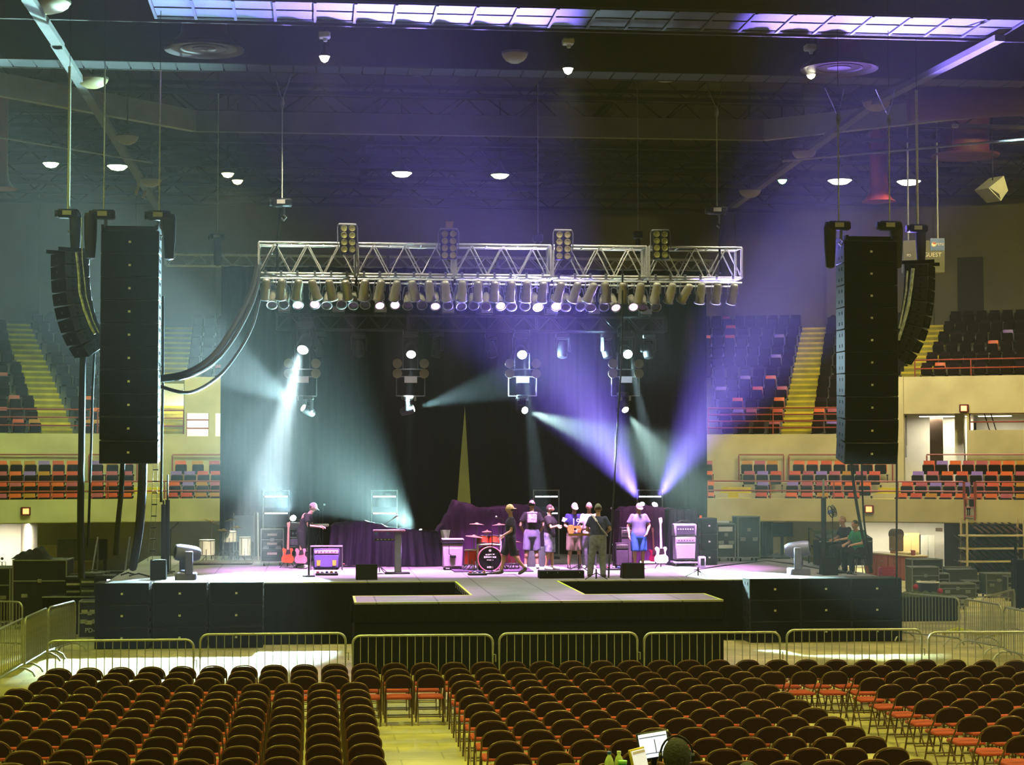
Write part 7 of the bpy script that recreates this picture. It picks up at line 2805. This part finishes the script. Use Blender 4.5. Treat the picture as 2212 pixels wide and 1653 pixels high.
MB().box((.40, .1, .6), (.05, 1.6, 1.1)).build('side_panel', mk('grey_blue_panel', '4a525c', .6, 0, .1, 4), t)
t = thing('work_lamp', 'tiny lamp on a thin stem at the picture edge in the lit room', 'lamp', gz(4, 1262))
MB().cyl((0, 0, 0), (0, 0, .75), .015, n=6).build('stem', BLACKM, t)
MB().tube([(-.12, 0, .45), (-.12, 0, .75), (.12, 0, .75), (.12, 0, .45)], .012, 6).build('frame', BLACKM, t)
MB().ball((0, 0, .86), .05, 10, 8).build('bulb', BLACKM, t)
# cable mess on the stage, lit room side
for i, (a, b, c) in enumerate((((280, 1246), (300, 1241), (322, 1247)), ((262, 1244), (276, 1239), (290, 1243)))):
    o = MB().tube([on(*a) + Vector((0, 0, .02)), on(*b) + Vector((0, 0, .02)), on(*c) + Vector((0, 0, .02))], .02, 6).build('stage_cable', CAB)
    tag(o, 'dark cable lying on the stage corner, lit room side, %s the monitor box' % ('nearer' if i == 0 else 'farther from'), 'cable', 'cables on the stage floor')
o = MB().tube([on(1850, 1243), on(1720, 1222) + Vector((0, .6, .02)), on(1655, 1212), on(1560, 1226) + Vector((0, .3, .02)), on(1500, 1232)], .018, 6).build('stage_cable', CAB)
tag(o, 'long black cable winding over the stage floor to the bass amplifier', 'cable', 'cables on the stage floor')
o = MB().grid(lambda u, v: Vector(((u - .5) * 2.0, (v - .5) * .7, .04 + .10 * sin(pi * u) * sin(pi * v) * (1 + .4 * sin(u * 31) * sin(v * 11)))), 40, 14).build('cable_heap', CAB)
o.location = on(1700, 1206)
tag(o, 'long heap of dark cables at the back of the stage, red counter side', 'cables', None, 'stuff')

# ---------------------------------------------------------------- sound desk position in the foreground
DD = 12.9
hd_ = atd(1455, 1636, DD)
ZR = .62
t = thing('desk_platform', 'low dark platform under the sound crew, below the picture', 'platform', (hd_.x - .1, hd_.y, 0))
MB().rbox((0, 0, ZR / 2), (3.4, 2.2, ZR), .02).build('deck', BLACK, t)
zc = hd_.z - ZR - 1.24 * (1.80 / 1.78)
hair_k = 1.80
pq = Vector((hd_.x, hd_.y - .15, hd_.z - 1.24 * hair_k / 1.78))
person('person with bushy dark hair and a headset sitting before the two bright screens', pq, radians(172), hair_k, sit, topm=TEE, bottom='trousers', botm=BSH, hair='1c1a12', shoe='303030', headset=True, sleeves='short')
hb = MB().ball((0, .02, 0), (.095, .112, .118), 22, 16)
HB = mk('hair_bushy', '1d1c13', .85, 0, .4, 50, .6)
o = hb.build('bushy_hair', HB)
par = [x for x in bpy.data.objects if x.get('label', '').startswith('person with bushy')][0]
o.parent = par
o.location = (0, -.15 * hair_k / 1.78 + .0, 1.255 * hair_k / 1.78)
zs_ = pq.z
MB().rbox((pq.x, pq.y, (ZR + zs_ + .42) / 2), (.45, .45, zs_ + .42 - ZR), .03)
t = thing('desk_chair', 'tall dark chair under the person with the headset', 'chair', (pq.x, pq.y - .02, ZR), 0)
sh_ = zs_ + .44 - ZR
MB().rbox((0, 0, sh_ - .03), (.44, .42, .06), .02).build('seat', BLACK, t)
for sx in (-1, 1):
    for sy in (-1, 1):
        MB().cyl((sx * .18, sy * .17, 0), (sx * .17, sy * .16, sh_ - .05), .02, n=6).build('leg', BLACKM, t)
# desk, screens, bottles
dz = atd(1400, 1680, DD + .55).z - .02
dp = atd(1400, 1680, DD + .55)
t = thing('sound_desk', 'dark desk carrying the screens and bottles in front of the headset person', 'desk', (dp.x, dp.y + .1, ZR))
MB().rbox((0, 0, dz - ZR - .02), (1.5, .7, .04), .01).build('desk_top', CASE, t)
for sx in (-.7, .7):
    for sy in (-.3, .3):
        MB().box((sx, sy, (dz - ZR) / 2 - .02), (.05, .05, dz - ZR - .04)).build('leg', BLACKM, t)


def screen(px, py, dist, w, h, rz, roll, label, bez, scr, extra=None, lean=.2):
    p = atd(px, py, dist)
    t = thing('computer_screen', label, 'screen', p, rz, 'screens on the sound desk', (-lean, roll, rz))
    MB().rbox((0, 0, 0), (w, .03, h), .006).build('bezel', bez, t)
    s_ = MB().box((0, -.018, 0), (w * .88, .006, h * .86)).build('display', scr, t)
    if extra:
        extra(s_, w, h)
    p2 = Vector((0, .06, -(h / 2)))
    Ri = Euler((-lean, roll, rz)).to_matrix().transposed()
    top_ = Vector((0, .03, -h / 2 + .03))
    foot = Ri @ (Vector((p.x, p.y + .03, dz + .006)) - p)
    MB().cyl(top_, foot, .025, n=8).cyl(foot, foot + Ri @ Vector((0, 0, .012)), .09, n=16).build('stand', BLACKM, t)
    return t


LIN = mk('display_line', '5a6288', .5)


def lay1(s_, w, h):
    MB().box((0, -.023, h * .30), (w * .84, .003, .006)).build('display_line', LIN, s_)
    MB().box((.01, -.023, -.01), (.006, .003, h * .5)).build('display_line', LIN, s_)
    MB().box((0, -.023, -h * .28), (w * .84, .003, .005)).build('display_line', LIN, s_)


def lay2(s_, w, h):
    MB().box((0, -.023, h * .34), (w * .80, .003, h * .1)).build('display_line', mk('display_tan', 'c8b490', .5, emit=.3), s_)


screen(1412, 1610, DD + .9, .235, .20, radians(-4), radians(-9), 'white computer screen with thin dark lines behind the headset person', CASE, glow('screen_white', (.78, .84, 1.0), .95), lay1)
MBo = MB().rbox((0, 0, 0), (.21, .03, .014), .004).build('screen_lamp_bar', ALU)
pp_ = atd(1413, 1583, DD + .92)
MBo.location = pp_
MBo.rotation_euler = (0, radians(-9), radians(-4))
tag(MBo, 'pale bar with a small clip along the top of the white screen', 'bar')
screen(1380, 1645, DD + .75, .135, .19, radians(28), radians(-7), 'narrow tilted screen with a yellow lit edge, nearer the bottles', mk('yellow_lit_bezel', 'c8b020', .4, 0, .1, 8), glow('screen_beige', (.72, .68, .62), .85), lay2)  # yellow light on the edge put into the bezel colour


def bottle(px, ytop, dist, cap, label, h=.20):
    p = atd(px, ytop, dist)
    t = thing('water_bottle', label, 'bottle', (p.x, p.y, dz), 0, 'bottles on the sound desk')
    t.scale = (1, 1, (p.z - dz) / .2)
    MB().lathe([(.001, 0), (.032, .003), (.034, .03), (.030, .06), (.034, .09), (.033, .125), (.024, .155), (.0135, .172), (.0135, .188)], 18).build('body', mk('bottle_plastic', 'b8c87a', .15, 0, .15, 20), t)
    MB().lathe([(.0155, .183), (.0155, .2), (.001, .201)], 14).build('cap', cap, t)
    MB().lathe([(.0346, .06), (.0346, .10)], 18).build('paper_band', mk('band_pale', 'c4d69a', .5), t)


bottle(1316, 1624, DD + .55, mk('cap_blue', '2a4f9a', .4), 'clear water bottle with a blue cap on the sound desk')
bottle(1337, 1623, DD + .60, mk('cap_clear', 'd4dcb4', .4), 'clear water bottle with a white cap on the sound desk')
p = atd(1345, 1643, DD + .55)
t = thing('green_cup', 'small bright green tub beside the white capped bottle', 'tub', (p.x, p.y, dz))
t.scale = (1, 1, (p.z - dz) / .083)
MB().lathe([(.001, 0), (.026, .0), (.030, .07), (.030, .078), (.001, .079)], 18).build('tub', mk('tub_green', '2fb03a', .4, 0, .08, 8), t)
MB().lathe([(.032, .072), (.032, .082), (.001, .083)], 18).build('lid', mk('tub_lid', '9ad86a', .4), t)
# second crew member whose hair just shows at the bottom edge
h2 = atd(1612, 1686, DD)
pq = Vector((h2.x, h2.y - .15, h2.z - 1.24))
person('person of whom only dark green lit hair shows at the bottom edge', pq, radians(178), 1.78, sit, topm=TEE, bottom='trousers', botm=BSH, hair='1c1f12', shoe='303030')
t = thing('desk_chair', 'tall dark chair under the person at the bottom edge', 'chair', (pq.x, pq.y - .02, ZR), 0)
sh_ = pq.z + .44 - ZR
MB().rbox((0, 0, sh_ - .03), (.44, .42, .06), .02).build('seat', BLACK, t)
for sx in (-1, 1):
    for sy in (-1, 1):
        MB().cyl((sx * .18, sy * .17, 0), (sx * .17, sy * .16, sh_ - .05), .02, n=6).build('leg', BLACKM, t)
